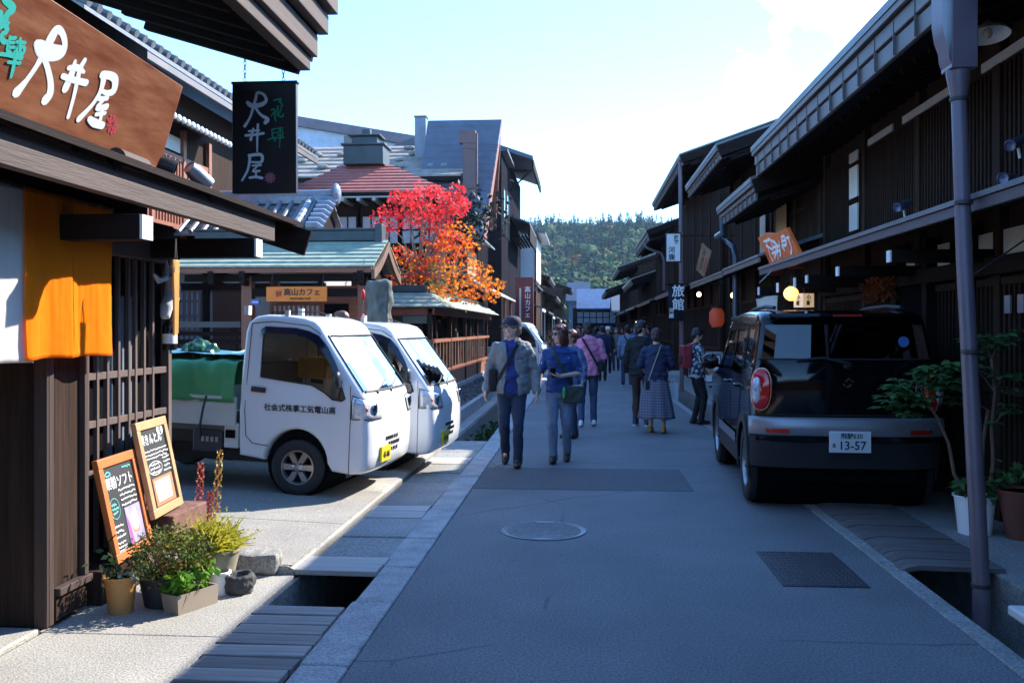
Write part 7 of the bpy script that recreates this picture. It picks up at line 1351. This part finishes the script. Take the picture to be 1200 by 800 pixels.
hp = WOM.children; b = MB(); HRW = Matrix.Translation((0, .02, 1.605)) @ Matrix.Rotation(R(-50), 4, 'Z') @ Matrix.Rotation(R(-6), 4, 'X')
for sg in (1, -1): b.ell((sg * .035, .093, .012), (.028, .012, .02), 12, 8, HRW); b.tube([HRW @ Vector((sg * .06, .08, .018)), HRW @ Vector((sg * .084, -.01, .015))], .004, 5)
b.tube([HRW @ Vector((-.01, .105, .016)), HRW @ Vector((.01, .105, .016))], .004, 5); g_ = thing('sunglasses', 'dark sunglasses worn by the woman in the blue tee', 'glasses', WOM.matrix_basis @ Vector((0, .1, 1.62))); g_.rotation_euler = WOM.rotation_euler; g_.scale = WOM.scale; b.v = [v - Vector((0, .1, 1.62)) for v in b.v]; b.build('lenses', M('sunglass', (.008, .008, .01), .1), g_, world=False)
ph_ = thing('phone', 'black phone held in front of the blue tee', 'phone', WOM.matrix_basis @ Vector((.065, .245, 1.135))); ph_.rotation_euler = (R(-25), R(12), R(178 + 8)); ph_.scale = WOM.scale; b = MB(); b.bx(-.036, .036, -.006, .006, -.072, .072); b.build('case', m_black, ph_, bevel=.006, world=False); b = MB(); b.bx(-.032, .032, .0062, .0075, -.066, .066); b.build('screen', M('phone_glass', (.01, .01, .012), .05), ph_, world=False)
def green(g_): b = MB(); b.ell((.10, .07, .02), (.022, .03, .075), 12, 8); b.build('green_charm', M('bright_green', (.03, .42, .16), .4), g_, world=False)
bag('dark green shoulder bag with a bright green charm on the woman in blue tee', WOM, (-.165, .10, .86), (.13, .055, .11), cl('dark_green_leather', (.012, .035, .028), rough=.45), 5, strap_b=strap(WOM, .11, -.16, True, m_blk), extra=green)
PIN = person('person in pink hoodie and blue jeans walking away in white shoes', G(689, 499), 2, 1.65, m_pink, m_jeanm, (m_shoew,), m_hairk, 'short', feet=((.10, .06, 0), (-.12, -.10, 0)), arms=[((.26, .0, 1.13), (.20, .16, 1.0)), ((-.26, .0, 1.13), (-.22, .17, 1.0))], near=2, fat=.03, hood=True)
bag('small dark bag on a strap across the back of the pink hoodie', PIN, (.20, -.04, .99), (.05, .08, .09), m_blk, 8, strap_b=strap(PIN, -.10, .17, False, m_blk, f=.05))
SKT = person('woman in navy top and long grey plaid skirt walking away in tan shoes', G(769, 507), -6, 1.54, m_navy, plaid('grey_plaid', (.06, .065, .10), (.20, .20, .26)), (M('tan_shoe', (.33, .17, .05), .6),), M('brown_hair', (.05, .02, .014), .5, var=.4, vs=25), 'short', feet=((.12, -.05, 0), (-.09, .05, .0)), arms=[((.26, .02, 1.14), (.20, .17, 1.02)), ((-.26, .02, 1.14), (-.20, .16, 1.03))], near=2, sleeve='three', fat=.02, skirt=True)
b = strap(SKT, .08, -.13, False, m_blk, z1=.86, f=.04, w=.008); g_ = thing('strap_bag', 'thin beige strap with a small dark pouch across the navy top', 'bag', SKT.matrix_basis @ Vector((-.14, -.15, .84))); g_.rotation_euler = SKT.rotation_euler; g_.scale = SKT.scale; off = Vector((-.14, -.15, .84)); b.v = [v - off for v in b.v]; b.build('strap', M('beige_strap', (.35, .28, .20), .7), g_, world=False); b = MB(); b.bx(-.03, .03, -.012, .012, -.12, .03); b.build('pouch', m_blk, g_, bevel=.008, world=False)
q = PY(789, 460, SKT.location.y + .1); g_ = thing('paper_bag', 'small white paper bag carried beside the plaid skirt', 'bag', (q.x, q.y, q.z - .1)); b = MB(); b.bx(-.07, .07, -.03, .03, 0, .24); b.build('sack', M('white_paper', (.6, .62, .66), .8), g_, world=False); b = MB(); b.tube([(-.03, 0, .24), (-.02, 0, .30), (.02, 0, .30), (.03, 0, .24)], .004, 5); b.build('handle', m_white, g_, world=False)
person('man in black jacket and brown trousers beside the woman in plaid skirt', G(754, 503) + Vector((0, .5, 0)), -10, 1.66, m_blk, m_brn, (M('navy_shoe', (.02, .03, .08), .6), m_shoew), m_hairk, 'short', feet=((.10, -.02, 0), (-.10, .04, 0)), head=(-50, 0), near=1, fat=.03)
BP = person('person in floral top and black trousers with head bowed, facing a signboard', G(816, 497), -80, 1.54, floral('floral_cloth', (.03, .035, .06), (.42, .45, .50), (.30, .18, .20)), m_blk, (m_shoek,), m_hairk, 'short', feet=((.085, .05, 0), (-.085, -.03, 0)), arms=[((.24, .03, 1.12), (.22, .20, .97)), ((-.24, .03, 1.12), (-.22, .20, .97))], head=(0, -28), near=1, sleeve='short', fat=.012)
def pack(g_): b = MB(); b.bx(-.10, .10, -.105, -.085, -.12, .02); b.build('pocket', M('black_nylon', (.015, .015, .017), .6), g_, bevel=.02, world=False)
b = MB()
for sx_ in (-.1, .1): b.tube([(sx_, -.14, 1.42), (sx_, -.02, 1.47), (sx_, .12, 1.36), (sx_, .13, 1.20), (sx_ * 1.3, -.05, 1.08)], .018, 6)
bag('red and black backpack worn by the person in the floral top', BP, (0, -.20, 1.22), (.14, .085, .20), M('red_nylon', (.30, .02, .035), .6), 6, 'backpack', 'backpack', strap_b=b, extra=pack)
LB = person('man in pale blue shirt and jeans seen from behind with a black sling bag', G(735, 452), 4, 1.62, m_lb, m_jeanm, (m_shoek, m_shoew), m_hairk, 'short', feet=((.11, 0, 0), (-.11, .06, 0)), near=1, fat=.025)
bag('black sling bag across the back of the pale blue shirt', LB, (.13, -.19, 1.12), (.09, .05, .13), m_blk, 4, 'sling_bag', strap_b=strap(LB, -.11, .15, False, m_blk, f=.045))
person('woman in blue denim shirt half hidden behind the woman with the phone', G(669, 513), 150, 1.52, m_den, m_jean, (m_shoek,), m_hairb, 'short', head=(-30, 0), near=1, fat=.015)
person('person in dark navy tee standing behind the black car by the shop front', Vector((2.12, 12.6, 0)), 80, 1.70, cl('ink_tee', (.014, .018, .04)), m_blk, (m_shoek,), m_hairk, 'short', near=1, sleeve='short', head=(0, -5))
person('person with brown hair standing behind the white vans, only the head showing', Vector((-3.22, 12.2, .09)), 100, 1.68, m_gry, m_jean, (m_shoek,), M('pale_brown_hair', (.14, .055, .03), .5, var=.4, vs=25), 'short', near=0)
CR = [(678, 450, 170, m_red, m_blk, m_hairk, 'short', 1.60, 'person in dark red top left of the pink hoodie'), (706, 446, 0, m_navy, m_blk, m_hairk, 'short', 1.62, 'person in navy clothes just right of the pink hoodie'), (712, 437, 178, m_blk, m_blk, m_hairk, 'cap', 1.60, 'person in black wearing a white cap'), (722, 434, 175, m_gry, m_jean, m_hairb, 'bob', 1.56, 'brown-haired person left of the pale blue shirt'),
      (697, 432, 5, m_navy, m_jean, m_hairk, 'long', 1.58, 'long-haired person in navy far behind the pink hoodie'), (744, 433, 180, m_den, m_blk, m_hairk, 'short', 1.62, 'person in denim right of the pale blue shirt'), (751, 440, 185, m_lb, m_jean, m_hairk, 'cap', 1.58, 'person in a bright blue cap behind the man in black'), (689, 424, 180, m_blk, m_blk, m_hairb, 'short', 1.64, 'dark dressed person far off left of the pink hoodie'),
      (716, 424, 0, m_blk, m_jean, m_hairk, 'short', 1.66, 'tall dark dressed person far off in mid street'), (729, 421, 176, m_red, m_blk, m_hairk, 'bob', 1.55, 'person in dark red far off in mid street'), (704, 418, 2, m_gry, m_blk, m_hairk, 'short', 1.63, 'grey dressed person among the far crowd'), (740, 418, 180, m_blk, m_jean, m_hairb, 'long', 1.58, 'long-haired person in black among the far crowd'),
      (694, 414, 178, m_lb, m_blk, m_hairk, 'short', 1.62, 'pale blue dressed person among the far crowd'), (720, 412, 0, m_navy, m_blk, m_hairk, 'short', 1.60, 'navy dressed person among the farthest crowd'), (733, 411, 180, m_pink, m_jean, m_hairb, 'bob', 1.54, 'pink dressed person among the farthest crowd'), (709, 410, 180, m_blk, m_blk, m_hairk, 'short', 1.66, 'black dressed person among the farthest crowd'), (683, 420, 180, m_gry, m_blk, m_hairk, 'short', 1.60, 'grey dressed person near the far-left shops'), (760, 428, 90, m_navy, m_blk, m_hairk, 'short', 1.60, 'person in navy at the far right shop fronts'), (666, 438, 178, m_gry, m_jean, m_hairb, 'bob', 1.56, 'person in grey behind the woman with the phone')]
for px, fy, fc, tp_, bt, hr_, st_, H_, lab in CR:
    p = G(px, fy); w = cap_ = None
    if st_ == 'cap': cap_ = (m_shoew, m_shoew) if 'white' in lab else (M('bright_blue_cap', (.05, .30, .60), .7), M('bright_blue_brim', (.05, .25, .5), .7))
    wk = rnd.uniform(.03, .14); person(lab, p, fc + rnd.uniform(-12, 12), H_, tp_, bt, (m_shoek,), hr_, 'short' if st_ == 'cap' else st_, feet=((.085, wk, 0), (-.085, -wk, 0)), near=0, cap=cap_, group='people strolling down the street', fat=rnd.uniform(.005, .03))
# ================================================================== SMALL THINGS ON THE RIGHT
pY = 7.12; c = G(1153, 630); c.y += .16; t = thing('potted_tree', 'tall leafy plant with bent stems in a white pot beside the downpipe', 'potted plant', c)
pot(t, c, .115, .145, .29, m_white, .012)
m_bl2 = two_tone('fatsia_leaf', (.06, .16, .055), (.12, .25, .08), .35, .3); b = MB(); pr = random.Random(21); Pp = lambda x, y, o=0: PY(x, y, c.y + o)
stems = [[Pp(1136, 585), Pp(1118, 555), Pp(1112, 520), Pp(1100, 492), Pp(1083, 465), Pp(1075, 445)], [Pp(1158, 588), Pp(1164, 540), Pp(1162, 500), Pp(1166, 460), Pp(1162, 420)], [Pp(1150, 588), Pp(1152, 520, .1), Pp(1158, 480, .1)]]
for P in stems: b.tube(P, [.016, .014, .013, .012, .009, .006][:len(P)], 7)
twigs = [((1083, 465), (1045, 462)), ((1083, 465), (1060, 448)), ((1090, 475), (1085, 440)), ((1095, 485), (1110, 450)), ((1162, 420), (1150, 400)), ((1162, 420), (1178, 395)), ((1166, 460), (1140, 430)), ((1158, 480), (1125, 470)), ((1162, 500), (1185, 480)), ((1162, 440), (1125, 432)), ((1083, 465), (1100, 440)), ((1166, 455), (1180, 445)), ((1075, 445), (1050, 470)), ((1075, 447), (1072, 470))]
tips = []
for (a0, a1), (e0, e1) in twigs:
    e = Pp(e0, e1, pr.uniform(-.14, .14)); b.tube([Pp(a0, a1), Pp(a0, a1).lerp(e, .5) + Vector((0, 0, .02)), e], [.006, .005, .003], 5); tips.append(e)
b.build('stem', M('plant_stem', (.16, .10, .07), .8, var=.25, vs=8), t)
def blade(mb, o, d, L, w):
    d = Vector(d).normalized(); sd = d.cross(Vector((pr.gauss(0, .3), pr.gauss(0, .3), 1))).normalized(); n = sd.cross(d); q = []
    for u, k in ((0, .12), (.3, .9), (.55, 1), (.8, .6), (1, .03)): p = o + d * L * u - Vector((0, 0, .25 * L * u * u)); q.append((p - sd * w * k + n * w * .25 * k, p, p + sd * w * k + n * w * .25 * k))
    mb.grid(q)
lf = MB()
for e in tips + [Pp(1100, 432, -.1), Pp(1090, 455, .12), Pp(1065, 458, -.1), Pp(1150, 412, .1), Pp(1172, 405, -.1), Pp(1118, 440, .05), Pp(1055, 480, 0), Pp(1100, 455, -.12)]:
    for w_ in range(4):
        cc = e + Vector((pr.gauss(0, .05), pr.gauss(0, .06), pr.gauss(0, .035))); ph0 = pr.uniform(0, 6)
        for k in range(7): a = ph0 + 2 * math.pi * k / 7; blade(lf, cc, (math.cos(a), math.sin(a), pr.uniform(-.1, .3)), pr.uniform(.08, .12), .024)
for k in range(26):
    a = pr.uniform(0, 6.28); cc = c + Vector((math.cos(a) * pr.uniform(.05, .18), math.sin(a) * .15, pr.uniform(.28, .42)))
    for j in range(6): a2 = a + 2 * math.pi * j / 6; blade(lf, cc, (math.cos(a2), math.sin(a2), pr.uniform(-.3, .3)), .09, .018)
lf.build('foliage', m_bl2, t, smooth=180)
c = G(1196, 634); c.y += .1; c.x += .05; t = thing('potted_plant', 'dark red-brown clay pot at the right edge of the pavement', 'potted plant', c); pot(t, c, .10, .16, .36, M('red_clay', (.16, .05, .03), .6, var=.2, vs=6), .014); b = MB()
for k in range(60): leaf(b, c + Vector((pr.gauss(0, .1), pr.gauss(0, .1), .42 + abs(pr.gauss(0, .07)))), .08, pr, 1)
b.build('foliage', m_bl2, t)
b = MB(); b.bx(2.62, 2.85, 5.22, 5.32, .0, .10); tag(b.build('red_box', M('rust_red', (.12, .025, .02), .7), world=(2.7, 5.3, 0), bevel=.006), 'small rust-red metal box on the ditch edge beside the downpipe', 'box')
b = MB(); q = G(1196, 762); b.bx(-.07, .1, -.12, .12, 0, .05, Matrix.Translation(q + Vector((.06, 0, .135)))); tag(b.build('pale_stone', m_plaster, world=tuple(q), bevel=.012), 'pale stone slab on the ditch wall at the lower right corner', 'stone')
t = thing('signboard_stand', 'folding street sign with white price sheets in front of the backpacker', 'sign', G(836, 460)); q = G(836, 460); q.x -= .1; b = MB(); w, h = .42, 1.0
for sy, m_ in ((-.16, 0), (.16, 1)):
    T = Matrix.Translation(q) @ Matrix.Rotation(R(-12), 4, 'Z') @ Matrix.Translation((0, sy, 0)) @ Matrix.Rotation(R(-9 if sy < 0 else 9), 4, 'X')
    for a0, a1, z0, z1 in ((-w, -w + .06, 0, h), (w - .06, w, 0, h), (-w, w, h - .06, h), (-w, w, .18, .24)): b.bx(a0 / 1.3, a1 / 1.3, -.015, .015, z0, z1, T)
    if not m_: T0_ = T
b.build('frame', M('stand_frame', (.25, .24, .24), .5), t); b = MB(); b.bx(-w / 1.3 + .05, w / 1.3 - .05, -.006, .006, .24, h - .06, T0_); b.build('panel', M('dark_panel', (.04, .045, .06), .5), t); b = MB()
for i in range(3):
    for j in range(3): b.bx(-.25 + .175 * i, -.10 + .175 * i, -.010, -.007, .28 + .22 * j, .46 + .22 * j, T0_)
b.build('price_sheets', M('sheet_white', (.5, .55, .62), .6), t)
q = G(838, 487); b = MB(); b.bx(-.4, .4, -.08, .08, 0, .11, Matrix.Translation(q + Vector((.35, .1, 0))) @ Matrix.Rotation(.25, 4, 'Z')); tag(b.build('kerb_stone', M('pale_kerb', (.42, .44, .47), .8, var=.15), world=tuple(q), bevel=.03), 'pale kerb stone lying at the road edge beyond the black car', 'kerb stone')
# ================================================================== AIR
hm = bpy.data.materials.new('haze_air'); hm.use_nodes = True; ht = hm.node_tree; ht.nodes.clear(); ho_ = N(ht, 'ShaderNodeOutputMaterial'); hv = N(ht, 'ShaderNodeVolumePrincipled'); hv.inputs['Color'].default_value = (.5, .72, 1, 1); hv.inputs['Density'].default_value = .00016; hv.inputs['Anisotropy'].default_value = .2; ht.links.new(hv.outputs[0], ho_.inputs['Volume'])
b = MB(); b.bx(-1600, 1600, -310, 2520, -1.7, 110); tag(b.build('haze', hm, smooth=0), kind='stuff')
